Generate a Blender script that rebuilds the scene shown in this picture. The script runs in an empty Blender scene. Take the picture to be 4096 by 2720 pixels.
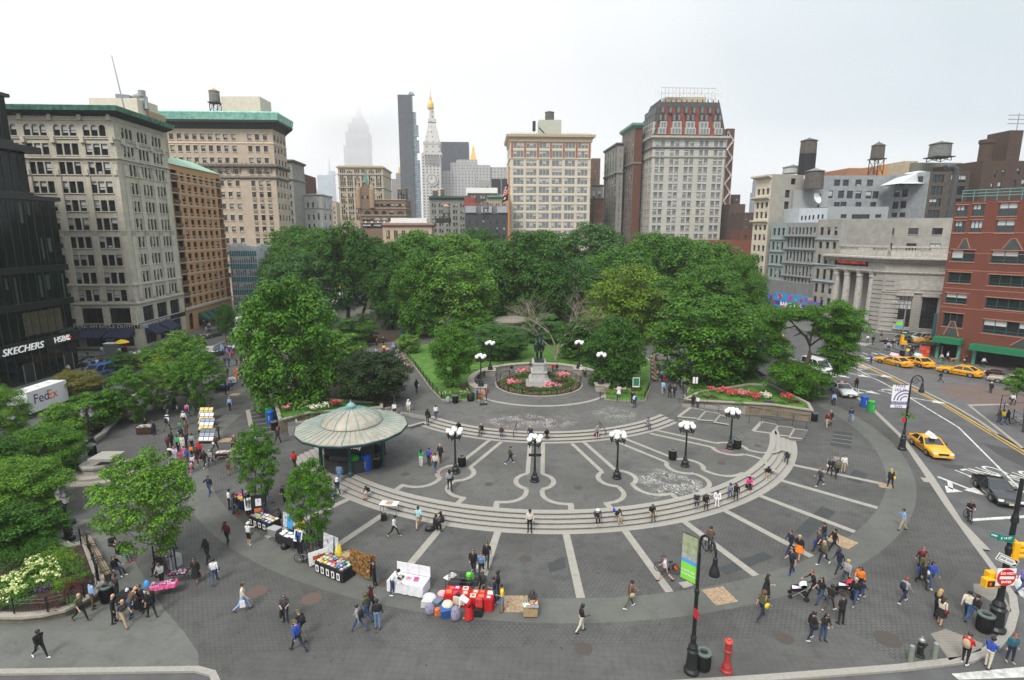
import bpy,bmesh,random
from math import *
from math import radians as rads,atan2 as at2,degrees as dgs
from mathutils import Vector as V3,Matrix as MX,kdtree
import numpy as np
RA=range;EU=enumerate
def sn(N,k):return N.new("ShaderNode"+k)
def iv(n,k,v):n.inputs[k].default_value=v
random.seed(7)
SC=bpy.context.scene;COL=SC.collection
PI=pi
FPX=2240.;CH=23.;CP=rads(11.)
SP,KP=sin(CP),cos(CP)
def ray(u,v):
 x=(u-2048)/FPX;y=(v-1360)/FPX
 return V3((x,KP-y*SP,-SP-y*KP))
def G(u,v,z=0.):
 d=ray(u,v);t=(CH-z)/(-d.z);return V3((d.x*t,d.y*t))
def P(u,v,Y):
 d=ray(u,v);t=Y/d.y;return V3((d.x*t,Y,CH+d.z*t))
def zta(p,v):
 k=(1360-v)/FPX;return CH+p[1]*(k*KP-SP)/(KP+k*SP)
def OL(u,v,a,d):
 r=ray(u,v);n=V3((d[1],-d[0]));t=(n.x*a[0]+n.y*a[1])/(n.x*r.x+n.y*r.y)
 return V3((r.x*t,r.y*t))
ZN=dict(A1=(0,300,.46591),A2=(0,900,.46591),A3=(1000,300,.46591),A4=(1900,300,.46591),A5=(2900,400,.50656),A6=(2900,1000,.50656),R1=(0,1500,.46591),R2=(0,2020,.46591),R3=(1000,1500,.46591),R4=(1000,2020,.46591),R5=(2000,1500,.46591),R6=(2000,2020,.46591),R7=(2996,1500,.46591),R8=(2996,2020,.46591),B1=(1000,850,.46591),B2=(1900,850,.46591),D=(0,0,1.7348),S=(0,0,1.),C1=(560,1560,.23295),C2=(660,1280,.19133),C3=(0,1260,.2551),C4=(1440,1300,.16582),C5=(1850,1300,.27531),C6=(3380,1260,.17789),E1=(3000,2180,.2424),E2=(880,1920,.24236),E3=(1260,2140,.1913),E4=(1640,2240,.1913),E5=(3700,2000,.44645),E6=(0,900,.4209))
def px(z,x,y):
 a=ZN[z];return a[0]+x*a[2],a[1]+y*a[2]
CC=V3((3.4,69.8));SS=V3((3.9,79.));ZM,ZU=.6,1.1
RST=(28.0,28.5,29.0,29.5)
RUP=(20.2,20.85,21.5)
PARK=[(-25.5,60.8),(-15.5,67.2),(22.,69.5),(37.5,67.5),(39,84),(42,112),(44,300),(-52,300),(-44,150),(-38,110),(-32.5,76)]
def inpoly(x,y,P):
 c=0;j=len(P)-1
 for i in RA(len(P)):
  a,b=P[i],P[j]
  if(a[1]>y)!=(b[1]>y)and x<(b[0]-a[0])*(y-a[1])/(b[1]-a[1])+a[0]:c=not c
  j=i
 return c
def gz(x,y):
 if inpoly(x,y,PARK):return ZU
 ds=hypot(x-SS.x,y-SS.y);an=dgs(at2(y-SS.y,x-SS.x))
 if y<80 and-133<an<-44 or(-14<x<20 and y>66 and y<90):
  for i,r in EU(RUP):
   if ds<r+(0.02):return ZU-i*(ZU-ZM)/3
 r=hypot(x-CC.x,y-CC.y);a=dgs(at2(y-CC.y,x-CC.x))
 if-152<a<-14 or(r<28 and a<0):
  for i,q in EU(RST):
   if r<q:return ZM-i*.15
 return 0.
def GP(z,x,y,it=4):
 u,v=px(z,x,y);h=0.
 for _ in RA(it):
  q=G(u,v,h);h=gz(q.x,q.y)
 q=G(u,v,h);return V3((q.x,q.y,h))
MATS={}
def mat(name,col,rough=.8,var=.12,scale=3.,bump=0.,metal=0.,spec=.5,col2=None,emit=None,dtl=4.,alpha=None,coat=0.):
 name=name or'paint_'+str(len(MATS))
 if name in MATS:return MATS[name]
 m=bpy.data.materials.new(name);m.use_nodes=1;N=m.node_tree.nodes;L=m.node_tree.links
 b=N['Principled BSDF'];iv(b,'Roughness',rough);iv(b,'Metallic',metal)
 iv(b,'Specular IOR Level',spec);iv(b,'Coat Weight',coat)
 c=tuple(col)+(1,)
 if var>0:
  tc=sn(N,'TexCoord');n=sn(N,'TexNoise');iv(n,'Scale',scale);iv(n,'Detail',dtl)
  iv(n,'Roughness',.65)
  L.new(tc.outputs['Object'],n.inputs['Vector'])
  r=sn(N,'ValToRGB');r.color_ramp.elements[0].position=.3;r.color_ramp.elements[1].position=.7
  lo=col2 if col2 else[x*(1-var)for x in col]
  r.color_ramp.elements[0].color=tuple(lo)+(1,);r.color_ramp.elements[1].color=tuple(min(1,x*(1+var))for x in col)+(1,)
  L.new(n.outputs['Fac'],r.inputs['Fac']);L.new(r.outputs['Color'],b.inputs['Base Color'])
  if bump>0:
   bp=sn(N,'Bump');iv(bp,'Strength',bump);iv(bp,'Distance',.05)
   L.new(n.outputs['Fac'],bp.inputs['Height']);L.new(bp.outputs['Normal'],b.inputs['Normal'])
 else:iv(b,'Base Color',c)
 if emit:
  iv(b,'Emission Color',c);iv(b,'Emission Strength',emit)
 MATS[name]=m;return m
class NT:
 def __init__(s,name):
  s.m=bpy.data.materials.new(name);s.m.use_nodes=1;s.N=s.m.node_tree.nodes;s.L=s.m.node_tree.links
  s.b=s.N['Principled BSDF'];MATS[name]=s.m
 def put(s,i,v):
  if isinstance(v,bpy.types.NodeSocket):s.L.new(v,i)
  elif v is not None:i.default_value=v
 def math(s,op,a,b=None,c=None):
  n=sn(s.N,'Math');n.operation=op
  for i,v in EU((a,b,c)):s.put(n.inputs[i],v)
  return n.outputs[0]
 def vm(s,op,a,b=None):
  n=sn(s.N,'VectorMath');n.operation=op
  s.put(n.inputs[0],a)
  if b is not None:s.put(n.inputs[1],b)
  return n.outputs['Value']if op in('LENGTH','DOT_PRODUCT')else n.outputs[0]
 def coord(s,k='Object'):return sn(s.N,'TexCoord').outputs[k]
 def noise(s,vec,sc,det=4.,ro=.6):
  n=sn(s.N,'TexNoise');s.put(n.inputs['Vector'],vec);iv(n,'Scale',sc);iv(n,'Detail',det);iv(n,'Roughness',ro)
  return n.outputs['Fac']
 def ramp(s,f,stops):
  n=sn(s.N,'ValToRGB');e=n.color_ramp.elements
  while len(e)<len(stops):e.new(.5)
  for k,(p,c)in EU(stops):
   e[k].position=p;e[k].color=tuple(c)+(1,)if isinstance(c,(tuple,list))else(c,c,c,1)
  s.put(n.inputs['Fac'],f);return n.outputs['Color']
 def mix(s,f,a,b,t='MIX'):
  n=sn(s.N,'MixRGB');n.blend_type=t;s.put(n.inputs[0],f)
  s.put(n.inputs[1],a if not isinstance(a,tuple)else a+(1,));s.put(n.inputs[2],b if not isinstance(b,tuple)else b+(1,))
  return n.outputs[0]
 def sep(s,v):
  n=sn(s.N,'SeparateXYZ');s.L.new(v,n.inputs[0]);return n.outputs
 def comb(s,x,y,z=0.):
  n=sn(s.N,'CombineXYZ')
  for i,v in EU((x,y,z)):s.put(n.inputs[i],v)
  return n.outputs[0]
 def base(s,c,rough=.85,spec=.3):
  s.put(s.b.inputs['Base Color'],c);iv(s.b,'Roughness',rough);iv(s.b,'Specular IOR Level',spec)
 def bump(s,h,st=.3,d=.03):
  n=sn(s.N,'Bump');iv(n,'Strength',st);iv(n,'Distance',d)
  s.L.new(h,n.inputs['Height']);s.L.new(n.outputs[0],s.b.inputs['Normal'])
def stains(t,co,c,amt=.5):
 c=t.mix(t.math('MULTIPLY',t.ramp(t.noise(co,.12,5.,.65),[(.4,0.),(.7,1.)]),amt),c,(.062,.061,.058))
 c=t.mix(t.math('MULTIPLY',t.ramp(t.noise(co,.9,6.,.7),[(.5,0.),(.72,1.)]),amt),c,(.06,.058,.055))
 c=t.mix(t.math('MULTIPLY',t.ramp(t.noise(co,3.1,2.,.5),[(.7,0.),(.74,1.)]),.55*amt*2),c,(.03,.03,.03))
 return t.mix(t.math('MULTIPLY',t.ramp(t.noise(co,5.7,2.,.5),[(.75,0.),(.78,1.)]),.35),c,(.3,.3,.29))
def hexmat(name,col,size=.23,line=.05,vis=(.42,.62)):
 t=NT(name);co=t.coord();p=t.vm('SCALE',co);iv(p.node,'Scale',1/size)
 x,y,_=t.sep(p);R3=1.7320508
 def cell(ox,oy):
  a=t.math('SUBTRACT',t.math('FLOORED_MODULO',t.math('ADD',x,ox),1.),.5);b=t.math('SUBTRACT',t.math('FLOORED_MODULO',t.math('ADD',y,oy),R3),R3/2)
  return t.math('ABSOLUTE',a),t.math('ABSOLUTE',b)
 a=cell(0,0);b=cell(.5,R3/2)
 def dist(c):return t.math('MAXIMUM',c[0],t.math('ADD',t.math('MULTIPLY',c[0],.5),t.math('MULTIPLY',c[1],R3/2)))
 e=t.math('SUBTRACT',.5,t.math('MINIMUM',dist(a),dist(b)))
 ln=t.math('SUBTRACT',1.,t.math('SMOOTH_MIN',t.math('DIVIDE',e,line),1.,.2))
 ln=t.math('MAXIMUM',ln,0.)
 vs=t.ramp(t.noise(co,.16,4.,.6),[(vis[0],.45),(vis[1],1.)])
 c=t.ramp(t.noise(co,1.3,6.,.7),[(.25,tuple(k*.84 for k in col)),(.75,tuple(k*1.12 for k in col))])
 c=stains(t,co,c,.85)
 c=t.mix(t.math('MULTIPLY',t.math('MULTIPLY',ln,vs),.95),c,tuple(k*.3 for k in col))
 t.base(c,.9,.25);return t.m
def gdm(name,col,sx,sy,line=.015,rot=0.,dark=.45,var=.1,off=.5,amt=.35):
 t=NT(name);co=t.coord();mp=sn(t.N,'Mapping');t.L.new(co,mp.inputs[0]);iv(mp,'Rotation',(0,0,rot))
 br=sn(t.N,'TexBrick');t.L.new(mp.outputs[0],br.inputs['Vector']);br.offset=off
 iv(br,'Scale',1.);iv(br,'Brick Width',sx);iv(br,'Row Height',sy);iv(br,'Mortar Size',line)
 iv(br,'Color1',tuple(k*(1-var)for k in col)+(1,));iv(br,'Color2',tuple(k*(1+var)for k in col)+(1,));iv(br,'Mortar',tuple(k*dark for k in col)+(1,))
 c=t.mix(.5,br.outputs['Color'],t.ramp(t.noise(co,1.1,6.,.7),[(.25,tuple(k*.8 for k in col)),(.75,tuple(k*1.15 for k in col))]))
 c=stains(t,co,c,amt);t.base(c,.9,.25);return t.m
def bkm(name,c1,c2,mortar,bw=.24,bh=.08,ms=.012,grime=.4):
 t=NT(name);uv=sn(t.N,'UVMap').outputs[0];br=sn(t.N,'TexBrick');t.L.new(uv,br.inputs['Vector'])
 iv(br,'Scale',1.);iv(br,'Brick Width',bw);iv(br,'Row Height',bh);iv(br,'Mortar Size',ms)
 iv(br,'Color1',c1+(1,));iv(br,'Color2',c2+(1,));iv(br,'Mortar',mortar+(1,))
 co=t.coord();n=t.noise(co,.35,6.,.7)
 c=t.mix(t.math('MULTIPLY',t.ramp(n,[(.35,1.),(.7,0.)]),grime),br.outputs['Color'],tuple(k*.45 for k in c1))
 x,y,z=t.sep(co);st=t.noise(t.comb(t.math('MULTIPLY',x,1.5),t.math('MULTIPLY',y,1.5),t.math('MULTIPLY',z,.08)),1.,4.,.6)
 c=t.mix(t.math('MULTIPLY',t.ramp(st,[(.5,0.),(.75,1.)]),grime*.6),c,tuple(k*.5 for k in c1))
 t.base(c,.85,.3);return t.m
def wnm(name,wall,glass,sx,sz,wf,hf,rough=.7,ox=0.):
 t=NT(name);x,y,_=t.sep(sn(t.N,'UVMap').outputs[0])
 fx=t.math('FRACT',t.math('DIVIDE',t.math('ADD',x,ox),sx));fz=t.math('FRACT',t.math('DIVIDE',y,sz))
 m=t.math('MULTIPLY',t.math('LESS_THAN',t.math('ABSOLUTE',t.math('SUBTRACT',fx,.5)),wf/2),t.math('LESS_THAN',t.math('ABSOLUTE',t.math('SUBTRACT',fz,.5)),hf/2))
 co=t.coord();w=t.ramp(t.noise(co,.05,5.,.7),[(.3,tuple(k*.88 for k in wall)),(.7,tuple(k*1.08 for k in wall))])
 wn=sn(t.N,'TexWhiteNoise');wn.noise_dimensions='2D'
 t.L.new(t.comb(t.math('FLOOR',t.math('DIVIDE',t.math('ADD',x,ox),sx)),t.math('FLOOR',t.math('DIVIDE',y,sz))),wn.inputs['Vector'])
 g=t.mix(wn.outputs['Value'],tuple(k*.6 for k in glass),tuple(min(1,k*1.5)for k in glass))
 t.base(t.mix(m,w,g),rough,.4);return t.m
class MB:
 def __init__(s):s.v=[];s.f=[];s.m=[];s.uv={}
 def qd(s,a,b,c,d,mi=0,uv=None):
  k=len(s.v);s.v+=[tuple(a),tuple(b),tuple(c),tuple(d)];s.f.append((k,k+1,k+2,k+3));s.m.append(mi)
  if uv:s.uv[len(s.f)-1]=uv
  return s
 def poly(s,pts,mi=0):
  k=len(s.v);s.v+=[tuple(p)for p in pts];s.f.append(tuple(RA(k,k+len(pts))));s.m.append(mi)
  return s
 def add(s,vs,fs,mi=0):
  k=len(s.v);s.v+=[tuple(p)for p in vs]
  for f in fs:s.f.append(tuple(i+k for i in f));s.m.append(mi)
  return s
 def box(s,c,d,mi=0,rz=0.,M=None,top=1.):
  hx,hy,hz=d[0]/2,d[1]/2,d[2]/2;vs=[]
  for z in(-1,1):
   for x,y in((-1,-1),(1,-1),(1,1),(-1,1)):
    k=top if z>0 else 1.
    p=V3((x*hx*k,y*hy*k,z*hz))
    if M is not None:p=M@p
    elif rz:p=V3((p.x*cos(rz)-p.y*sin(rz),p.x*sin(rz)+p.y*cos(rz),p.z))
    vs.append(p+V3(c))
  s.add(vs,[(3,2,1,0),(4,5,6,7),(0,1,5,4),(1,2,6,5),(2,3,7,6),(3,0,4,7)],mi)
  return s
 def cyl(s,a,b,r0,r1=None,n=8,mi=0,cap=1):
  a,b=V3(a),V3(b);r1=r0 if r1 is None else r1;d=(b-a);q=d.to_track_quat('Z','Y')if d.length>1e-6 else V3((0,0,1)).to_track_quat('Z','Y')
  vs=[];
  for p,r in((a,r0),(b,r1)):
   for i in RA(n):vs.append(p+q@V3((r*cos(2*PI*i/n),r*sin(2*PI*i/n),0)))
  fs=[(i,(i+1)%n,n+(i+1)%n,n+i)for i in RA(n)]
  if cap:fs+=[tuple(RA(n-1,-1,-1)),tuple(RA(n,2*n))]
  s.add(vs,fs,mi)
  return s
 def tb(s,pts,r,n=6,mi=0):
  pts=[V3(p)for p in pts];vs=[];N=len(pts);rr=r if isinstance(r,(list,tuple))else[r]*N
  for k,p in EU(pts):
   t=(pts[min(k+1,N-1)]-pts[max(k-1,0)]);q=t.to_track_quat('Z','Y')
   for i in RA(n):vs.append(p+q@V3((rr[k]*cos(2*PI*i/n),rr[k]*sin(2*PI*i/n),0)))
  fs=[(k*n+i,k*n+(i+1)%n,(k+1)*n+(i+1)%n,(k+1)*n+i)for k in RA(N-1)for i in RA(n)]
  fs+=[tuple(RA(n-1,-1,-1)),tuple(RA((N-1)*n,N*n))]
  s.add(vs,fs,mi)
  return s
 def lt(s,prof,n=16,c=(0,0,0),mi=0,cap=1,a0=0.,sx=1.,sy=1.):
  vs=[(c[0]+sx*r*cos(a0+2*PI*i/n),c[1]+sy*r*sin(a0+2*PI*i/n),c[2]+z)for r,z in prof for i in RA(n)]
  fs=[(k*n+i,k*n+(i+1)%n,(k+1)*n+(i+1)%n,(k+1)*n+i)for k in RA(len(prof)-1)for i in RA(n)]
  if cap:fs+=[tuple(RA(n-1,-1,-1)),tuple(RA((len(prof)-1)*n,len(prof)*n))]
  s.add(vs,fs,mi)
  return s
 def prism(s,poly,z0,z1,mi=0,mt=None,bot=1):
  n=len(poly);vs=[(p[0],p[1],z0)for p in poly]+[(p[0],p[1],z1)for p in poly]
  s.add(vs,[(i,(i+1)%n,n+(i+1)%n,n+i)for i in RA(n)],mi)
  s.add(vs[n:],[tuple(RA(n))],mi if mt is None else mt)
  if bot:s.add(vs[:n],[tuple(RA(n-1,-1,-1))],mi)
  return s
 def ball(s,c,r,n=10,m=7,mi=0,sz=1.,sy=1.):
  s.lt([(max(1e-4,r*sin(PI*k/m)),-r*sz*cos(PI*k/m))for k in RA(m+1)],n,c,mi,0,sy=sy)
  return s
 def sec(s,c,r0,r1,a0,a1,z,mi=0,n=None):
  n=n or max(2,int(abs(a1-a0)/2.5))
  for i in RA(n):
   A=rads(a0+(a1-a0)*i/n);B=rads(a0+(a1-a0)*(i+1)/n)
   pt=lambda r,a:(c[0]+r*cos(a),c[1]+r*sin(a),z)
   s.qd(pt(r0,A),pt(r1,A),pt(r1,B),pt(r0,B),mi)
  return s
 def riser(s,c,r,a0,a1,z0,z1,mi=0,n=None):
  n=n or max(2,int(abs(a1-a0)/2.5))
  for i in RA(n):
   A=rads(a0+(a1-a0)*i/n);B=rads(a0+(a1-a0)*(i+1)/n)
   pt=lambda a,z:(c[0]+r*cos(a),c[1]+r*sin(a),z)
   s.qd(pt(A,z0),pt(B,z0),pt(B,z1),pt(A,z1),mi)
  return s
 def strip(s,pts,w,z,mi=0):
  L=offs(pts,w/2);R=offs(pts,-w/2)
  for i in RA(len(pts)-1):s.qd((*L[i],z),(*R[i],z),(*R[i+1],z),(*L[i+1],z),mi)
  return s
 def curb(s,pts,w,z0,z1,mi=0):
  L=offs(pts,w/2);R=offs(pts,-w/2)
  for i in RA(len(pts)-1):
   a,b,c,d=L[i],R[i],R[i+1],L[i+1]
   s.qd((*a,z1),(*b,z1),(*c,z1),(*d,z1),mi);s.qd((*b,z0),(*c,z0),(*c,z1),(*b,z1),mi);s.qd((*d,z0),(*a,z0),(*a,z1),(*d,z1),mi)
  for p,q in((L[0],R[0]),(R[-1],L[-1])):s.qd((*p,z0),(*q,z0),(*q,z1),(*p,z1),mi)
  return s
 def mesh(s,name,mats,smo=0):
  me=bpy.data.meshes.new(name);me.from_pydata([tuple(p)for p in s.v],[],s.f)
  for m in(mats if isinstance(mats,(list,tuple))else[mats]):
   if m:me.materials.append(m)
  if len(s.m):me.polygons.foreach_set('material_index',np.array(s.m,dtype=np.int32))
  if s.uv:
   u=me.uv_layers.new(name='UVMap').data
   for fi,q in s.uv.items():
    for k,li in EU(me.polygons[fi].loop_indices):u[li].uv=q[k]
  if smo:me.polygons.foreach_set('use_smooth',np.ones(len(me.polygons),dtype=bool))
  me.update();return me
 def bd(s,name,mats,parent=None,world=0,smo=0,loc=None,rz=0.):
  if world and parent is not None:
   o=parent.location;s.v=[(p[0]-o.x,p[1]-o.y,p[2]-o.z)for p in s.v]
  ob=bpy.data.objects.new(name,s.mesh(name,mats,smo));COL.objects.link(ob)
  if parent is not None:ob.parent=parent
  if loc is not None:ob.location=loc
  ob.rotation_euler.z=rz
  return ob
def offs(pts,d):
 pts=[V3((p[0],p[1]))for p in pts];o=[]
 for i,p in EU(pts):
  a=(p-pts[i-1]).normalized()if i>0 else None;b=(pts[i+1]-p).normalized()if i<len(pts)-1 else None
  a=a or b;b=b or a;na=V3((-a.y,a.x));nb=V3((-b.y,b.x));n=(na+nb)
  if n.length<1e-6:n=na
  n.normalize();o.append(p+n*(d/max(.35,n.dot(na))))
 return o
def tng(name,lb,cat,loc=(0,0,0),rz=0.,gr=None):
 o=bpy.data.objects.new(name,None);COL.objects.link(o);o.location=loc;o.rotation_euler=(0,0,rz);o.empty_display_size=.2
 return tag(o,lb,cat,gr)
def tag(o,lb,cat,gr=None):
 o['label']=expand(lb);o['category']=cat
 if gr:o['group']=gr
 return o
def stc(o):o['kind']='structure';return o
def stuff(o,lb=None,cat=None):
 o['kind']='stuff'
 if lb:o['label']=expand(lb);o['category']=cat
 return o
def link(name,me,parent=None,loc=(0,0,0),rz=0.,sc=None,mats=None):
 o=bpy.data.objects.new(name,me);COL.objects.link(o);o.parent=parent;o.location=loc;o.rotation_euler=(0,0,rz)
 if sc is not None:o.scale=sc if isinstance(sc,(tuple,list))else(sc,)*3
 if mats:
  for i,m in EU(mats):
   if m is not None:o.material_slots[i].link='OBJECT';o.material_slots[i].material=m
 return o
def dup(root,loc,rz=None,lb=None,gr=None,sc=None):
 r=root.copy();COL.objects.link(r);r.location=loc
 if rz is not None:r.rotation_euler=(0,0,rz)
 if lb:r['label']=expand(lb)
 if gr:r['group']=gr
 if sc:r.scale=(sc,)*3
 for ch in list(root.children):
  c=ch.copy();COL.objects.link(c);c.parent=r
  for g in list(ch.children):
   d=g.copy();COL.objects.link(d);d.parent=c
 return r
def text(s,size,m,parent,loc,rot,name='lettering',ext=.02,align='CENTER',sx=1.,shear=0.):
 c=bpy.data.curves.new(name,'FONT');c.body=s;c.size=size;c.extrude=ext;c.align_x=align;c.align_y='CENTER';c.materials.append(m);c.shear=shear
 o=bpy.data.objects.new(name,c);COL.objects.link(o);o.parent=parent;o.location=loc;o.rotation_euler=rot;o.scale=(sx,1,1);return o
SHORT=dict(Mi='man in',Wi='woman in',Pi='person in',Ci='child in',bk='black',wt='white',wk='walking',sd='seated',jk='jacket',jn='jeans',ot='on the',bt='behind the',nt='beside the',ie='in the',ofe='of the',bw='below the',rof='right of the',lof='left of the',atl='at the left',atr='at the right',ate='at the',tt='the',nd='and',crd='crowd',uss='upper steps',lws='lower steps',sbh='seen from behind',sw='seat wall',rpa='right path',lpa='left path',fcr='far crossing',sst='scarf table',gyn='green',brn='brown',trs='tree',tbl='table',npl='near planter',msd='mansard',ofb='office block',dk='dark',pl='pale',bsh='bush',shr='shrub',glb='globe lamp',rbd='rose bed',wof='with a')
def expand(t):return' '.join(SHORT.get(w,w)for w in t.split())
MK=mat(0,(.012,.013,.014),.45,.2,8.)
MGN=mat(0,(.30,.285,.255),.75,.16,5.,.1,dtl=8.)
M_GRAND=mat(0,(.175,.165,.15),.8,.2,4.,.1,dtl=8.)
M_CONC=gdm('concrete_slabs',(.145,.152,.138),1.9,1.6,.012,.35,.55,.08,.5,.45)
M_BLUE=gdm('bluestone_band',(.128,.132,.12),2.2,2.6,.01,0.,.6,.1,0.,.35)
MST=mat(0,(.30,.285,.25),.85,.15,2.,0.,dtl=8.)
M_HEX=hexmat('hexagonal_pavers',(.108,.11,.105),.3,.09)
M_SETT=gdm('square_setts',(.105,.107,.102),.42,.42,.016,.08,.6,.06,0.,.65)
M_SETT2=gdm('terrace_setts',(.128,.128,.121),.36,.2,.012,.03,.6,.09,.5,.6)
M_ASPH=mat(0,(.085,.086,.086),.9,.18,1.2,.05,col2=(.062,.062,.062),dtl=9.)
M_PATCH=mat(0,(.055,.055,.055),.9,.15,2.,.05)
M_PAINT=mat(0,(.62,.62,.59),.7,.25,2.5,col2=(.28,.28,.27),dtl=8.)
M_YPAINT=mat(0,(.62,.38,.04),.7,.2,2.)
M_STONE=bkm('rubble_stone',(.30,.25,.18),(.22,.18,.13),(.12,.105,.085),.5,.2,.02,.3)
MCP=mat(0,(.33,.30,.255),.8,.15,3.,.1,dtl=8.)
MGR=mat(0,(.075,.18,.018),.95,.3,1.1,.3,col2=(.032,.085,.01),dtl=10.)
MSL=mat(0,(.045,.032,.022),.95,.35,4.,.3,dtl=8.)
MGY=mat(0,(.32,.33,.33),.45,.1,5.,0.,.6)
MW=mat(0,(.78,.78,.76),.5,.05,3.)
M_GLASS=mat(0,(.018,.022,.025),.08,0,spec=.6)
M_TAN=mat(0,(.36,.25,.13),.8,.2,6.)
#  SETTING
def flat(name,pts,z,m):
 b=MB();b.poly([(p[0],p[1],z)for p in pts]);return stc(b.bd(name,m))
def gp2(z,pts,h=0.):return[G(*px(z,x,y),h)for x,y in pts]
b=MB();R=7000.;b.poly([(-R,-400,-.16),(R,-400,-.16),(R,R,-.16),(-R,R,-.16)]);stc(b.bd('ground',M_ASPH))
M_ROAD=mat(0,(.092,.093,.093),.88,.2,.5,.05,col2=(.066,.066,.067),dtl=10.)
b=MB()
b.poly([(-150,-10,-.12),(160,-10,-.12),(160,330,-.12),(-150,330,-.12)])
stc(b.bd('road',M_ROAD))
KERB=[(-16.9,26.1),(-15.9,25.8),(-15.2,25.),(-14.7,23.5),(-14.3,15)]
KRT=[(2.,24.5),(12.4,25.4),(20.9,26.2),(25.1,26.8),(27.4,27.8),(29.4,29.2),(31.,30.7),(32.2,32.2),(33.,34.),(34.6,38),(37.2,44.3),(40.6,52),(44.5,60.9),(47.5,70.8),(50,82),(51.5,95),(52.5,300)]
KLF=[(-56,300),(-63,150),(-61,112),(-57,90),(-53,72),(-55,40),(-60,25.5),(-27.2,25.9)]
flat('plaza',[(-14.3,15),(2,15)]+KRT+KLF+KERB[:-1],0.,M_HEX)
b=MB();b.curb(KLF+KERB,.36,-.14,.012);b.curb([(2,24.6)]+KRT[1:],.42,-.14,.012);stc(b.bd('kerb',MGN))
flat('sett_band',[(-14.3,15),(2,15)]+[(2.,24.6),(12.4,25.6),(20.9,26.4),(20.,29.2),(12.,28.2),(2,27.6),(-8,27.5),(-14.9,27.2),(-14.9,25)],.004,M_SETT)
flat('sidewalk_slabs',[(-60,25.7),(-27.2,26.1),(-16.9,26.3),(-17.4,27.2),(-19.3,29),(-21.7,31)]+gp2('R2',[(1250,640),(1090,370),(900,250),(640,200)])+[(-34,42),(-56,40)],.004,M_CONC)
b=MB();b.sec(CC,37.9,40.2,-178,5,.008);stc(b.bd('ring_band',M_BLUE))
b=MB()
for a in(-126,-117.4,-107.2,-98.6,-88.5,-79.6,-69.6,-61.3,-52,-43.3,-34.6):
 d=V3((cos(rads(a)),sin(rads(a))));b.strip([CC+d*30.1,CC+d*37.85],.56,.008)
b.strip(gp2('R7',[(1060,290),(1300,520),(1560,870),(1800,1250),(2040,1500)]),.5,.008)
stc(b.bd('paver_strips',MST))
flat('corner_setts',[(28.,30.6),(29.3,29.8),(30.8,31.2),(31.7,32.4),(32.4,34.2),(31.,35),(28.6,33.)],.006,M_SETT)
M_RAMP=gdm('ribbed_ramp',(.27,.25,.215),3.,.13,.03,.0,.55,.05,0.,.25)
M_RAMP2=gdm('ribbed_ramp_turned',(.27,.25,.215),.13,3.,.03,.25,.55,.05,0.,.25)
flat('kerb_ramp',gp2('R8',[(1560,1105),(1690,1065),(2010,1190),(1990,1250),(1720,1335)]),.012,M_RAMP)
flat('kerb_ramp',gp2('R8',[(1925,675),(2150,690),(2250,900),(2250,920),(1930,745)]),.012,M_RAMP2)
A0,A1=-150.,-14.
b=MB();n=60;pts=[(CC.x+27.7*cos(rads(A0+(A1-A0)*i/n)),CC.y+27.7*sin(rads(A0+(A1-A0)*i/n)),ZM)for i in RA(n+1)]
b.poly(pts+[(30.4,66.,ZM),(24,69.8,ZM),(-15.6,67.5,ZM),(-22.4,62,ZM)]);stc(b.bd('terrace',M_SETT2))
b=MB()
b.sec(CC,27.45,28.04,A0,A1,ZM+.005,0)
for i,r in EU(RST):
 z=ZM-.15*i
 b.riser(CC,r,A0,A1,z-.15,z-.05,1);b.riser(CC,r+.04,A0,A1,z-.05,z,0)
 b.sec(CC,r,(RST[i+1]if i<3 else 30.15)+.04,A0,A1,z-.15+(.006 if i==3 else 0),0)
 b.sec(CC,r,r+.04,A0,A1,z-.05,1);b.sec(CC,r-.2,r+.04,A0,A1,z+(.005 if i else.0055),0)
for a in(A0,A1):
 d=V3((cos(rads(a)),sin(rads(a))))
 q=[CC+d*27.4,CC+d*28.04,CC+d*28.54,CC+d*29.04,CC+d*29.54]
 for i in RA(4):
  z=ZM-.15*i
  b.qd((*q[0],0),(*q[i+1],0),(*q[i+1],z),(*q[0],z),0)
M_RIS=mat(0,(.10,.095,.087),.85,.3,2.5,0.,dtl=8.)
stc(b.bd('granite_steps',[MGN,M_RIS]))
def wing(name,Z,lines,hs,m,zb):
 b=MB();L=[[G(*px(Z,*p),(hs[max(0,k-1)]+hs[min(k,len(hs)-1)])/2)for p in l]for k,l in EU(lines)]
 for k,h in EU(hs):
  (f0,k0),(f1,k1)=L[k],L[k+1]
  b.poly([(*f0,h),(*f1,h),(*k1,h),(*k0,h)],0)
  for p,q in((f0,f1),(f1,k1),(k1,k0),(k0,f0)):b.qd((*p,zb),(*q,zb),(*q,h),(*p,h),1)
  b.strip([f0,k0],.42,h+.006,1);b.strip([f0,f1],.42,h+.009,1);b.strip([k0,k1],.25,h+.007,1)
 stc(b.bd(name,[m,MGN]))
wing('ramp_steps','R7',[((35,480),(110,400)),((185,505),(240,430)),((335,530),(380,455)),((455,548),(505,475))],[.612,.45,.3],M_SETT2,0.)
wing('ramp_steps','R5',[((1530,358),(1635,280)),((1690,378),(1757,305)),((1830,398),(1885,335)),((1965,425),(1985,370))],[1.02,.88,.74],M_SETT2,ZM)
wing('ramp_steps','R3',[((1365,440),(1205,362)),((1485,405),(1310,328))],[.92],M_SETT2,ZM)
a0,a1=-133.,-44.
b=MB();n=40;arc=[(SS.x+20.*cos(rads(a0+(a1-a0)*i/n)),SS.y+20.*sin(rads(a0+(a1-a0)*i/n)))for i in RA(n+1)]
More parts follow.
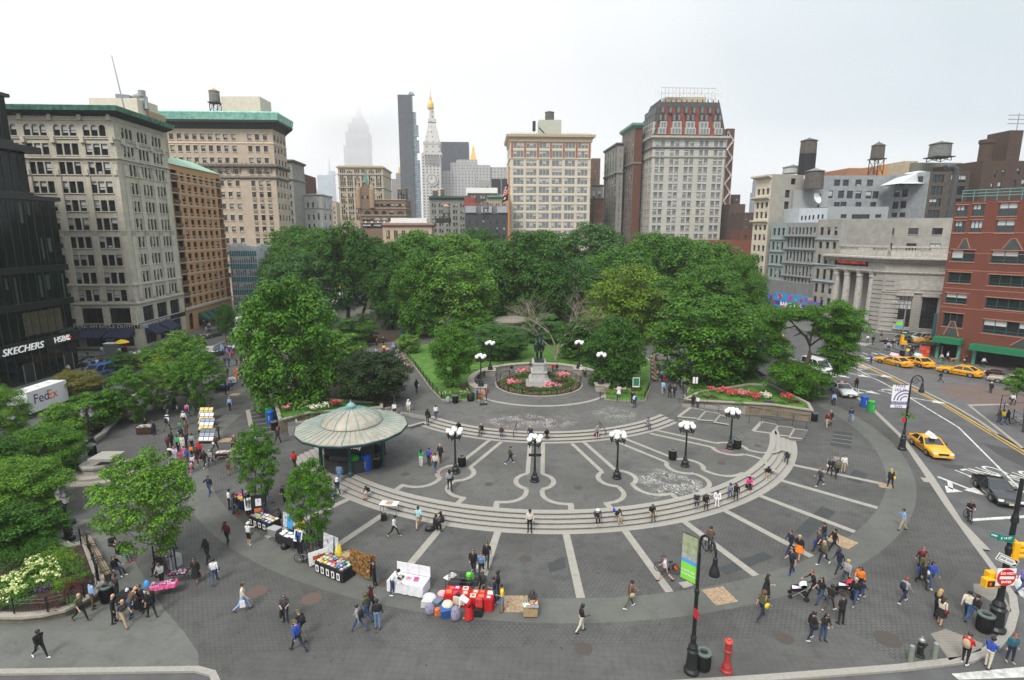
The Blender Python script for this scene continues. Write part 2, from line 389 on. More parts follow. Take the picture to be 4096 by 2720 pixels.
b.poly([(p[0],p[1],ZU)for p in arc+[(22,69.5),(37.5,67.5),(39,84),(42,112),(44,300),(-52,300),(-44,150),(-38,110),(-32.5,76),(-25.5,60.8),(-15.5,67.2)]])
stc(b.bd('park_paving',M_SETT2))
b=MB();b.sec(SS,19.7,20.24,a0,a1,ZU+.005)
for i,r in EU(RUP):
 z=ZU-(ZU-ZM)/3*i;h=(ZU-ZM)/3
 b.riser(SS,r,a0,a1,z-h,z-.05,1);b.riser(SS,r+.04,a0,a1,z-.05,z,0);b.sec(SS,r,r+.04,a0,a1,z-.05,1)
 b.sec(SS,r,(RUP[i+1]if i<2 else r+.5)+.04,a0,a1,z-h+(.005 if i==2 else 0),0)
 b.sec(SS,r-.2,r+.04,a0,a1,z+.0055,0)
ps=[arc[-1],(22,69.5),(37.5,67.5),(39,84),(42,112),(44,300)]
for p,q in list(zip(ps,ps[1:]))+[((-52,300),(-44,150)),((-44,150),(-38,110)),((-38,110),(-32.5,76)),((-32.5,76),(-25.5,60.8)),((-25.5,60.8),(-15.5,67.2)),((-15.5,67.2),arc[0])]:
 b.qd((*p,0),(*q,0),(*q,ZU),(*p,ZU),0)
stc(b.bd('upper_steps',[MGN,M_RIS]))
b=MB();b.sec(SS,10.2,10.75,-158,-22,ZU+.008)
LAMPS=[GP('R3',1765,840),GP('R5',298,912),GP('R5',1003,885),GP('R5',1587,782),GP('R5',1974,632)]
for L in LAMPS:
 o=V3((L.x,L.y));d=(o-CC).normalized();t=V3((-d.y,d.x));rl=(o-CC).length
 rin=1.
 while(CC+d*rin-SS).length<22.:rin+=.2
 z=ZM+.008
 for s in(-1,1):
  b.strip([CC+d*rin+t*.7*s,CC+d*(rl-1.65)+t*.7*s],.42,z)
  q=[o+d*1.65+t*.7*s,o+d*2.3+t*.7*s]
  for k in RA(1,7):
   a=PI/2*k/6;q.append(o+d*(2.3+1.9*sin(a))+t*s*(.7+1.9*(1-cos(a))))
  q.append(o+d*(2.3+1.9)+t*s*3.3);b.strip(q,.42,z+.001)
  e=o+d*4.2+t*s*3.1;b.strip([e,e+d*1.1],.5,z+.002)
 aa=dgs(at2(d.y,d.x))
 for s in(0,180):b.sec(o,1.5,1.95,aa+s+22,aa+s+158,z+.003,n=20)
stc(b.bd('keyhole_strips',MST))
M_LK=mat('lawn_kerb',(.30,.27,.23),.85,.15,3.)
def lawn(pts,h=.12,m=MGR,name='lawn',z0=ZU):
 b=MB();b.prism(pts,z0,z0+h,0,bot=0);stc(b.bd(name,m))
 b=MB();b.curb(pts+[pts[0]],.22,z0,z0+h+.03);stc(b.bd('lawn_kerb',M_LK))
def acp(c,r,a0,a1,n=16):return[V3((c.x+r*cos(rads(a0+(a1-a0)*i/n)),c.y+r*sin(rads(a0+(a1-a0)*i/n))))for i in RA(n+1)]
LL=[(1590,1399),(1650,1455),(1727,1559),(1769,1602)];LLg=[G(u,v,ZU)for u,v in LL]
RR=[(2500,1606),(2578,1604),(2600,1549),(2604,1450)];RRg=[G(u,v,ZU)for u,v in RR]
lawn([V3((-13,150)),V3((-16.2,108))]+LLg+[G(1925,1604,ZU)+V3((-.3,0))]+acp(SS,10.1,-152,-205,8)+acp(SS,10.1,-205,-335,24)+acp(SS,10.1,25,-29,8)+[G(2420,1600,ZU)]+RRg+[V3((23.5,108)),V3((24,150))])
lawn([(33.,105),(36.8,104.5),(37.6,84),(36.6,68.7),(24,70.5),(23.2,72.5),(29.6,86)],.12)
lawn([(-14.8,68.),(-17.,77),(-18.5,88),(-23,100),(-36,104),(-31.6,76.5),(-25.,62.)],.12,MSL,'planting_bed')
lawn([(-26,108),(-21.,112),(-24,150),(-40,150),(-36.5,112)],.12,MSL,'planting_bed')
lawn([(33,112),(40,113),(41.5,240),(34,240),(30,140)],.12,MSL,'planting_bed')
lawn([(-10,152),(24,152),(26,240),(-16,240)],.12,MSL,'planting_bed')
lawn([(-30,156),(-18,156),(-20,250),(-46,250),(-42,156)],.12,MSL,'planting_bed')
IS=gp2('A6',[(1072,884),(1300,985),(1560,1110),(1800,1228),(2000,1345),(2150,1450)])
ISR=gp2('A6',[(2700,1180),(2361,1112),(2000,1050),(1750,1004),(1500,952),(1250,900)])
M_ISL=mat(0,(.115,.115,.115),.9,.15,.8,0.,col2=(.088,.088,.088),dtl=9.)
flat('traffic_island',IS+[V3((52.,40)),V3((75,42))]+ISR,.0,M_ISL)
b=MB();b.curb(IS,.4,-.14,.012);stc(b.bd('kerb',MGN))
SW=gp2('A6',[(1560,850),(1660,905),(2000,962),(2361,1003),(2700,1050)])
flat('far_sidewalk',SW+[V3((110,80)),V3((95,130)),V3((72,112))],.0,M_CONC)
b=MB();b.curb(SW,.36,-.14,.012);stc(b.bd('kerb',MGN))
SW2=gp2('A6',[(300,560),(700,660),(1000,722),(1300,728),(1660,742)])
flat('far_sidewalk',SW2+[V3((115,132)),V3((110,140)),V3((40,320)),V3((20,330))],.0,M_CONC)
flat('west_sidewalk',[(-74,109.2),(-100,106),(-100,100),(-72.,103.5),(-70.5,108),(-71.5,150),(-75,300),(-86,300),(-80,134)],.0,M_CONC)
flat('west_sidewalk',[(-75.5,40),(-71,40),(-70.,80),(-69.8,96.),(-75,96.5)],.0,M_CONC)
M_PINK=gdm('pink_medallion_setts',(.17,.125,.11),.3,.2,.015,0.,.7,.1,.5,.3)
b=MB();q=G(*px('A6',2130,1155));b.lt([(6.2,0.)],40,(q.x,q.y,.006));b.f=[tuple(RA(40))];b.m=[0]
stc(b.bd('paved_medallion',M_PINK))
flat('paving_line',gp2('A6',[(1910,1220),(2240,1212),(2240,1222),(1945,1232),(2361,1560),(2340,1568)]),.008,MST)
b=MB();zr=-.112
b.strip([p+V3((-.55,.25))for p in IS[:5]]+[V3((52.2,46))],.2,zr,1);b.strip([p+V3((-1.0,.4))for p in IS[:5]]+[V3((51.7,46.5))],.0+.12,zr,1)
def dsh(Z,pts,w,d,g):
 q=gp2(Z,pts,-.12);acc=0.
 for a,c in zip(q,q[1:]):
  L=(c-a).length;u=(c-a)/L;t=0.
  while t<L:
   e=min(L,t+d);b.strip([a+u*t,a+u*e],w,zr);t+=d+g
dsh('R7',[(1100,40),(1270,130),(1520,280),(1800,450),(2050,700),(2200,850),(2361,1010)],.2,30,0.01)
dsh('R7',[(930,-20),(1100,40)],.2,1.6,1.6);dsh('A6',[(830,930),(970,1000)],.16,1.5,1.5);dsh('A6',[(1010,925),(1150,1000)],.2,30,.1)
dsh('A6',[(1085,862),(1500,955),(1750,1008),(2080,1068),(2361,1118)],.2,30,.1);dsh('A6',[(1620,915),(2100,1010),(2361,1062)],.14,1.5,2.)
dsh('C6',[(390,968),(730,978)],.8,30,.1);dsh('C6',[(600,850),(730,885)],.5,30,.1);dsh('C6',[(770,860),(1030,945)],.35,30,.1);dsh('C6',[(310,900),(440,935)],.35,30,.1)
dsh('C6',[(400,850),(640,930)],.3,1.5,1.2);dsh('C6',[(1190,690),(1480,790)],.45,30,.1)
for k in RA(10):
 y=632+k*22.;xl=150+k*92;xr=880+k*55
 c=gp2('C6',[(xl,y-6),(xr,y-3),(xr+8,y+8),(xl+10,y+5)],-.12);b.poly([(*p,zr)for p in c])
for poly in([(2270,610),(2361,600),(2361,800),(2330,780),(2275,680)],[(1740,1450),(2361,1390),(2361,1480),(1800,1502)]):
 b.poly([(*p,zr)for p in gp2('R8',poly,-.12)])
b.poly([(*p,zr)for p in gp2('R7',[(1900,1235),(2361,1205),(2361,1228),(1910,1255)],-.12)])
def arrow(Z,x,y,h,kind='s',s=1.):
 o=G(*px(Z,x,y),-.12);a=rads(h);d=V3((sin(a),cos(a)));r=V3((d.y,-d.x))
 def w(p):q=o+d*p[1]*s+r*p[0]*s;return(q.x,q.y,zr+.002)
 for pl in([(-.09,-1.5),(.09,-1.5),(.09,.3),(-.09,.3)],[(-.5,.3),(.5,.3),(0,1.4)])if kind=='s'else([(-.1,-1.6),(.1,-1.6),(.1,.1),(-.1,.1)],[(-.45,.1),(.45,.1),(0,1.2)],[(.1,-1.),(1.,-.35),(1.,-.1),(.1,-.7)],[(.85,-.65),(1.7,-.0),(.75,.25)]):
  b.poly([w(p)for p in pl])
for z,x,y,h,k in(('A6',900,990,150,'t'),('A6',1040,985,148,'s'),('A6',1210,988,138,'s'),('A6',1120,1115,150,'t'),('A6',1610,1190,132,'s'),('R7',1870,970,160,'t')):arrow(z,x,y,h,k,1.6)
stc(b.bd('road_marking',[M_PAINT,M_YPAINT]))
def roadtext(Z,x,y,h,size,s='ONLY'):
 q=G(*px(Z,x,y),-.12);o=text(s,size,M_PAINT,None,(q.x,q.y,zr+.003),(0,0,rads(-h)),'road_lettering',.001,'CENTER',.85);o.scale=(.8,1.5,1);stc(o)
roadtext('A6',1330,1108,150,2.4);roadtext('A6',1085,925,150,2.2);roadtext('R7',1990,835,165,2.3);roadtext('R7',2310,880,165,2.3)
for z,pl,zz in(('R6',[(410,500),(545,445),(570,540),(425,580)],.006),('R6',[(1870,540),(2260,400),(2355,450),(1940,605)],.006),('R8',[(385,230),(625,10),(745,60),(500,290)],.006),('R7',[(725,478),(890,498),(875,635),(698,605)],.006),('R7',[(900,812),(1022,850),(955,935),(833,895)],.006),('C1',[(1850,345),(2180,285),(2310,800),(1950,830)],.006)):
 flat('grating',gp2(z,pl),zz,gdm('street_grating',(.055,.06,.062),1.5,1.5,.02,.3,.4,.05,0.,.2)if'street_grating'not in MATS else MATS['street_grating'])
b=MB()
q=gp2('C1',[(1850,345),(2180,285),(2310,800),(1950,830)])
for k in RA(8):
 t=k/7.;b.strip([q[0].lerp(q[3],t),q[1].lerp(q[2],t)],.12,.012)
b.strip([q[0],q[3]],.5,.011);q=gp2('R7',[(725,478),(890,498),(875,635),(698,605)])
for k in RA(1,4):b.strip([q[0].lerp(q[3],k/4),q[1].lerp(q[2],k/4)],.1,.012)
stc(b.bd('grating_frame',MST))
for z,pl in(('R7',[(1640,760),(1840,780),(1860,815),(1690,800)]),('R7',[(2000,580),(2300,650),(2361,690),(2361,790),(2150,690)]),('R7',[(1130,10),(1230,45),(1180,60),(1080,25)])):
 flat('asphalt_repair',gp2(z,pl,-.12),-.114,M_PATCH)
flat('paving_repair',gp2('R6',[(1530,665),(1630,650),(1660,690),(1580,715)]),.006,MST);flat('paving_repair',gp2('R7',[(1470,880),(1560,885),(1590,925),(1505,918)]),.006,MST)
def disc(name,lb,cat,z,x,y,r,m,gr,h=.008):
 q=GP(z,x,y);b=MB();b.lt([(r,0.),(r,h),(r*.9,h+.003)],24,(0,0,0));o=b.bd(name,m,loc=q);tag(o,lb,cat,gr);return o
M_MH=gdm('manhole_iron',(.10,.085,.075),.09,.09,.02,.3,.5,.1,0.,.3);M_MH2=gdm('manhole_rust',(.15,.105,.09),.09,.09,.02,.6,.6,.1,0.,.3)
for k,(z,x,y,r,m,l)in EU((('R2',2205,745,.62,1,'rusty round manhole cover rof walker with tt plastic bag'),('R4',530,805,.62,1,'rusty round manhole cover nt man reading in a bk shirt'),('R4',1150,665,.5,0,'grey manhole cover between tt dk paintings nd tt wt tbl'),('R6',220,460,.45,0,'brn manhole cover bw standing man ot steps'),('R6',718,1235,.5,0,'tan manhole cover bt Mi cream trousers'),('R8',305,1145,.5,0,'oval-looking manhole cover lof two women in bk'),('R8',1190,1150,.72,0,'large patterned manhole cover above tt fire hydrant'),('R5',672,967,.4,0,'dk drain cover ot terrace lof second lamp loop'),('R5',1430,860,.42,0,'dk drain cover amid tt wt chalk drawing'),('R5',1900,758,.4,0,'dk drain cover ot terrace rof fourth lamp'),('R3',2050,938,.4,0,'dk drain cover ot terrace between first nd second lamps'),('R3',1332,853,.4,0,'dk drain cover ot terrace rof kiosk bins'),('R5',1017,376,.36,0,'small drain cover ot upper plaza near its right steps'),('R5',2215,608,.4,0,'dk drain cover rof last glb'))):
 disc('manhole_cover',l,'manhole cover',z,x,y,r,M_MH2 if m else M_MH,'manhole nd drain covers')
M_BRZ=mat(0,(.33,.235,.14),.7,.5,5.,.3,col2=(.14,.10,.07),dtl=8.)
for z,x,y,w,rz,l in(('R4',850,450,1.5,-.45,'tan bronze plaque bt wooden crate stall'),('R4',2290,850,1.6,0.,'tan bronze plaque lof hooded magazine seller'),('R6',1885,780,1.6,.25,'tan bronze plaque rof gyn banner pole'),('R7',1172,952,1.1,1.2,'tan bronze plaque by tt blonde Wi bk'),('R7',800,1430,1.6,.6,'tan bronze plaque nt woman wof mustard bag'),('C1',1470,862,1.3,1.6,'tan bronze plaque rof print racks'),('C1',1630,80,1.3,1.6,'farthest tan bronze plaque ot market walk')):
 b=MB();b.box((0,0,.008),(w,w,.012));o=b.bd('bronze_plaque',M_BRZ,loc=GP(z,x,y)+V3((0,0,.008)),rz=rz);tag(o,l,'plaque','bronze plaques set ie ring')
def chalk(name,lb,Z,pl,z,den,cols):
 t=NT(name+'_material');co=t.coord();n1=t.noise(co,2.2,8.,.75);n2=t.noise(co,.6,3.,.5)
 w=sn(t.N,'TexWave');iv(w,'Scale',.9);iv(w,'Distortion',14.);iv(w,'Detail',4.);t.L.new(co,w.inputs[0])
 f=t.math('MULTIPLY',t.ramp(n1,[(.45,0.),(.66,1.)]),t.ramp(n2,[(.42,0.),(.62,den)]))
 f=t.math('MAXIMUM',f,t.math('MULTIPLY',t.ramp(w.outputs['Fac'],[(.88,0.),(.97,1.)]),t.ramp(n2,[(.42,0.),(.55,den*.8)])))
 pm=sn(t.N,'TexGradient');pm.gradient_type='SPHERICAL';t.L.new(t.coord('Generated'),pm.inputs[0])
 g=t.vm('SUBTRACT',t.coord('Generated'),(.5,.5,.5));ed=t.ramp(t.vm('LENGTH',g),[(.3,1.),(.5,0.)]);f=t.math('MULTIPLY',f,ed)
 t.base(t.ramp(n2,[(.4,cols[0]),(.7,cols[1])]),.9);t.put(t.b.inputs['Alpha'],f)
 c=gp2(Z,pl,z);o=sum(c,V3((0,0)))/len(c);b=MB();b.poly([(p.x-o.x,p.y-o.y,0)for p in c])
 tag(b.bd(name,t.m,loc=(o.x,o.y,z+.016)),lb,'chalk drawing','chalk drawings')
chalk('chalk_drawing','wt chalk drawing splashed over tt terrace rof third lamp','R5',[(1150,790),(1720,800),(1760,1090),(1150,1100)],ZM,.75,((.75,.75,.72),(.6,.62,.55)))
chalk('chalk_drawing','faded chalk writing ot upper plaza rof flower circle','R5',[(780,260),(1180,290),(1150,420),(780,400)],ZU,.6,((.5,.5,.45),(.45,.5,.42)))
chalk('chalk_drawing','chalk scribbles ot upper plaza above tt steps','R5',[(-200,320),(680,330),(660,490),(-200,450)],ZU,.7,((.6,.45,.45),(.6,.6,.58)))
chalk('chalk_drawing','pink chalk patch nt last glb','R5',[(1850,600),(1990,600),(2000,690),(1850,680)],ZM,.7,((.5,.2,.25),(.5,.25,.3)))
chalk('chalk_drawing','pl red chalk patch inside tt first lamp loop','R3',[(1600,780),(1760,780),(1760,890),(1600,890)],ZM,.7,((.5,.2,.22),(.45,.4,.4)))
def bed(name,lb,pts,z0,h,wall=M_STONE,cope=.4,soil=MSL,closed=1,arc=None):
 r=tng(name,lb,'planter wall',(pts[0][0],pts[0][1],z0))
 q=[V3(p)for p in pts];b=MB();s=0.
 loop=q+[q[0]]if closed else q
 for a,c in zip(loop,loop[1:]):
  L=(c-a).length;b.qd((*a,z0-.3),(*c,z0-.3),(*c,z0+h),(*a,z0+h),0,[(s,0),(s+L,0),(s+L,h+.3),(s,h+.3)]);s+=L
 b.bd('wall',wall,r,1)
 MB().curb(loop,cope,z0+h-.02,z0+h+.14).bd('coping',MCP,r,1)
 if soil:
  b=MB();b.poly([(p[0],p[1],z0+h-.04)for p in q]);stc(b.bd('soil',soil))
 return r
BR=[(22.4,69.9)]+gp2('R7',[(200,325),(530,375)],.4)+[G(*px('R7',525,300),1.)+V3((.3,1.2)),V3((37.,77)),V3((34,77.5)),V3((25.5,73.5))]
bed('planter_wall','low rubble stone planter wall with pl coping bw red roses',BR,ZM-.5,1.35,soil=MGR)
BL=gp2('R3',[(268,478),(520,410)],.25)+[V3((-16.2,66.6)),V3((-16.6,68.3)),V3((-24,70)),V3((-29.5,76)),G(*px('R3',205,250),0.)]
bed('planter_wall','low stone planter wall bt round subway kiosk',BL,0.,1.5,soil=MGR)
#  TREES AND PLANTS
def lfm(name,c,var=.55,tr=.18):
 t=NT(name);g=sn(t.N,'NewGeometry');co=t.coord();oi=sn(t.N,'ObjectInfo')
 n=t.noise(co,1.7,3.,.6)
 f=t.math('ADD',t.math('MULTIPLY',g.outputs['Random Per Island'],.55),t.math('MULTIPLY',n,.5))
 lo=tuple(k*(1-var)for k in c);hi=(min(1,c[0]*(1+var*1.5)),min(1,c[1]*(1+var)),c[2]*(1+var*.3))
 col=t.ramp(f,[(.25,lo),(.5,c),(.8,hi)])
 t.base(col,.55,.25)
 tb=sn(t.N,'BsdfTranslucent');t.L.new(col,tb.inputs[0]);mx=sn(t.N,'MixShader');iv(mx,0,tr)
 t.L.new(t.b.outputs[0],mx.inputs[1]);t.L.new(tb.outputs[0],mx.inputs[2])
 t.L.new(mx.outputs[0],t.N['Material Output'].inputs['Surface']);return t.m
LG=lfm('leaves_green',(.055,.165,.010));LD=lfm('leaves_dark',(.032,.108,.008));LL_=lfm('leaves_light',(.092,.22,.02))
LY=lfm('leaves_yellow_green',(.11,.205,.012));LT=lfm('leaves_tawny',(.14,.15,.03));LB=lfm('leaves_bluish',(.05,.14,.028))
LDD=lfm('leaves_maple_dark',(.020,.048,.012));LR=lfm('leaves_barberry',(.075,.018,.016));LP=lfm('leaves_lavender',(.10,.085,.15));LV=lfm('leaves_variegated',(.19,.19,.07))
BARK=mat(0,(.075,.06,.045),.95,.35,3.,.4,dtl=8.);BARKG=mat(0,(.14,.125,.10),.95,.3,4.,.3);TWIG=mat(0,(.27,.235,.18),.95,.25,4.)
RNG=np.random.default_rng(11)
def lms(name,cen,nrm,size,asp=.55,mats=None,rng=RNG):
 n=len(cen);nrm=nrm/np.maximum(1e-6,np.linalg.norm(nrm,axis=1,keepdims=1))
 t=rng.normal(size=(n,3));t-=nrm*(t*nrm).sum(1,keepdims=1);t/=np.maximum(1e-6,np.linalg.norm(t,axis=1,keepdims=1))
 w=np.cross(nrm,t);s=(size*rng.uniform(.7,1.3,n))[:,None]
 v=np.empty((n,4,3));v[:,0]=cen-t*s*.5;v[:,1]=cen+w*s*asp*.5-nrm*s*.08;v[:,2]=cen+t*s*.5-nrm*s*.12;v[:,3]=cen-w*s*asp*.5-nrm*s*.08
 me=bpy.data.meshes.new(name);me.vertices.add(4*n);me.vertices.foreach_set('co',v.reshape(-1))
 me.loops.add(4*n);me.loops.foreach_set('vertex_index',np.arange(4*n,dtype=np.int32))
 me.polygons.add(n);me.polygons.foreach_set('loop_start',np.arange(0,4*n,4,dtype=np.int32));me.polygons.foreach_set('loop_total',np.full(n,4,dtype=np.int32))
 if mats:me.materials.append(mats)
 me.update(calc_edges=1);return me
def clumped(clumps,per,rng,up=.5,flat=.65,jit=.25):
 C=[];Nn=[]
 for(c,r)in clumps:
  k=max(6,int(per*r*r));d=rng.normal(size=(k,3));d/=np.linalg.norm(d,axis=1,keepdims=1)
  d[:,2]=np.where(d[:,2]<-.35,-d[:,2],d[:,2])
  rad=r*rng.uniform(.55,1.08,k)[:,None]
  C.append(np.array(c)+d*rad*np.array([1,1,flat]));Nn.append(d+np.array([0,0,up])+rng.normal(size=(k,3))*jit)
 return np.concatenate(C),np.concatenate(Nn)
def ctm(name,seed,n,rc,per,leaf,shape='round',up=.5,flat=.65):
 rng=np.random.default_rng(seed);cl=[]
 while len(cl)<n:
  p=rng.uniform(-1,1,3);q=p[2]
  if shape=='round':rad=sqrt(max(0,1-q*q))if q>-.2 else.98-.35*(abs(q)-.2)
  elif shape=='tall':rad=(1-abs(q)**2.2)**.5*(.9 if q<0 else 1)
  elif shape=='cone':rad=max(.06,(.95*(1-(q+1)/2)**.75))if q>-.75 else.75
  elif shape=='young':rad=max(.1,(.35+.65*(q+1)/.9)if q<-.1 else sqrt(max(0,1-((q+.1)/1.1)**2)))
  elif shape=='flat':rad=sqrt(max(0,1-q*q))
  r2=hypot(p[0],p[1])
  if r2>rad or(r2<rad*.6 and q<.3 and rng.random()<.72):continue
  r=rc*rng.uniform(.6,1.25)
  cl.append(((p[0]*(1-r*.6),p[1]*(1-r*.6),p[2]*(1-r*.5)),r))
 c,nn=clumped(cl,per,rng,up,flat)
 return lms(name,c,nn,leaf*np.ones(len(c)),.55,LG,rng)
CT={}
for i in RA(3):
 CT['big%d'%i]=ctm('crown_mesh',20+i,230,.2,3600,.056,'round',.45,.8)
 CT['tall%d'%i]=ctm('crown_mesh',30+i,190,.22,3200,.06,'tall',.45,.8)
 CT['young%d'%i]=ctm('crown_mesh',40+i,210,.16,4200,.052,'young',.6,.6)
 CT['shrub%d'%i]=ctm('crown_mesh',50+i,70,.27,1900,.09,'round')
CT['cone0']=ctm('crown_mesh',60,90,.2,2200,.075,'cone',.3,.5)
CT['layer0']=ctm('crown_mesh',61,200,.23,3000,.056,'round',.8,.6)
CT['fine0']=ctm('crown_mesh',62,190,.22,5000,.042,'round',.5,.8)
TRN=random.Random(5)
def limbs(b,base,top,r,cz0,cz1,rx,ry,n,bend=0.,mi=0):
 base,top=V3(base),V3(top);path=[];m=6
 for k in RA(m+1):
  t=k/m;p=base.lerp(top,t);w=sin(PI*t)*bend;path.append(p+V3((w,TRN.uniform(-.05,.05)*w,0)))
 b.tb(path,[r*(1.25 if k==0 else 1)*(1-.72*k/m)for k in RA(m+1)],8,mi)
 for k in RA(n):
  t=TRN.uniform(.35,.95);s=path[int(t*m)];a=TRN.uniform(0,2*PI)+k*2.4;q=TRN.uniform(.45,.9)
  e=V3((top.x+cos(a)*rx*q,top.y+sin(a)*ry*q,cz0+(cz1-cz0)*TRN.uniform(.25,.85)))
  mid=s.lerp(e,.5)+V3((0,0,-.06*(cz1-cz0)));rr=r*(1-.72*t)*.6
  b.tb([s,mid,e],[rr,rr*.6,rr*.2],5,mi)
  for j in RA(2):
   e2=mid.lerp(e,.4)+V3((TRN.uniform(-1,1)*rx*.35,TRN.uniform(-1,1)*ry*.35,TRN.uniform(0,.2)*(cz1-cz0)))
   b.tb([mid,e2],[rr*.4,rr*.12],4,mi)
def tree(z,bx,by,tp,lb,cat='tree',name='park_tree',gr='trees ofe park',leaf=None,tkr=None,bark=None,bend=0.,n=7,Y=None,ground=None,rot=None,depth=1.):
 kind,cx,ct,cb,hw=tp
 if Y is None:g=GP(z,bx,by)
 else:
  u,_=px(z,bx,by);h=ground if ground is not None else ZU;q=P(u,1361,Y);g=V3((q.x,Y,h))
  d=ray(u,1360);
  v0=1360
  for _ in RA(20):
   r=ray(u,v0);zz=CH+r.z*Y/r.y;v0+=(zz-h)*FPX/Y
  r=ray(u,v0);g=V3((r.x*Y/r.y,Y,h))
 k=1.7348;zt=zta(g,ct*k);zb=max(g.z+.3,zta(g,cb*k));c=P(cx*k,(ct+cb)*.5*k,g.y);dep=c.y*KP-(c.z-CH)*SP;rx=hw*k/FPX*dep*(1.16 if g.z>.5 else 1.);zb-=(zt-zb)*(.14 if g.z>.5 and kind[0]!='t'else 0)
 r=tng(name,lb,cat,g,0,gr)
 b=MB();R=tkr or.045*rx+.07
 limbs(b,(0,0,-.15),(c.x-g.x,0,(zb+zt)*.5+(zt-zb)*.1-g.z),R,zb-g.z,zt-g.z,rx,rx*depth,n,bend)
 b.bd('trunk',bark or BARK,r)
 hz=max((zt-zb)/2*1.03,rx*(.68 if kind[0]!='t'else.3));link('crown',CT[kind],r,(c.x-g.x,0,max(zt-hz,hz*.8+.4+g.z)-g.z),TRN.uniform(0,6.28)if rot is None else rot,(rx*1.03,rx*depth,hz),[leaf or LG])
 return r
PT='young plaza trees'
tree('S',1197,1610,('big0',668,652,945,106),'big light gyn trs filling tt planter lof subway kiosk',leaf=LG,n=10)
tree('S',1475,1600,('big1',858,812,948,80),'low dk maple overhanging tt planter bt subway kiosk',leaf=LDD)
tree('S',1345,1560,('shrub0',775,795,915,60),'pl gyn small trs between tt big trs nd dk maple',leaf=LL_,Y=90)
tree('S',1215,1420,('big2',690,578,720,80),'feathery pl trs bt big light gyn trs',leaf=LB,Y=128)
tree('S',1394,1297,('tall0',800,508,720,66),'tall dk trs on a straight trunk nt market tents',leaf=LD,tkr=.5,n=9)
tree('S',1440,1296,('tall1',868,545,705,60),'tall dk trs wof leaning trunk bt benches',leaf=LD,tkr=.42)
tree('S',1566,1330,('tall2',905,598,760,58),'dk trs growing from tt round pit ie path',leaf=LD,tkr=.42,Y=126)
tree('S',1555,1283,('tall0',960,530,660,66),'dk forked trs bt path, its crown above tt others',leaf=LG,tkr=.5)
tree('S',1661,1346,('big0',968,575,745,62),'mid gyn trs leaning over tt lawn by tt path',leaf=LG,tkr=.35)
tree('S',1210,1300,('big1',690,513,620,68),'broad trs in front ofe tall beige block',leaf=LG,Y=175)
tree('S',1440,1290,('big2',905,556,650,60),'round trs bw red brick house',leaf=LG,Y=175)
tree('S',1620,1290,('big0',965,532,640,55),'pl round trs bw low tan building',leaf=LL_,Y=180)
tree('S',1808,1390,('layer0',1052,575,765,84),'wide pl gyn trs ie middle ofe park',leaf=LL_,tkr=.4,Y=118,rot=1.)
tree('S',1800,1290,('big1',1045,530,640,72),'round trs just bt wide pl gyn one',leaf=LL_,Y=150)
tree('S',1930,1290,('fine0',1105,519,640,60),'fine leaved dk trs lof flagpole',leaf=LD,Y=165)
tree('S',2125,1290,('big2',1222,522,720,92),'massive dk gyn trs rof flagpole',leaf=LD,tkr=.6,Y=135,n=10)
tree('S',2250,1290,('big1',1262,527,640,74),'dk gyn trs whose crown meets tt wt ofb',leaf=LG,Y=165)
tree('S',2390,1290,('big0',1365,512,640,78),'bluish gyn trs bw brn side building',leaf=LB,Y=165)
tree('S',2430,1330,('big2',1330,590,720,66),'rounded bluish trs bt bare trs',leaf=LB,Y=135)
tree('S',2480,1330,('big1',1420,562,720,82),'tall rounded trs in front ofe narrow grey towers',leaf=LG,Y=140)
tree('S',2466,1370,('layer0',1446,600,775,80),'yellowish gyn trs wof thin pl trunk',leaf=LY,Y=112,bark=BARKG,tkr=.22,rot=2.)
tree('S',2640,1330,('big0',1555,540,690,76),'round gyn trs bw red topped hotel',leaf=LG,Y=150)
tree('S',2800,1330,('big1',1648,548,720,68),'dk trs lof red brick house front',leaf=LG,Y=140)
tree('S',2740,1360,('big2',1632,604,730,72),'mid gyn trs bt big pl trs ot right',leaf=LG,Y=118)
tree('S',2940,1360,('fine0',1712,585,760,48),'feathery trs atr edge ofe park',leaf=LG,Y=125)
tree('S',2829,1516,('layer0',1622,675,875,108),'big pl trs with layered branches rof lawn',leaf=LG,tkr=.42,n=11,rot=.4)
tree('S',2471,1537,('big0',1416,738,905,66),'young dk trs ot lawn rof statue',leaf=LD,tkr=.16)
tree('S',1811,1549,('tall1',1046,742,902,52),'small upright trs ot lawn lof flower circle',leaf=LG,tkr=.15)
tree('S',1985,1432,('layer0',1152,748,838,58),'small spreading trs bt left globe lamps',leaf=LB,tkr=.12)
tree('S',2310,1450,('cone0',1362,680,800,56),'yellow tinged small trs rof bare trs',leaf=LY,Y=98)
tree('S',2470,1440,('shrub1',1352,735,840,60),'low dense trs bt right globe lamps',leaf=LD,Y=95)
tree('S',3060,1500,('big1',1700,800,905,55),'low shrubby trs over tt red rbd',leaf=LG,Y=84)
tree('S',2960,1450,('big2',1712,720,860,50),'shady trs ate avenue edge bt rbd',leaf=LD,Y=96)
tree('S',1320,1420,('shrub2',822,760,838,48),'rounded bsh trs nt path benches',leaf=LD,Y=108,name='large_shrub')
tree('S',1590,1420,('shrub0',943,770,812,26),'bright hydrangea trs ate bend ofe path',leaf=LL_,Y=100,name='large_shrub')
tree('S',1000,1300,('shrub1',690,690,790,80),'shrubby trs nt gyn market',leaf=LB,Y=112)
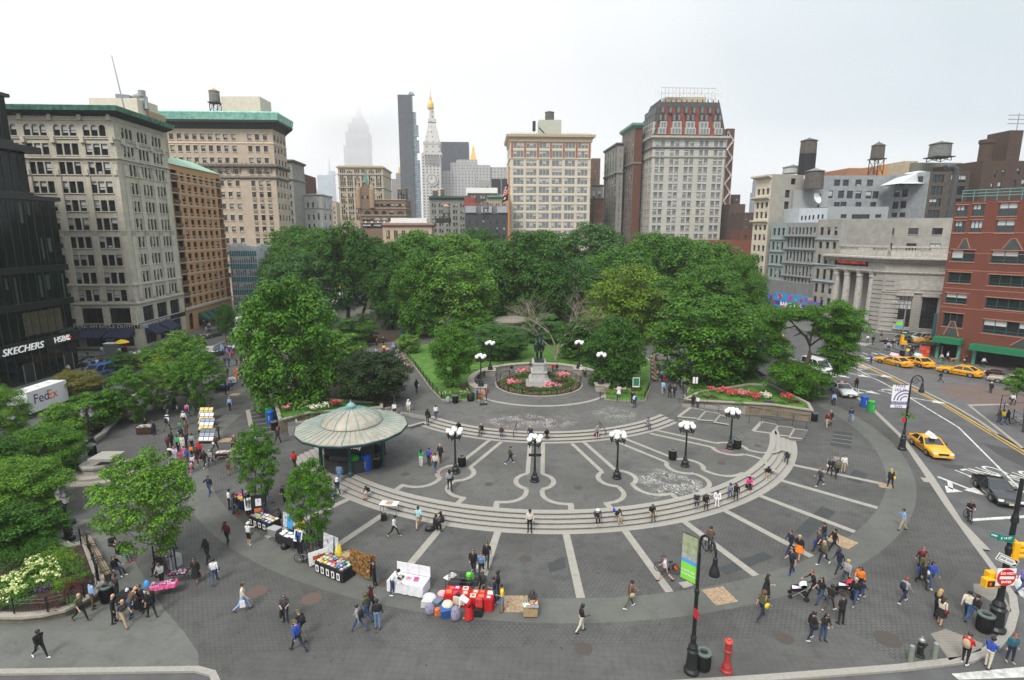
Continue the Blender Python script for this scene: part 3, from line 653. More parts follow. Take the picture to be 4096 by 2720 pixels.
for Y,tp,lf,l in((165,('big1',745,520,640,56),LG,'rounded trs rising between tt dk path trees'),(140,('big2',1155,545,720,66),LG,'trs filling tt gap lof flagpole'),(128,('big0',1250,590,730,66),LD,'dk trs low bt bare trs'),(150,('big1',1500,525,680,62),LG,'trs bw hotel, rof thin trunk'),(160,('big2',1600,545,690,60),LL_,'pl trs ie rear row bw hotel'),(122,('big1',1530,640,800,60),LG,'leafy trs between tt lawn nd tt rpa'),(126,('big0',1690,640,800,66),LG,'dense trs ate rof park'),(110,('shrub0',1250,740,815,46),LB,'bluish bsh trs lof bare trs'),(112,('shrub2',1090,740,810,50),LG,'gyn bsh trs ate rear ofe lawn'),(100,('big1',1755,700,850,46),LG,'leafy trs ate avenue edge nt crooked one'),(150,('big0',655,560,690,56),LG,'leafy trs in front ofe turquoise striped block')):
 tree('S',tp[1]*1.7348,0,tp,l,leaf=lf,Y=Y)
g=GP('S',3178,1592);r=tng('park_tree','crooked trs wof bare curved trunk ate bed corner','tree',g,0,'trees ofe park')
def loc3(z,x,y,Y):
 q=P(*px(z,x,y),Y);return q-g
b=MB();W0=[(560,1150),(585,1060),(600,980),(640,900),(672,820),(668,740),(640,680),(600,655),(540,680)]
pth=[loc3('A6',x,y,g.y)for x,y in W0];pth[0].z=-.3
b.tb(pth,[.42,.36,.33,.3,.28,.22,.18,.14,.06],8)
for q in([(672,820),(740,830),(830,850),(930,850)],[(668,760),(760,690),(860,620)],[(640,690),(560,600),(470,620),(400,560)],[(600,655),(520,560),(480,520)],[(640,900),(540,900),(440,850)],[(600,980),(500,960),(400,960)],[(668,740),(700,600),(740,500)],[(585,1060),(680,1010),(760,1040)]):
 b.tb([loc3('A6',x,y,g.y+TRN.uniform(-1,1))for x,y in q],[.15]+[.09]*(len(q)-2)+[.03],5)
b.bd('trunk',BARK,r)
rng=np.random.default_rng(77);cl=[]
for(x,y,rx,ry,k)in((430,520,120,55,10),(600,500,110,45,9),(880,500,150,70,16),(960,620,100,90,14),(900,740,110,80,12),(930,880,80,60,9),(350,600,80,70,7),(440,780,80,60,6),(520,1000,140,90,16),(680,1030,120,90,13),(620,1110,90,60,8),(780,640,90,70,7),(480,930,90,50,7)):
 for _ in RA(int(k*3)):
  q=loc3('A6',x+rng.normal()*rx*.55,y+rng.normal()*ry*.55,g.y+rng.normal()*1.8);cl.append((tuple(q),rng.uniform(.7,1.2)))
c,nn=clumped(cl,300,rng,.6,.7);o=bpy.data.objects.new('crown',lms('crown',c,nn,.23*np.ones(len(c)),.55,LG,rng));COL.objects.link(o);o.parent=r
g=GP('S',2222,1480);g=V3((G(2222,1440,ZU).x,94.,ZU));r=tng('bare_tree','almost leafless grey trs right bt statue','tree',g,0,'trees ofe park')
b=MB();rg=random.Random(3);tips=[]
def grow(p,d,L,r0,lv):
 e=p+d*L;m=p.lerp(e,.5)+V3((rg.uniform(-.1,.1),rg.uniform(-.1,.1),rg.uniform(-.05,.1)))*L
 b.tb([p,m,e],[r0,r0*.8,r0*.55],5 if lv<2 else 3)
 if lv>=6:tips.append(e);return
 for k in RA(3 if lv<5 else 2):
  nd=(d+V3((rg.uniform(-1,1),rg.uniform(-1,1),rg.uniform(-.45,.55)))*.85).normalized();grow(e,nd,L*rg.uniform(.66,.86),r0*.56,lv+1)
for a in(-.9,-.25,.45,1.0):grow(V3((0,0,1.)),V3((sin(a)*1.1,rg.uniform(-.4,.4),1)).normalized(),3.7,.17,1)
b.tb([(0,0,-.2),(0,0,1.1)],[.3,.22],8);b.bd('trunk',TWIG,r)
tp=np.array([tuple(t)for t in tips]);idx=rng.integers(0,len(tp),260)
link('crown',lms('crown',tp[idx]+rng.normal(size=(260,3))*.2,rng.normal(size=(260,3)),.2*np.ones(260),.5,LT,rng),r)
YT=[('S',666,2281,('young0',330,1030,1272,118),'large young trs over tt pink jewellery tbl'),('S',1021,2036,('young1',590,976,1148,54),'slim young trs nt colourful sst'),('S',1246,2216,('young2',716,1056,1242,62),'slim young trs guarded by a bk iron cage near tt bicycle'),('S',822,1635,('young0',460,795,955,60),'young trs above tt row of print racks'),('S',615,1640,('young1',372,830,975,62),'young trs wof bk trs guard nd drawing easels'),('S',750,1580,('young2',425,760,905,66),'young trs ie middle ofe market row'),('S',540,1690,('young2',300,842,985,52),'young trs bt sd book seller'),('S',690,1500,('young1',380,800,905,60),'young trs bt middle ofe market row'),('S',903,1372,('tall2',519,698,775,25),'small round street trs near tt wt pickup'),('S',303,1590,('layer0',178,862,920,52),'small tawny street trs in front ofe delivery truck'),('S',477,1488,('shrub2',280,808,868,36),'small dk street trs by tt corner crossing')]
for k,(z,x,y,tp,l)in EU(YT):
 tree(z,x,y,tp,l,'tree','street_tree',PT,leaf=(LL_,LG,LG,LG,LL_,LL_,LG,LG,LD,LT,LD)[k],tkr=.11 if k<8 else None,bark=BARKG,n=9 if k<8 else 6)
for k,(x,y,Y,tp,lf,l)in EU(((60,1300,58,('fine0',5,885,1110,62),LL_,'tall feathery trs atl picture edge'),(110,1350,50,('fine0',118,985,1225,90),LG,'feathery trs overhanging tt hidden benches'),(40,1350,42,('fine0',62,1120,1330,105),LL_,'low feathery trs by tt double lantern'),(-20,1350,45,('big0',-10,1010,1300,90),LD,'shaded trs cut off by tt left picture edge'),(330,1350,63,('shrub0',215,918,1010,62),LG,'dense bsh bt rear double lantern'),(270,1350,58,('shrub1',150,925,1010,50),LL_,'bright bsh nt delivery truck'),(420,1350,66,('shrub2',262,918,985,50),LG,'round bsh by tt curved bk railing'),(60,1350,37,('shrub0',20,1250,1330,80),LD,'dk rhododendron mass atl edge ofe bed'),(160,1350,38,('shrub2',105,1230,1300,60),LD,'dk evergreen bsh bt wt hydrangeas'))):
 tree('S',x*1.+tp[1]*0,y,tp,l,'tree'if k<4 else'bush','garden_tree'if k<4 else'garden_bush','planting atl edge',leaf=lf,Y=Y,ground=.3,n=5)
tree('S',4096,1900,('shrub1',2368,850,890,45),'leafy trs cut off by tt right picture edge','tree','street_tree',None,LG,Y=62,ground=0.)
def bush(name,lb,loc,rx,ry,h,m,leaf=.09,n=14,fl=None,cat='bush',gr=None,seed=0,per=None):
 rng=np.random.default_rng(int(abs(loc[0])*91+abs(loc[1])*37)+seed);cl=[]
 rc=max(.1,min(rx,ry,h)*.55)
 for _ in RA(n):
  a=rng.uniform(0,6.28);q=sqrt(rng.uniform(0,1))*.8;cl.append(((rx*q*cos(a),ry*q*sin(a),h*(.25+.5*rng.uniform(.3,1)*(1-q*q*.6))),rc*rng.uniform(.7,1.1)))
 c,nn=clumped(cl,per or min(900,(28/(leaf*leaf))*.16),rng,.6,.8);c[:,2]=np.maximum(.02,c[:,2])
 r=tng(name,lb,cat,loc,0,gr)
 link('foliage',lms('foliage',c,nn,leaf*np.ones(len(c)),.6,m,rng),r)
 if fl:
  fm,cnt,fs=fl;top=c[c[:,2]>np.quantile(c[:,2],.55)];i=rng.integers(0,len(top),cnt);e=top[i]+nn[rng.integers(0,len(nn),cnt)]*0+np.array([0,0,fs*.5])
  pt=np.repeat(e,7,axis=0)+rng.normal(size=(cnt*7,3))*fs*.35;o=link('blossoms',lms('blossoms',pt,rng.normal(size=(cnt*7,3))+np.array([0,0,1.2]),fs*.75*np.ones(cnt*7),.8,fm,rng),r);stuff(o)
 return r
def fwm(n,c,c2):
 t=NT(n);g=sn(t.N,'NewGeometry');t.base(t.ramp(g.outputs['Random Per Island'],[(.2,c),(.7,c2)]),.6);return t.m
FR=fwm('red_roses',(.62,.02,.03),(.75,.16,.2));FK=fwm('pink_roses',(.68,.08,.16),(.8,.42,.45));FW=fwm('cream_blossom',(.72,.75,.5),(.75,.72,.66));FH=fwm('hydrangea_cream',(.48,.58,.2),(.68,.72,.36))
def cpt(x,y):u,v=px('C5',x,y);q=G(u,v,ZU+.4);return V3((q.x,q.y,ZU+.05))
for x,y,rx,fm,l in((750,850,1.25,FK,'red nd pink rose bsh atl front ofe pedestal'),(1285,905,1.6,FK,'pink rose bsh atr front ofe pedestal'),(880,690,1.1,FK,'pink rose bsh bt pedestal ot left'),(1450,745,1.5,FK,'pink nd red rose bsh bt pedestal ot right')):
 bush('rose_bush',l,cpt(x,y),rx,.9,.75,LG,.13,12,(fm,75,.26),'flowers','rose bushes round tt pedestal')
for x,y,rx,l in((710,760,1.2,'dk red barberry ate lof pedestal'),(990,920,1.35,'dk red barberry in front ofe pedestal'),(1500,835,1.5,'dk red barberry ate rof pedestal'),(1255,705,.7,'small dk red barberry bt pedestal')):
 bush('barberry_bush',l,cpt(x,y),rx,.9,.75,LR,.12,14,None,'bush','barberry bushes round tt pedestal')
for x,y,rx,m,l in((865,810,.75,LY,'bright yellow gyn shr lof pedestal'),(950,710,.6,LG,'gyn shr tucked bt pedestal'),(1380,790,.6,LV,'variegated shr rof pedestal')):
 bush('garden_bush',l,cpt(x,y),rx,.7,.85,m,.13,12,None,'bush','gyn shrubs round tt pedestal')
def hedge(lb,pts,w,h,z,m=LG,leaf=.14,den=95,name='box_hedge'):
 rng=np.random.default_rng(int(len(pts)*13+abs(pts[0][0])*7));C=[];Nn=[]
 for a,c in zip(pts,pts[1:]):
  a,c=V3((a[0],a[1])),V3((c[0],c[1]));L=(c-a).length;d=(c-a)/max(L,1e-6);t=V3((-d.y,d.x));n=int(L*(w+2*h)*den)
  s=rng.uniform(0,L,n);q=rng.uniform(-1,1,n)*(w/2+h);top=np.abs(q)<w/2
  off=np.where(top,q,np.sign(q)*w/2)+rng.normal(size=n)*.03;zz=np.where(top,h,h-(np.abs(q)-w/2))+rng.normal(size=n)*.03
  C.append(np.c_[a.x+d.x*s+t.x*off,a.y+d.y*s+t.y*off,z+zz]);nz=np.where(top,1.,.25);so=np.where(top,0.,np.sign(q))
  Nn.append(np.c_[t.x*so,t.y*so,nz]+rng.normal(size=(n,3))*.45)
 c=np.concatenate(C);o=bpy.data.objects.new(name,lms(name,c,np.concatenate(Nn),leaf*np.ones(len(c)),.6,m,rng));COL.objects.link(o);tag(o,lb,'hedge');return o
hp=[]
for k in RA(73):
 a=rads(k*5);rr=4.35+.45*cos(6*a);hp.append((SS.x+rr*cos(a),SS.y+rr*sin(a)))
hedge('scalloped clipped box hedge ringing tt statue flower bed',hp,.8,.55,ZU,LG)
b=MB();b.lt([(6.1,0)],48,(SS.x,SS.y,ZU+.06));b.f=[tuple(RA(48))];b.m=[0];stc(b.bd('soil',MSL))
rng=np.random.default_rng(5);a=rng.uniform(0,6.28,2600);q=rng.uniform(5.0,5.95,2600)
o=bpy.data.objects.new('ground_cover',lms('ground_cover',np.c_[SS.x+q*np.cos(a),SS.y+q*np.sin(a),ZU+.1+rng.uniform(0,.25,2600)],rng.normal(size=(2600,3))+np.array([0,0,1]),.16*np.ones(2600),.6,LV,rng));COL.objects.link(o);stuff(o,'pl flowering ground cover inside tt circular fence','ground cover')
for k in RA(9):
 a=rads(150-k*15);bush('garden_bush',('dk low shr bt curved sw'),(SS.x+11.3*cos(a),SS.y+11.3*sin(a),ZU+.1),1.3,1.,.85,LD if k%2 else LG,.17,12,None,'bush','shrubs bt sw')
for k,(z,x,y,rx,h,m,fl,l)in EU((('R3',1690,200,1.3,.7,LG,FW,'wt flowered low shr ate front corner ofe lawn'),('R3',1760,170,1.2,.9,LY,None,'yellow gyn shr atl front ofe lawn'),('R3',1850,195,1.4,.8,LG,FW,'wt flowered shr bt instrument case'),('R3',1830,140,1.,.7,LR,None,'dk red shr atl front ofe lawn'),('R5',930,165,1.4,.75,LV,None,'pl flowering shr rof sw end'),('R5',1050,170,1.3,.8,LG,FW,'wt flowered shr atr front ofe lawn'),('R5',1150,140,1.4,.7,LR,None,'dk red shr bw gyn park sign'),('R5',1210,185,.9,.7,LY,None,'yellow gyn shr atr corner ofe lawn'))):
 q=GP(z,x,y);bush('garden_bush',l,(q.x,q.y,ZU+.1),rx,.9,h,m,.13,12,(fl,24,.12)if fl else None,'bush','shrubs along tt front ofe lawn')
for k,(x,y,rx,m,fm,l)in EU(((1890,140,1.5,LG,FR,'red rose bsh ate lof right hand bed'),(1990,160,1.5,LG,FR,'bright red rose bsh lof middle ofe right bed'),(2090,165,1.6,LG,FK,'pink red rose bsh ie middle ofe right bed'),(2190,190,1.3,LG,FR,'red rose bsh rof middle ofe right bed'),(2280,180,.8,LG,FW,'wt rose bsh ie right hand bed'),(2470,195,1.3,LG,FR,'red rose bsh near tt crooked trs'))):
 u,v=px('R5',x,y);q=G(u,v,1.7);bush('rose_bush',l,(q.x,q.y+.3,1.0),rx,1.1,1.,m,.14,14,(fm,60,.24),'flowers','roses ofe right hand bed')
for k,(x,y,rx,m,l)in EU(((1720,150,1.6,LG,'gyn bsh atl end ofe rbd'),(1800,190,1.3,LR,'dk red bsh lof red roses'),(2330,235,1.,LP,'lavender clump rof wt roses'),(2560,240,1.5,LR,'dk red bsh atr end ofe rbd'),(2400,250,1.2,LG,'gyn clump ate front ofe rbd'),(2050,240,1.3,LG,'gyn clump bw pink roses'))):
 u,v=px('R5',x,y);q=G(u,v,1.5);bush('garden_bush',l,(q.x,q.y+.2,1.0),rx,.9,.75,m,.13,14,None,'bush','low bushes ofe right hand bed')
for k,(x,y,rx,m,fm,l)in EU(((320,268,1.2,LG,FK,'pink flowering bsh ate lof kiosk planter'),(430,262,1.2,LG,FK,'deep pink flowering bsh ie kiosk planter'),(520,290,1.2,LG,FW,'wt flowering bsh ie kiosk planter'),(620,270,1.3,LG,FW,'wt rose bsh bt kiosk finial'),(720,245,1.1,LDD,FR,'red flowering bsh rof kiosk finial'))):
 u,v=px('R3',x,y);q=G(u,v,1.9);bush('rose_bush',l,(q.x,q.y,1.4),rx,.9,.8,m,.13,12,(fm,26,.22),'flowers','flowers ofe kiosk planter')
for k,(x,y,rx,m,l)in EU(((330,350,1.6,LL_,'bright grass clump atl front ofe kiosk planter'),(480,340,1.7,LG,'low gyn clump along tt kiosk planter front'),(620,320,1.5,LL_,'bright low clump nt kiosk roof'),(260,300,1.2,LD,'dk clump atl corner ofe kiosk planter'))):
 u,v=px('R3',x,y);q=G(u,v,1.7);bush('garden_bush',l,(q.x,q.y,1.4),rx,.9,.5,m,.12,12,None,'bush','low growth ofe kiosk planter')
us=random.Random(9)
for k in RA(26):
 if k<13:x,y=us.uniform(-36,-19),us.uniform(86,150)
 else:x,y=us.uniform(-12,26),us.uniform(97,125)
 if-24<x<-14 and y<130:x-=8
 bush('undergrowth_bush','dk undergrowth bsh ie shade under tt park trees',(x,y,ZU+.1),us.uniform(1.2,2.2),us.uniform(1,1.6),us.uniform(.8,1.5),us.choice((LD,LG,LDD)),.24,10,None,'bush','undergrowth bw park trees',per=300)
HB=[(70,650,1.1,.8),(160,600,1.,.75),(60,760,.9,.7),(250,560,1.1,.85),(330,640,1.,.8),(300,500,1.,.8),(400,520,1.1,.9),(180,700,.9,.7),(430,610,.9,.75)]
for k,(x,y,rx,h)in EU(HB):
 u,v=px('R2',x,y);q=G(u,v,1.);bush('hydrangea_bush','gyn hydrangea bsh with cream flower heads ie npl',(q.x,q.y,.5),rx*.95,.8,h,LG,.11,14,(FH,16,.2),'bush','cream hydrangeas ofe npl')
for k,(x,y,rx,ry,h,m,l)in EU(((480,440,1.5,1.3,.9,LL_,'plume flowered light gyn clump ie npl'),(560,480,1.2,1.,.8,LY,'yellow gyn plume clump near tt bench wall'),(600,540,1.2,.9,.7,LG,'gyn clump nt planter path'),(400,640,.9,.7,.5,LP,'violet catmint drift ie npl'),(470,600,.9,.7,.55,LP,'violet catmint drift bt yellow gyn shr'),(340,690,.8,.6,.45,LP,'violet catmint drift near tt railing'),(545,645,.75,.6,.6,LY,'bright rounded shr nt dk red one'),(655,700,.95,.75,.75,LR,'round dk red barberry by tt Mi blue'),(400,825,1.5,.7,.65,LR,'wide dk red barberry along tt railing'),(530,700,.6,.5,.55,LG,'small gyn shr between tt barberries'),(200,800,1.2,.6,.5,LB,'strappy iris clump by tt railing'),(600,790,.7,.4,.45,LB,'strappy grass clump in front ofe barberry'),(80,830,1.1,.6,.5,LG,'low gyn edging plants atl railing'),(700,600,.8,.7,.5,LG,'low gyn plants bw bench wall'),(250,400,1.8,1.4,1.1,LD,'dk glossy bsh ie middle ofe npl'),(90,480,1.8,1.4,1.2,LD,'dk bsh bt hydrangeas'),(360,380,1.4,1.2,1.,LD,'dk bsh bw stone seat end'))):
 u,v=px('R2',x,y);q=G(u,v,.9);bush('garden_bush',l,(q.x,q.y,.5),rx,ry,h,m,.09 if m is not LR else.06,16,None,'bush','low plants ofe npl',k)
b=MB();b.poly([(*p,.52)for p in gp2('R2',[(-300,950),(0,965),(350,950),(560,905),(720,840),(800,740),(838,660),(800,540),(730,420),(690,330),(440,300),(200,150),(-300,100)],.5)]);stc(b.bd('soil',MSL))
for k,(x,y,rx,l)in EU(((560,470,2.2,'leafy shr bt curved bk railing'),(680,530,1.8,'golden shr inside tt curved railing'),(800,420,2.,'gyn shr near tt rear lantern'),(480,600,1.8,'shady shr bt rear sw'),(900,330,2.2,'large leafy shr ate rear ofe planter'))):
 q=GP('R1',x,y);bush('garden_bush',l,(q.x,q.y,.2),rx,1.6,1.6,(LG,LT,LG,LD,LG)[k],.17,16,None,'bush','shrubs ofe rear planter')
#  BUILDINGS
EN=V3((-.056,1.)).normalized();EE=V3((EN.y,-EN.x))
def v2(p):return V3((p[0],p[1]))
FRM=mat(0,(.02,.022,.022),.5,0);FRB=mat(0,(.06,.045,.035),.5,0);FRW=mat(0,(.5,.5,.47),.5,0);FRG=mat(0,(.02,.10,.10),.4,0)
BLD=mat('window_blind',(.52,.53,.52),.7,.06,2.);PANE=mat(0,(.02,.024,.026),.06,0,spec=.7);PANEL=mat(0,(.16,.19,.21),.08,0,spec=.8)
GRILL=mat(0,(.42,.41,.38),.6,.1,5.)
WC={}
def winmesh(w,h,kind,var):
 key=(round(w*20),round(h*20),kind,var)
 if key in WC:return WC[key]
 b=MB();f=min(.09,w*.09);d=.08
 for x in(-w/2+f/2,w/2-f/2):b.box((x,0,h/2),(f,d,h),0)
 for z in(f/2,h-f/2):b.box((0,-.002,z),(w-2*f,d,f),0)
 if kind in'da':b.box((0,-.004,h*.5),(w-2*f,d,f*.8),0)
 n={'t':3,'s':max(2,round(w/1.6)),'m':4,'p':1,'d':1,'a':1,'g':2}[kind]
 for k in RA(1,n):b.box((-w/2+w*k/n,-.004,h/2),(f*.9,d,h-2*f),0)
 if kind=='m':
  for k in RA(1,7):b.box((0,-.006,h*k/7),(w-2*f,d,f*.7),0)
 if kind=='s':b.box((0,-.006,h*.22),(w-2*f,d,f*.8),0)
 b.qd((-w/2+f,.03,f),(w/2-f,.03,f),(w/2-f,.03,h-f),(-w/2+f,.03,h-f),1)
 fr={0:0,1:.42,2:.62,3:.95,4:.25,5:.0}[var]
 for k in RA(n if kind in'ts'else 1):
  m=n if kind in'ts'else 1
  if fr>0 and not(m>1 and(k*7+var)%5==0):
   x0=-w/2+w*k/m+f*.7;x1=-w/2+w*(k+1)/m-f*.7;zz=h-f-(h-2*f)*fr*(1-.25*((k*3+var)%3==0))
   b.qd((x0,.022,zz),(x1,.022,zz),(x1,.022,h-f),(x0,.022,h-f),2)
 if var==5:b.box((w*.1,-.12,h*.14),(w*.55,.3,h*.2),3)
 WC[key]=b.mesh('window',[FRM,PANE,BLD,GRILL]);return WC[key]
class Bld:
 def __init__(s,name,lb,cat,poly,z1,mats,z0=0.,frame=None,pane=None,bli=.5,rec=.28):
  s.p=[v2(q)for q in poly];s.z0=z0;s.z1=z1;s.mats=mats if isinstance(mats,list)else[mats]
  s.r=tng(name,lb,cat,(s.p[0].x,s.p[0].y,z0));s.mb=MB();s.w=[];s.done_=set();s.frame=frame;s.pane=pane;s.bl=bli;s.rec=rec;s.rn=random.Random(len(lb)*7+int(z1));s.tr=MB()
 def L(s,i):return(s.p[(i+1)%len(s.p)]-s.p[i]).length
 def wall(s,i,holes=(),z0=None,z1=None,mi=0,off=0.):
  s.done_.add(i);s.panel(s.p[i],s.p[(i+1)%len(s.p)],s.z0 if z0 is None else z0,s.z1 if z1 is None else z1,holes,mi,off)
 def panel(s,A,B,z0,z1,holes=(),mi=0,off=0.,zs=None):
  A,B=v2(A),v2(B);L=(B-A).length;d=(B-A)/L;n=V3((d.y,-d.x));ang=at2(d.y,d.x);A=A+n*off
  holes=[h for h in holes if h[0]>.02 and h[1]<L-.02 and h[2]>z0+.01 and h[3]<z1-.01]
  xs=sorted({0.,L}|{round(h[k],3)for h in holes for k in(0,1)});zl=sorted({z0,z1}|{round(h[k],3)for h in holes for k in(2,3)})
  xi={x:i for i,x in EU(xs)};zi={z:i for i,z in EU(zl)};oc=set()
  for h in holes:
   for i in RA(xi[round(h[0],3)],xi[round(h[1],3)]):
    for j in RA(zi[round(h[2],3)],zi[round(h[3],3)]):oc.add((i,j))
  def pt(x,z,dep=0.):q=A+d*x-n*dep;return(q.x,q.y,z)
  def q(x0,x1,za,zb):s.mb.qd(pt(x0,za),pt(x1,za),pt(x1,zb),pt(x0,zb),mi,[(x0,za),(x1,za),(x1,zb),(x0,zb)])
  for j in RA(len(zl)-1):
   st=None
   for i in RA(len(xs)):
    free=i<len(xs)-1 and(i,j)not in oc
    if free and st is None:st=xs[i]
    if not free and st is not None:q(st,xs[i],zl[j],zl[j+1]);st=None
  for h in holes:
   a,b,za,zb=h[:4];k=h[4]if len(h)>4 else'd';R=s.rec
   for e in(((a,za),(a,zb)),((b,zb),(b,za)),((a,zb),(b,zb)),((b,za),(a,za))):
    (x0,w0),(x1,w1)=e;s.mb.qd(pt(x0,w0),pt(x1,w1),pt(x1,w1,R),pt(x0,w0,R),mi,[(0,w0),(R,w0),(R,w1),(0,w1)]if x0==x1 else[(x0,0),(x1,0),(x1,R),(x0,R)])
   if k=='a':
    r=(b-a)/2;cx=(a+b)/2;cz=zb-r
    for sg in(-1,1):
     pts=[(cx+sg*r,zb),(cx+sg*r,cz)]+[(cx+sg*r*cos(t*PI/10),cz+r*sin(t*PI/10))for t in RA(1,6)]
     pts=pts if sg<0 else pts[::-1]
     s.mb.poly([pt(x,z,.01)for x,z in pts][::-1],mi)
   if k=='v':continue
   c=A+d*((a+b)/2)-n*(R-.02);s.w.append((c.x,c.y,za,ang,b-a,zb-za,k))
 def sills(s,A,B,holes,h=.14,out=.12,mi=1,head=0):
  A,B=v2(A),v2(B);d=(B-A).normalized();n=V3((d.y,-d.x));a=at2(d.y,d.x)
  for q in holes:
   c=A+d*((q[0]+q[1])/2)+n*(out/2-.003);s.mb.box((c.x,c.y,q[2]-h/2-.003),(q[1]-q[0]+.3,out,h),mi,a)
   if head:s.mb.box((c.x,c.y,q[3]+h/2+.003),(q[1]-q[0]+.3,out,h),mi,a)
 def band(s,idx,prof,mi=1,name=None,m=None,close=0,pts=None):
  P=[v2(p)for p in pts]if pts else[s.p[i%len(s.p)]for i in idx]
  b=MB()if name else s.mb
  rings=[[(*q,z)for q in offs(P,-o)]for o,z in prof]
  for a,c in zip(rings,rings[1:]):
   for i in RA(len(P)-1):b.qd(a[i],a[i+1],c[i+1],c[i],mi if not name else 0)
  for e in(0,-1):
   e_=[r[e]for r in rings];b.poly(e_ if e==0 else e_[::-1],mi if not name else 0)
  if name:b.bd(name,m,s.r,1)
 def roof(s,mi=None,par=.9,m=None):
  for i in RA(len(s.p)):
   if i not in s.done_:s.wall(i)
  MB().poly([(p.x,p.y,s.z1-par)for p in s.p]).bd('roof',m or M_ROOF,s.r,1)
  n=len(s.p)
  inn=[]
  for i in RA(n):
   a=(s.p[i]-s.p[i-1]).normalized();c=(s.p[(i+1)%n]-s.p[i]).normalized();nn=V3((-a.y,a.x))+V3((-c.y,c.x));nn.normalize();inn.append(s.p[i]+nn*(.35/max(.4,nn.dot(V3((-a.y,a.x))))))
  for i in RA(n):
   j=(i+1)%n;s.mb.qd((*s.p[i],s.z1),(*s.p[j],s.z1),(*inn[j],s.z1),(*inn[i],s.z1),0);s.mb.qd((*inn[i],s.z1),(*inn[j],s.z1),(*inn[j],s.z1-par),(*inn[i],s.z1-par),0)
 def fin(s,roof=1,par=.9,cap=100):
  if roof:s.roof(par=par)
  s.mb.bd('wall',s.mats,s.r,1)
  w=sorted(s.w,key=lambda q:hypot(q[0],q[1])-q[5]*.01*0)
  base=s.r.location;rest=MB()
  def mats():return[s.frame,s.pane,None,None]
  for k,(x,y,z,a,ww,hh,kd)in EU(w):
   u=s.rn.random();var=0 if u>s.bl else s.rn.choice((1,1,2,3,4))if u>.06 else 5 if kd=='d'else 1
   me=winmesh(ww,hh,kd,var)
   if k<cap:
    link('window',me,s.r,(x-base.x,y-base.y,z-base.z),a,None,mats()if(s.frame or s.pane)else None)
   else:
    M=MX.Translation((x,y,z))@MX.Rotation(a,4,'Z');off=len(rest.v)
    rest.v+=[tuple(M@v.co)for v in me.vertices]
    for pg in me.polygons:rest.f.append(tuple(i+off for i in pg.vertices));rest.m.append(pg.material_index)
  if rest.v:stuff(rest.bd('window',[s.frame or FRM,s.pane or PANE,BLD,GRILL],s.r,1))
  return s.r
M_ROOF=mat(0,(.22,.22,.215),.9,.2,.8)
def evrows(ref,vt,vb,n,f0=.18,f1=.82):
 zt,zb=zta(ref,vt),zta(ref,vb);h=(zt-zb)/n;return[(zb+h*(k+f0),zb+h*(k+f1))for k in RA(n)]
def vrows(ref,l):return[(zta(ref,b),zta(ref,a))for a,b in l]
def bays(L,nb,nw,m=.6,w=.7,gap=.3):
 o=[];B=(L-2*m)/nb
 for i in RA(nb):
  x0=m+B*i+B*(1-w)/2;p=B*w/nw
  for k in RA(nw):o.append((x0+p*k+p*gap/2,x0+p*(k+1)-p*gap/2))
 return o
def grid(cols,rows,k='d'):return[(a,b,c,d,k)for a,b in cols for c,d in rows]
def rect(fl,w,d,e=None,n=None):
 e=e or EE;n=n or EN;fl=v2(fl);return[fl,fl+e*w,fl+e*w+n*d,fl+n*d]
def sided(u0,v,u1,Y,d,e=None,n=None):
 e=e or EE;a=v2(P(u0,v,Y));b=OL(u1,v,a,e);return rect(a,(b-a).dot(e),d,e,n)
LIME=bkm('limestone',(.64,.59,.485),(.57,.525,.43),(.36,.33,.27),1.3,.5,.02,.55);LIMED=mat(0,(.52,.475,.39),.85,.3,2.5,.4,dtl=8.)
BEIGE=bkm('beige_brick',(.56,.465,.36),(.51,.42,.325),(.42,.35,.27),.6,.2,.01,.4);BEIGES=mat(0,(.57,.475,.365),.85,.2,1.5,.1,dtl=8.)
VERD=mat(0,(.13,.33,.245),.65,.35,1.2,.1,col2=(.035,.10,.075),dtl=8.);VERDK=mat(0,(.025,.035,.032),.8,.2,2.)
ORNG=bkm('orange_brick',(.56,.29,.115),(.52,.26,.105),(.42,.30,.19),.25,.09,.012,.12);PINKC=mat(0,(.50,.40,.33),.85,.1,2.)
REDB=bkm('red_brick',(.185,.05,.03),(.155,.042,.027),(.17,.09,.07),.3,.1,.012,.25);BRNB=bkm('brown_brick',(.10,.06,.045),(.085,.05,.04),(.08,.06,.05),.3,.1,.012,.3);GRYB=mat(0,(.30,.32,.33),.85,.14,.7,.1,col2=(.21,.225,.24),dtl=9.)
GRYW=mat(0,(.33,.32,.285),.9,.14,.5,.1,col2=(.24,.232,.21),dtl=9.);BANKS=bkm('bank_granite',(.47,.455,.415),(.42,.41,.375),(.2,.19,.175),1.6,.62,.02,.5);BANKD=mat(0,(.43,.415,.375),.85,.3,2.,.3,dtl=8.)
BLKG=mat(0,(.004,.009,.007),.08,.3,.15,0.,spec=.22);BLKM=mat(0,(.010,.011,.012),.35,.1,2.)
AWN=mat(0,(.012,.018,.05),.85,.15,3.);AWNG=mat(0,(.012,.07,.045),.8,.15,3.)
LETW=mat(0,(.85,.85,.83),.4,0,emit=.25)
cz=G(318,1470)
XP=cz.x
t1=[V3((XP-.9,62)),V3((XP,cz.y)),V3((XP-30,cz.y+1.5)),V3((XP-30,60))]
r=tng('glass_building','bk glass corner block with stepped upper floors atl edge','building',(XP,cz.y,0))
def zL(v):return zta(cz,v)
zt=[zL(798),OL(133,589,cz,EN),0]
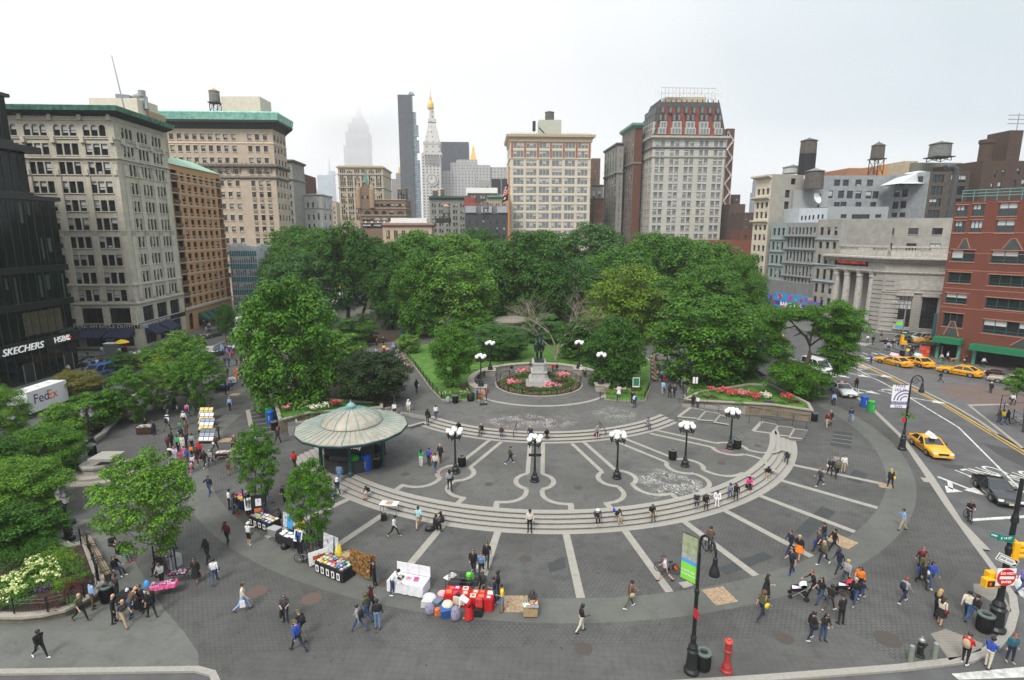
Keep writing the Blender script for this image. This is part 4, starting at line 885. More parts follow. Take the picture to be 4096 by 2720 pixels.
def tier(pts,z0,z1,bnd,nv):
 MB().prism(pts,z0,z1,0,1,0).bd('glass_wall',[BLKG,M_ROOF],r,1)
 b=MB()
 for za,zb,o in bnd:
  q=offs([pts[0],pts[1],pts[2]],-o);q2=offs([pts[0],pts[1],pts[2]],.2)
  b.prism(q+q2[::-1],za,zb)
 b.bd('spandrel',BLKM,r,1)
 A,B=pts[0],pts[1];d=(B-A).normalized();n=V3((d.y,-d.x));b=MB();L=(B-A).length;k=int(L/1.45)
 rn=random.Random(4)
 for i in RA(1,k):
  c=B-d*(i*1.45)+n*.03;b.box((c.x,c.y,(z0+z1)/2),(.07 if i%3 else.12,.08,z1-z0),0,at2(d.y,d.x))
 b.bd('mullion',mat(0,(.035,.042,.042),.3,.2,4.),r,1)
zs=[zL(v)for v in(1430,1352,1332,1210,1190,1077,1058,940,798)]
zsign0,zsign1=zL(1358),zL(1325)
tier(t1,0,zL(798),[(zL(1358),zL(1322),.5),(zL(1212),zL(1188),.45),(zL(1080),zL(1056),.4),(zL(806),zL(790),.6),(0,.5,.1)],0)
a=OL(95,603,V3((XP-3.2,80)),EN);t2=[V3((XP-4.5,60)),a,a+V3((-26,1)),V3((XP-32,60))]
tier(t2,zL(798),zta(a,589),[(zta(a,612),zta(a,586),1.5),(zta(a,790),zta(a,770),.3)],0)
a=OL(16,384,V3((XP-6.,78)),EN);t3=[V3((XP-7.5,58)),a,a+V3((-20,1)),V3((XP-28,58))]
tier(t3,zta(a,600),zta(a,377),[(zta(a,388),zta(a,374),.5),(zta(a,575),zta(a,560),.2)],0)
b=MB();A=t1[0];d=(t1[1]-t1[0]).normalized();n=V3((d.y,-d.x));rn=random.Random(8)
for va,vb,h0 in((1205,1092,.8),(1050,950,1.),(935,815,1.)):
 for k in RA(22):
  if rn.random()<.38:
   y=1.45*(k+.5);c=t1[1]-d*y+n*.012;z1=zL(vb);z0=z1-(zL(vb)-zL(va))*rn.uniform(.35,.95);b.box((c.x,c.y,(z0+z1)/2),(rn.uniform(.3,.7),.02,z1-z0),0,at2(d.y,d.x))
b.bd('window_blind',mat(0,(.045,.065,.055),.3,.2,2.),r,1)
b=MB()
for k in RA(2,7):
 c=t1[1]-d*(1.45*k-.2)+n*.016;b.box((c.x,c.y,zL(1265)),(1.3,.02,zL(1228)-zL(1312)),0,at2(d.y,d.x))
b.bd('curtain',mat(0,(.075,.065,.035),.4,.3,1.5),r,1)
b=MB()
for u in(285,120):
 q=OL(u,1520,cz,d);b.box((q.x+n.x*.04,q.y+n.y*.04,1.5),(2.,.06,3.),0,at2(d.y,d.x));b.box((q.x+n.x*.12+d.x*.9,q.y+n.y*.12+d.y*.9,1.5),(.1,.1,2.8),1,at2(d.y,d.x));b.box((q.x+n.x*.12-d.x*.9,q.y+n.y*.12-d.y*.9,1.5),(.1,.1,2.8),1,at2(d.y,d.x))
b.bd('door',[MK,MGY],r,1)
def fsign(r,s,size,z,u,v,A,d,m,out=.6,sx=1.,shear=0.,name='shop_sign'):
 q=OL(u,v,A,d);n=V3((d.y,-d.x));q=q+n*out;o=r.location
 return text(s,size,m,r,(q.x-o.x,q.y-o.y,z-o.z),(PI/2,0,at2(d.y,d.x)),name,.06,'CENTER',sx,shear)
fsign(r,'SKECHERS',1.45,zL(1345),78,1400,cz,d,LETW,.62,1.05,.3)
fsign(r,'HSBC',1.3,zL(1341),236,1366,cz,d,LETW,.62)
q=OL(259,1360,cz,d)+n*.6;b=MB();M=MX.Rotation(at2(d.y,d.x),3,'Z')
def hx(pl,mi):b.poly([M@V3((x*.75,0,z*.55))+V3((q.x,q.y,zL(1341)))for x,z in pl],mi)
hx([(-1.1,0),(-.55,-.55),(.55,-.55),(1.1,0),(.55,.55),(-.55,.55)],0);b2=[(-.55,.55),(0,0),(.55,.55)]
q=q+n*.02;hx(b2,1);hx([(-.55,-.55),(.55,-.55),(0,0)],1)
b.bd('shop_emblem',[mat(0,(.7,.01,.02),.5,0,emit=.2),LETW],r,1)
K=G(568,1394);farL=OL(657,510,K,EN);lw=(farL-v2(K)).length;fw=26.
bp=rect(v2(K)-EE*fw,fw,lw)
def zK(v):return zta(K,v)
b=Bld('office_building','cream limestone corner ofb with gyn copper cornice','building',bp,zK(452),[LIME,LIMED,MK],bli=.55)
prs=[(500,545,'a'),(575,621,'d'),(649,698,'d'),(726,773,'d'),(801,845,'d'),(873,920,'d'),(948,992,'d'),(1019,1063,'d'),(1090,1135,'d'),(1159,1205,'d')]
cf=[(fw-m-w,fw-m)for bay in RA(5)for m,w in[(1.55+bay*5.25,1.18),(1.55+bay*5.25+1.42,1.18),(1.55+bay*5.25+2.84,1.18)]]
cr=bays(lw,3,3,1.3,.74,.3)
hf=[(a,c,zK(q[1]),zK(q[0]),q[2])for a,c in cf for q in prs];hr=[(a,c,zK(q[1]),zK(q[0]),q[2])for a,c in cr for q in prs]
bf=[(fw-1.35-3.9-bay*5.25,fw-1.35-bay*5.25)for bay in RA(4)]
brr=[(a-.2,c+.2)for(a,_),(_,c)in zip(cr[::3],cr[2::3])]
sh=[(a,c,zK(1293),zK(1232),'t')for a,c in bf]+[(a,c,.5,zK(1318),'t')for a,c in bf]
b.wall(0,hf+sh);b.wall(1,hr+[(a,c,zK(1293),zK(1232),'t')for a,c in brr]+[(a,c,.5,zK(1318),'t')for a,c in brr])
zc=b.z1
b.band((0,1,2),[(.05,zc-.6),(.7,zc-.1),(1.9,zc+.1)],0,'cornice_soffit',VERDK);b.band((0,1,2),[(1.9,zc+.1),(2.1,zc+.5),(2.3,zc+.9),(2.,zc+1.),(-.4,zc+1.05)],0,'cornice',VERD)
for v0,h,o in((633,.45,.35),(1140,.5,.3),(1214,.5,.35),(556,.25,.2),(482,.2,.15)):
 z=zK(v0);b.band((0,1,2),[(.003,z-h*.5),(o,z-h*.25),(o,z+h*.4),(.003,z+h*.5)],1)
for i in RA(6):
 s=fw-.55-i*5.25
 for dd,s_,nn in((EE,s,-EN),):
  c=bp[0]+dd*s_+nn*.1;b.mb.box((c.x,c.y,(zK(632)+zK(1212))/2-.2),(1.,.24,zK(632)-zK(1212)-.9),0)
  for v0 in(560,690,470):b.mb.box((c.x,c.y-.1,zK(v0)),(.8,.5,1.1),1,0,None,.8)
  b.mb.box((c.x,c.y-.1,zK(1262)),(1.1,.4,zK(1225)-zK(1300)),1)
for i in RA(4):
 c=bp[1]+EN*(1.3+(lw-2.6)/3*i+(0 if 0<i<3 else(.55 if i==0 else-.55)))+EE*.1
 b.mb.box((c.x,c.y,(zK(632)+zK(1212))/2-.2),(.24,1.1,zK(632)-zK(1212)-.9),0)
 for v0 in(560,690):b.mb.box((c.x+.1,c.y,zK(v0)),(.5,.9,1.1),1,0,None,.8)
b.sills(bp[0],bp[1],hf,.18,.16,1);b.sills(bp[1],bp[2],hr,.18,.16,1)
b.band((0,1,2),[(.02,zK(1313)),(.12,zK(1313)),(.12,zK(1296)),(.02,zK(1296))],2)
b.fin()
def awning(r,A,B,z1,z0,out,m,name='awning'):
 A,B=v2(A),v2(B);d=(B-A).normalized();n=V3((d.y,-d.x));q=[(*A,z1),(*B,z1),(*(B+n*out),z0),(*(A+n*out),z0)];mb=MB()
 mb.add(q+[(*(A+n*out),z0-.3),(*(B+n*out),z0-.3),(*A,z0),(*B,z0)],[(0,3,2,1),(3,4,5,2),(0,6,3),(1,2,7)]);return mb.bd(name,m,r,1)
for a,c in bf[:3]:awning(b.r,bp[0]+EE*(a-.5)-EN*.15,bp[0]+EE*(c+.5)-EN*.15,zK(1314),zK(1340),2.2,AWN)
for a,c in brr[:2]:awning(b.r,bp[1]+EN*(a-.3)+EE*.15,bp[1]+EN*(c+.3)+EE*.15,zK(1314),zK(1340),2.2,AWN)
SILV=mat(0,(.5,.5,.5),.4,0)
fsign(b.r,'AMERICAN EAGLE OUTFITTERS',.95,zK(1305),438,1302,bp[0],EE,SILV,.18,1.12);fsign(b.r,'AMERICAN EAGLE OUTFITTERS',.85,zK(1305),622,1288,bp[1],EN,SILV,.18,.9)
for u,s_ in((390,'LIFE'),):fsign(b.r,s_,1.1,zK(1283),u,1283,bp[0],EE,MK,-.22)
for u,s_ in((585,'LIVE'),(638,'YOUR'),(690,'LIFE')):fsign(b.r,s_,1.,zK(1275),u,1260,bp[1],EN,MK,-.22,.9)
q=P(500,440,128);rr=tng('rooftop_room','pl rooftop room wof steel flue ot cream corner block','rooftop room',(q.x,q.y,zc-.9));z9=zc-.9
MB().box((0,0,3.4),(10,7,6.8)).bd('wall',mat('cream_render',(.62,.58,.47),.85,.1,1.),rr)
MB().tb([(2,0,6.8),(2,0,7.6),(3.6,-.5,7.9),(5.2,-1,7.4),(5.4,-1.2,5)],.55,8).lt([(.7,0),(.7,1.2)],10,(4.8,-1.2,7.6)).bd('flue',MGY,rr)
for z in(7.2,):
 MB().box((.4,-.5,z+.3),(2.6,2,1.),0,.4).bd('vent_hood',mat(0,(.22,.25,.3),.6,.1,2.),rr)
q=P(507,445,118);mb=MB();mb.cyl((0,0,0),(-1.6,0,zta(q,222)-z9),.16,.06,6);tag(mb.bd('roof_mast',MGY,loc=(q.x,q.y,z9)),'tall thin grey mast leaning above tt cream corner block','mast')
A=farL+EN*.4;B=OL(883,710,A,EN);L=(B-A).length
zA=zta(A,654);b=Bld('apartment_building','orange brick apartment block with pl gyn copper roof','building',[A-EE*.2,B-EE*.2,B-EE*20,A-EE*20],zA,[ORNG,PINKC,mat(0,(.48,.45,.38),.85,.15,2.)],bli=.35)
rw=evrows(A,668,1232,12,.25,.72);wn=[.30,.41,.52,.615,.70,.80]
cols=[(L*(.155+.72*k/6+.02),L*(.155+.72*k/6+.085))for k in RA(6)]
hh=grid(cols,rw,'g')
bal=[(L*.012,L*.125),(L*.895,L*.985)];zb0=zta(A,1240)
b.wall(0,hh+[(a,c,z0-.55,z1+.35,'v')for a,c in bal for z0,z1 in rw]+[(a,c,.4,zb0-1.6,'t')for a,c in[(L*(.24+.125*k),L*(.33+.125*k))for k in RA(6)]]+[(L*.06,L*.14,.3,4.2,'a')])
for z0,z1 in rw+[(zA-1.2,0)]:b.band((0,1),[(.002,z0-.95),(.07,z0-.93),(.07,z0-.7),(.002,z0-.68)],1)
b.band((0,1),[(.01,0.),(.12,0.),(.12,zb0-.4),(.3,zb0-.2),(.3,zb0+.4),(.01,zb0+.45)][3:],2)
d=(B-A)/L;n=V3((d.y,-d.x));dk=MB();rl=MB();ac=MB()
for a,c in bal:
 for z0,z1 in rw:
  m=A+d*((a+c)/2)-n*1.4;dk.box((m.x,m.y,(z0+z1)/2-.1),(.1,c-a,z1-z0+1.2),0,at2(d.y,d.x)-PI/2);m=A+d*((a+c)/2)-n*.75;dk.box((m.x,m.y,z0-.6),(1.4,c-a,.12),0,at2(d.y,d.x)-PI/2)
  m=A+d*((a+c)/2)+n*.03;rl.box((m.x,m.y,z0+.3),(.06,c-a,.08),0,at2(d.y,d.x)-PI/2);rl.box((m.x,m.y,z0-.1),(.04,c-a,.55),0,at2(d.y,d.x)-PI/2)
for a,c in cols:
 for z0,z1 in rw:
  m=A+d*((a+c)/2)+n*.02-EE*.2;ac.box((m.x,m.y,z0-.38),(.06,1.1,.36),0,at2(d.y,d.x)-PI/2)
dk.bd('balcony',mat(0,(.26,.15,.07),.9,.15,1.),b.r,1);rl.bd('balcony_rail',mat(0,(.10,.075,.045),.7,.1,2.),b.r,1);ac.bd('air_vent',mat(0,(.05,.035,.03),.7,.1,2.),b.r,1)
b.fin(par=.2)
rp=[A-EE*.2+EE*.25,B-EE*.2+EE*.25];zr_=zta(A-EE*4,600)
mb=MB();q0,q1=rp[0]-EE*5.5,rp[1]-EE*5.5-EN*3.
mb.add([(*rp[0],zA),(*rp[1],zA),(*q1,zr_),(*q0,zr_),(*(q1-EE*6),zA),(*(q0-EE*8),zA)],[(0,1,2,3),(1,4,2),(3,2,4,5),(0,3,5)]);mb.bd('sloping_roof',mat(0,(.27,.46,.33),.6,.08,.5,0.,dtl=6.),b.r,1)
mb=MB();q=A-EE*6+EN*3.2;mb.box((q.x,q.y,zr_+3.6),(6,6,9));mb.bd('stair_tower',ORNG,b.r,1)
for k in RA(4):awning(b.r,A+d*L*(.235+.125*k),A+d*L*(.33+.125*k),zb0-1.4,zb0-3.2,2.0,AWNG)
Y4=B.y+3.;p4=sided(915,1005,1027,Y4,14);b=Bld('small_office_block','low modern block with turquoise spandrel stripes','building',p4,zta(p4[0],985),[mat(0,(.5,.53,.54),.6,.1,2.),mat(0,(.02,.17,.22),.35,.15,1.)],pane=PANEL,frame=FRW,bli=.7,rec=.12)
L=b.L(0);rw=evrows(p4[0],1005,1260,5,.06,.56);b.wall(0,grid([(L*(.02+.96*k/12)+.04,L*(.02+.96*(k+1)/12)-.04)for k in RA(12)],rw,'p'))
for z0,z1 in rw:
 h=(zta(p4[0],1005)-zta(p4[0],1260))/5;q=(p4[0]+p4[1])/2-EN*.03;b.mb.box((q.x,q.y,z1+h*.26),(L*.97,.12,h*.4),1,at2(EE.y,EE.x))
 for k in RA(13):
  q=p4[0]+EE*(L*(.02+.96*k/12))-EN*.1;b.mb.box((q.x,q.y,z1+h*.1),(.07,.14,h),0,at2(EE.y,EE.x))
b.fin()
mb=MB();q=(p4[0]+p4[2])/2
for k in RA(6):mb.box((random.uniform(-5,4),random.uniform(-4,2),random.uniform(.3,.8)),(random.uniform(.6,2),1.2,random.uniform(1,2.4)))
tag(mb.bd('rooftop_plant',mat(0,(.45,.47,.47),.6,.1,2.),loc=(q.x,q.y,b.z1-.9)),'grey rooftop machinery ot turquoise striped block','rooftop plant')
a5=V3((-80.5,134.))+EE*0;c5=OL(1084,458,B+EE*1.0,EN);w5=46.;r5=OL(1137,491,c5,EN);d5=(r5-c5).length
p5=rect(c5-EE*w5,w5,max(12,d5));z5=zta(c5,470)
b=Bld('office_tower','tall beige block with broad turquoise copper cornice','building',p5,z5,[BEIGE,BEIGES,mat(0,(.14,.12,.10),.9,.3,2.)],bli=.6)
def s5(u):return w5-(1084-u)/2240*1.0*(c5.y*KP-(z5-CH)*SP)/EE.x
R5_=[(495,513),(537,561),(584,608),(632,654),(677,698),(722,745),(768,790),(815,836),(860,882),(906,927),(952,974),(998,1019),(1044,1066),(1090,1110)]
rw=vrows(c5,R5_);cl=[s5(u)for u in(536,566,596,626,657,688,718,748,778,808,838,868,898,930)]+[s5(u)for u in(992,1022,1053)]
b.wall(0,grid([(x-.62,x+.62)for x in cl],rw));cr_=[(d5*(k+.5)/4-.7,d5*(k+.5)/4+.7)for k in RA(4)]if d5>8 else[]
b.wall(1,grid(cr_,rw));b.sills(p5[0],p5[1],grid([(x-.62,x+.62)for x in cl],rw),.2,.2,1,1)
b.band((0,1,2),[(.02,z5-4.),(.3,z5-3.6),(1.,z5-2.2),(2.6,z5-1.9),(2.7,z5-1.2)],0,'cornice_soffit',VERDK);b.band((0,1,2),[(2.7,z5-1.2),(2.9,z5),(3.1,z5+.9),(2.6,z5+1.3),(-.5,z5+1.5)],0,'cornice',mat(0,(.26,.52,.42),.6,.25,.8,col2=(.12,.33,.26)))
for v0,h,o,mi in((665,.7,1.,2),(712,.5,.5,2),(520,.3,.25,1),(574,.3,.2,1)):z=zta(c5,v0);b.band((0,1,2),[(.003,z-h),(o,z-h*.3),(o,z+h*.3),(.003,z+h)],mi)
z=zta(c5,655);rl=MB()
for k in RA(34):
 q=p5[0]+EE*(w5*(k+.5)/34)-EN*.9;rl.box((q.x,q.y,z-.3),(.25,.18,1.1))
rl.bd('balustrade',mat(0,(.2,.19,.17),.9,.2,2.),b.r,1)
mb=MB()
for x in cl:
 for z0,z1 in rw[4:5]:
  for e in(-1,1):q=p5[0]+EE*(x+e*1.05)-EN*.25;mb.box((q.x,q.y,z1+.2),(.5,.5,2.2))
 for z0,z1 in rw[6:]:
  if x>s5(980):q=p5[0]+EE*x-EN*.06;mb.box((q.x,q.y,z1+.95),(1.2,.12,.75))
mb.bd('carved_ornament',mat(0,(.20,.165,.13),.9,.3,2.),b.r,1)
b.fin()
q=P(990,450,c5.y+14);zq=z5-.9;mb=MB();mb.box((0,0,(zta(q,398)-zq)/2),(13.,9,zta(q,398)-zq));tag(mb.bd('rooftop_room',mat('cream_render',(1,1,1)),loc=(q.x,q.y,zq)),'cream box shaped rooftop room nt wooden tank','rooftop room')
def smp(name,lb,u0,v,u1,Y,d,m,rows,nb,nw,w=.6,gap=.3,k='d',z0=0.,cat='building',side=0,bl=.4,frame=None,pane=None,bnd=(),bm=None,sill=1,par=.9,left=0,e=None,n=None,cap=100,par_only=0):
 p=sided(u0,v,u1,Y,d,e,n);z1=zta(p[0],v);b=Bld(name,lb,cat,p,z1,[m,bm or m],z0,frame,pane,bl)
 L=b.L(0);rw=evrows(p[0],*rows)if isinstance(rows[0],(int,float))else vrows(p[0],rows);h=grid(bays(L,nb,nw,.5,w,gap),rw,k);b.wall(0,h)
 if sill:b.sills(p[0],p[1],h,.16,.14,1)
 if side:b.wall(1,grid(bays(d,side,1,.5,.45),rw,k))
 if left:b.wall(3,grid(bays(d,left,1,.5,.45),rw,k))
 for v0,hh,o,mm in bnd:
  z=zta(p[0],v0);prof=[(.003,z-hh),(o,z-hh*.3),(o,z+hh*.4),(-.3,z+hh*.5)]
  b.band((3,0,1,2)if left else(0,1,2),prof,0,'cornice',mm)
 if not par_only:b.fin(par=par,cap=cap)
 return b
GSTN=mat(0,(.26,.255,.23),.9,.25,1.,.2,dtl=8.);WSTN=mat(0,(.46,.46,.43),.9,.2,1.,.2,dtl=8.);DKST=mat(0,(.115,.115,.11),.9,.25,1.,.2);TAN=mat(0,(.44,.37,.26),.9,.15,1.,.1);BROWN=bkm('brownstone',(.25,.175,.115),(.22,.155,.10),(.18,.13,.09),.6,.25,.012,.3);DKRED=bkm('dark_red_brick',(.15,.055,.035),(.13,.05,.03),(.12,.07,.05),.3,.1,.01,.3)
SLATE=mat(0,(.085,.09,.10),.7,.2,1.5);GRNC=mat(0,(.03,.075,.06),.7,.2,1.)
smp('narrow_house','narrow ornate grey house with dk msd nt beige block',1126,640,1166,235,16,GSTN,(660,900,7,.2,.8),1,3,.75,.3,'d',left=0,bnd=((642,.8,1.,DKST),(716,.5,.6,GSTN)))
smp('brick_house','dk red brick side of a stepped house beyond tt beige block',1165,694,1212,262,20,DKRED,(760,900,4,.25,.7),1,2,.5,.5)
smp('brick_house','lower dk brick house wof flat roof nt wt corner',1205,772,1236,252,16,DKRED,(790,900,3,.25,.7),1,1,.4)
b=smp('corner_house','wt weathered corner house wof roof balustrade',1214,775,1284,248,18,WSTN,(800,930,3,.2,.8),3,1,.5,.3,'a',side=2,bnd=((778,.5,.6,WSTN),(832,.4,.4,WSTN)))
smp('distant_house','pl grey house row seen down tt avenue',1286,800,1312,420,30,GSTN,(812,900,4,.2,.8),2,2,cap=20);smp('distant_house','buff house ate end ofe avenue',1312,808,1345,380,30,TAN,(820,900,4,.2,.8),2,2,cap=20)
b=smp('office_building','buff ofb with wt string courses bt brn gable',1350,662,1530,330,30,TAN,[(676,692),(702,722),(724,742),(745,765),(773,792),(795,814),(818,836),(838,856),(860,880)],6,3,.8,.25,'d',left=4,bl=.5,bnd=((668,.8,.8,TAN),(697,.5,.5,WSTN),(750,.5,.5,WSTN)))
b=Bld('gabled_building','brn round arched block with arched windows nd corner gable','building',sided(1437,805,1622,298,24),0,[BROWN,mat(0,(.36,.25,.165),.9,.2,1.)]);b.z1=zta(b.p[0],800)
L=b.L(0);f=lambda x:(x-935)/(1330-935)*L
def A3v(y):return zta(b.p[0],300+y*.46591)
hh=[(f(x)-.9,f(x)+.9,A3v(1132),A3v(1105),'d')for x in(970,1000,1060,1090,1128,1150,1172,1195,1215,1255,1280,1305)]+[(f(a),f(c),A3v(1196),A3v(1165),'a')for a,c in((972,1032),(1058,1097),(1122,1162),(1187,1226),(1252,1314))]+[(f(x)-2.1,f(x)+2.1,A3v(1257),A3v(1222),'a')for x in(990,1020,1080,1144,1208,1270)]+[(f(x)-2.2,f(x)+2.2,A3v(1318),A3v(1280),'g')for x in(990,1024,1083,1147,1210,1272)]
b.wall(0,hh);b.wall(1,grid(bays(b.L(1),4,1,.6,.5),[(A3v(1132),A3v(1105)),(A3v(1196),A3v(1165)),(A3v(1257),A3v(1222))],'a'))
for y in(1146,1206,1268,1072):z=A3v(y);b.band((0,1,2),[(.003,z-.35),(.4,z-.1),(.4,z+.25),(.003,z+.35)],1)
p0=b.p[0]-EN*.5;g0,g1=p0+EE*f(932),p0+EE*f(1046);gz0,gz1,ga=b.z1-4,A3v(1010),A3v(922);mid=(g0+g1)/2
b.panel(g0,g1,gz0,gz1,[((g1-g0).length*(.22+.2*k),(g1-g0).length*(.34+.2*k),A3v(1070),A3v(1035),'a')for k in RA(3)],0)
mb=b.mb;mb.add([(*g0,gz1),(*g1,gz1),(*mid,ga)],[(0,1,2)]);back=EN*9
mb.add([(*g0,gz0),(*(g0+back),gz0),(*(g0+back),gz1),(*g0,gz1),(*g1,gz0),(*(g1+back),gz0),(*(g1+back),gz1),(*g1,gz1)],[(3,2,1,0),(4,5,6,7)])
rf=MB();rf.add([(*(g0-EN*.3),gz1),(*(mid-EN*.3),ga+.3),(*(mid+back),ga+.3),(*(g0+back),gz1),(*(g1-EN*.3),gz1),(*(g1+back),gz1)],[(0,1,2,3),(1,4,5,2)]);rf.bd('gable_roof',SLATE,b.r,1)
rf=MB();rf.lt([(1.6,0),(.9,3),(.05,9)],8,(mid.x,mid.y+3,ga-1.5));rf.bd('spire',VERD,b.r,1)
for g_ in(g0,g1):
 mb.lt([(1.3,gz0),(1.3,gz1+1.5),(.05,gz1+5)],8,(g_.x,g_.y,0),1)
b.fin();
smp('low_building','long low tan building wof pink cornice bt trees',1530,893,1726,236,16,mat(0,(.52,.40,.28),.9,.1,1.),(915,960,1,.1,.85),6,2,.5,.2,'g',side=1,bnd=((897,1.1,1.,mat(0,(.36,.22,.19),.85,.1,1.)),))
q=P(1640,885,242)
mb=MB();mb.box((0,0,1.),(15,6,2.));mb.box((14,1,1.),(6,5,1.9),1)
for k in RA(10):mb.cyl((-18+k*2.6,-3,0),(-18+k*2.6,-3,.7),.35,.35,6)
tag(mb.bd('rooftop_plant',[MW,MK],loc=(q.x,q.y,zta(q,889)-.3)),'wt nd bk machinery ot low tan building','rooftop plant')
smp('loft_building','grey loft block wof dk gyn cornice',1716,787,1866,290,24,GSTN,(808,960,6,.2,.8),5,2,.7,.3,'d',bnd=((789,1.2,1.4,GRNC),),bl=.35)
b=smp('brick_loft','dk brick loft wof wt roof hangar',1870,772,1990,305,24,bkm('umber_brick',(.095,.08,.07),(.085,.07,.06),(.08,.07,.06),.3,.1,.01,.2),(775,900,5,.25,.75),3,2,.55,.3,'m',pane=PANEL,frame=FRW,bl=.2)
q=P(1929,770,312);mb=MB();w_=(1990-1869)/2240*308/2;mb.prism([(-w_,-6),(w_,-6),(w_,6),(-w_,6)],0,zta(q,743)-zta(q,771));tag(mb.bd('roof_shed',MW,loc=(q.x,q.y,b.z1-.9)),'long wt shed ot dk brick loft','shed')
smp('corner_house','pl gyn house wof copper cornice nd roof plants',1948,783,2032,288,22,mat(0,(.36,.36,.26),.9,.1,1.),(806,900,3,.2,.75),3,2,.6,.3,'d',bnd=((786,1.1,1.3,VERD),))
b=smp('mansard_house','bk netted msd house wof red rooftop rail',1860,850,2034,272,20,mat(0,(.055,.058,.062),.95,.3,2.),(875,960,3,.2,.8),6,1,.4,.3,'d',par_only=0)
pz=b.z1;m_=(b.p[0]+b.p[1])/2;mb=MB();Lm=b.L(0)
mb.add([(*(b.p[0]-EN*.2),pz-.6),(*(b.p[1]-EN*.2),pz-.6),(*(b.p[1]+EN*2.5),pz+3.4),(*(b.p[0]+EN*2.5),pz+3.4),(*(b.p[1]+EN*12),pz+3.4),(*(b.p[0]+EN*12),pz+3.4)],[(0,1,2,3),(3,2,4,5)]);mb.bd('mansard_roof',SLATE,b.r,1)
mb=MB();
for x in(.14,.5,.86):
 q=b.p[0]+EE*Lm*x+EN*.8;mb.box((q.x,q.y,pz+1.4),(5,3,3.),0)
mb.bd('dormer',mat(0,(.35,.36,.38),.8,.1,1.),b.r,1)
mb=MB();
for y in(pz+3.9,pz+4.4):mb.box((*(m_+EN*2.6),y),(Lm,.12,.16),0,at2(EE.y,EE.x))
mb.bd('roof_rail',mat(0,(.45,.10,.05),.7,.1,1.),b.r,1)
q=b.p[0]+EE*Lm*.11+EN*6;mb=MB();mb.box((0,0,1.9),(5,5,3.8));tag(mb.bd('rooftop_room',mat(0,(.26,.055,.04),.85,.15,1.),loc=(q.x,q.y,pz+3.38)),'red rooftop box above tt netted msd','rooftop room')
p=sided(2041,548,2366,300,30);b=Bld('office_block','cream grid fronted ofb ie centre with red panels at its top','building',p,zta(p[0],540),[mat(0,(.60,.54,.43),.8,.12,1.5,.1,dtl=8.),mat(0,(.52,.42,.28),.8,.2,1.5),mat(0,(.33,.085,.05),.85,.15,1.)],bli=.5,pane=PANEL,frame=FRB)
RW=[(568,592),(604,629),(641,664),(677,701),(712,736),(748,772),(783,808),(819,842),(854,877),(889,912),(924,946)]
L=b.L(0);hh=grid(bays(L,6,3,.9,.8,.12),vrows(p[0],RW));b.wall(0,hh);b.wall(3,grid(bays(30,4,2,.9,.7,.3),vrows(p[0],RW)))
for k in RA(7):
 q=p[0]+EE*(.9+(L-1.8)*k/6)-EN*.12
 b.mb.box((q.x,q.y,(zta(p[0],636)+0)/2),(.75,.3,zta(p[0],636)),0);b.mb.box((q.x,q.y+.02,zta(p[0],600)),(.9,.34,zta(p[0],568)-zta(p[0],629)),2)
for v0,v1 in RW[:-1]:
 z=zta(p[0],v1)-.75;b.band((3,0,1,2),[(.003,z-.5),(.14,z-.4),(.14,z+.4),(.003,z+.5)],0)
z=zta(p[0],634);b.band((3,0,1,2),[(.01,z-.3),(.5,z),(.5,z+.3),(.01,z+.4)],0)
z=b.z1;b.band((3,0,1,2),[(.01,z-3.6),(.5,z-3.),(.5,z-1.6),(1.8,z-.9),(2.,z+.3),(-.3,z+.5)],1)
for k in RA(30):q=p[0]+EE*(L*(k+.5)/30)-EN*1.7;b.mb.box((q.x,q.y,z+.6),(.5,.5,.8),1)
b.fin()
q=P(2190,530,312);zq=b.z1-.9;w_=86/2240*310;mb=MB();hh_=zta(q,486)-zq;mb.box((1.,0,hh_/2),(w_,9,hh_));rr=tag(mb.bd('rooftop_room',mat(0,(.45,.46,.38),.85,.08,1.),loc=(q.x,q.y,zq)),'grey gyn penthouse block ot central ofb','rooftop room')
MB().box((-w_*.5-1.2,0,hh_*.75),(1.6,3,hh_*.5)).tb([(-w_*.4,-4.7,hh_*.6),(w_*.05,-4.7,.6)],.25,4).bd('fire_stair',MK,rr)
smp('office_building','plain brn slab bt central ofb',2362,633,2402,345,20,mat(0,(.14,.09,.07),.9,.1,1.),(640,760,4,.3,.6),1,1,.2,cap=10)
smp('arcaded_house','grey stone house with round arched top windows',2362,738,2414,330,22,GSTN,[(762,792),(800,822),(840,868),(880,905)],2,1,.75,.3,'a',bnd=((742,.6,.6,DKST),))
smp('brick_house','red nd grey house between tt arcaded house nd tt gyn panelled tower',2378,790,2416,318,20,DKRED,(805,960,4,.2,.8),3,1,.6,.3,'d',bnd=((793,.7,.9,DKST),))
def corner_tower(name,lb,uc,vc,Yc,ul,ur,m,RWv,colsL,colsF,bnd,mats2=None,left_n=None):
 c=v2(P(uc,vc,Yc));z1=zta(c,vc);fl=OL(ul[0],ul[1],c,EN);fr=OL(ur,vc,c,EE);dl=(fl-c).length;wf=(fr-c).length
 p=[c,c+EE*wf,c+EE*wf+EN*dl,c+EN*dl];b=Bld(name,lb,'building',p,z1,[m]+(mats2 or[m]),bli=.5);rw=vrows(c,RWv)
 b.wall(3,grid(bays(dl,*colsL),rw))
 if colsF:b.wall(0,grid(bays(wf,*colsF),rw))
 for v0,h,o,mm in bnd:z=zta(c,v0);b.band((3,0,1),[(.01,z-h),(o,z-h*.3),(o,z+h*.4),(-.2,z+h*.5)],0,'cornice',mm)
 return b
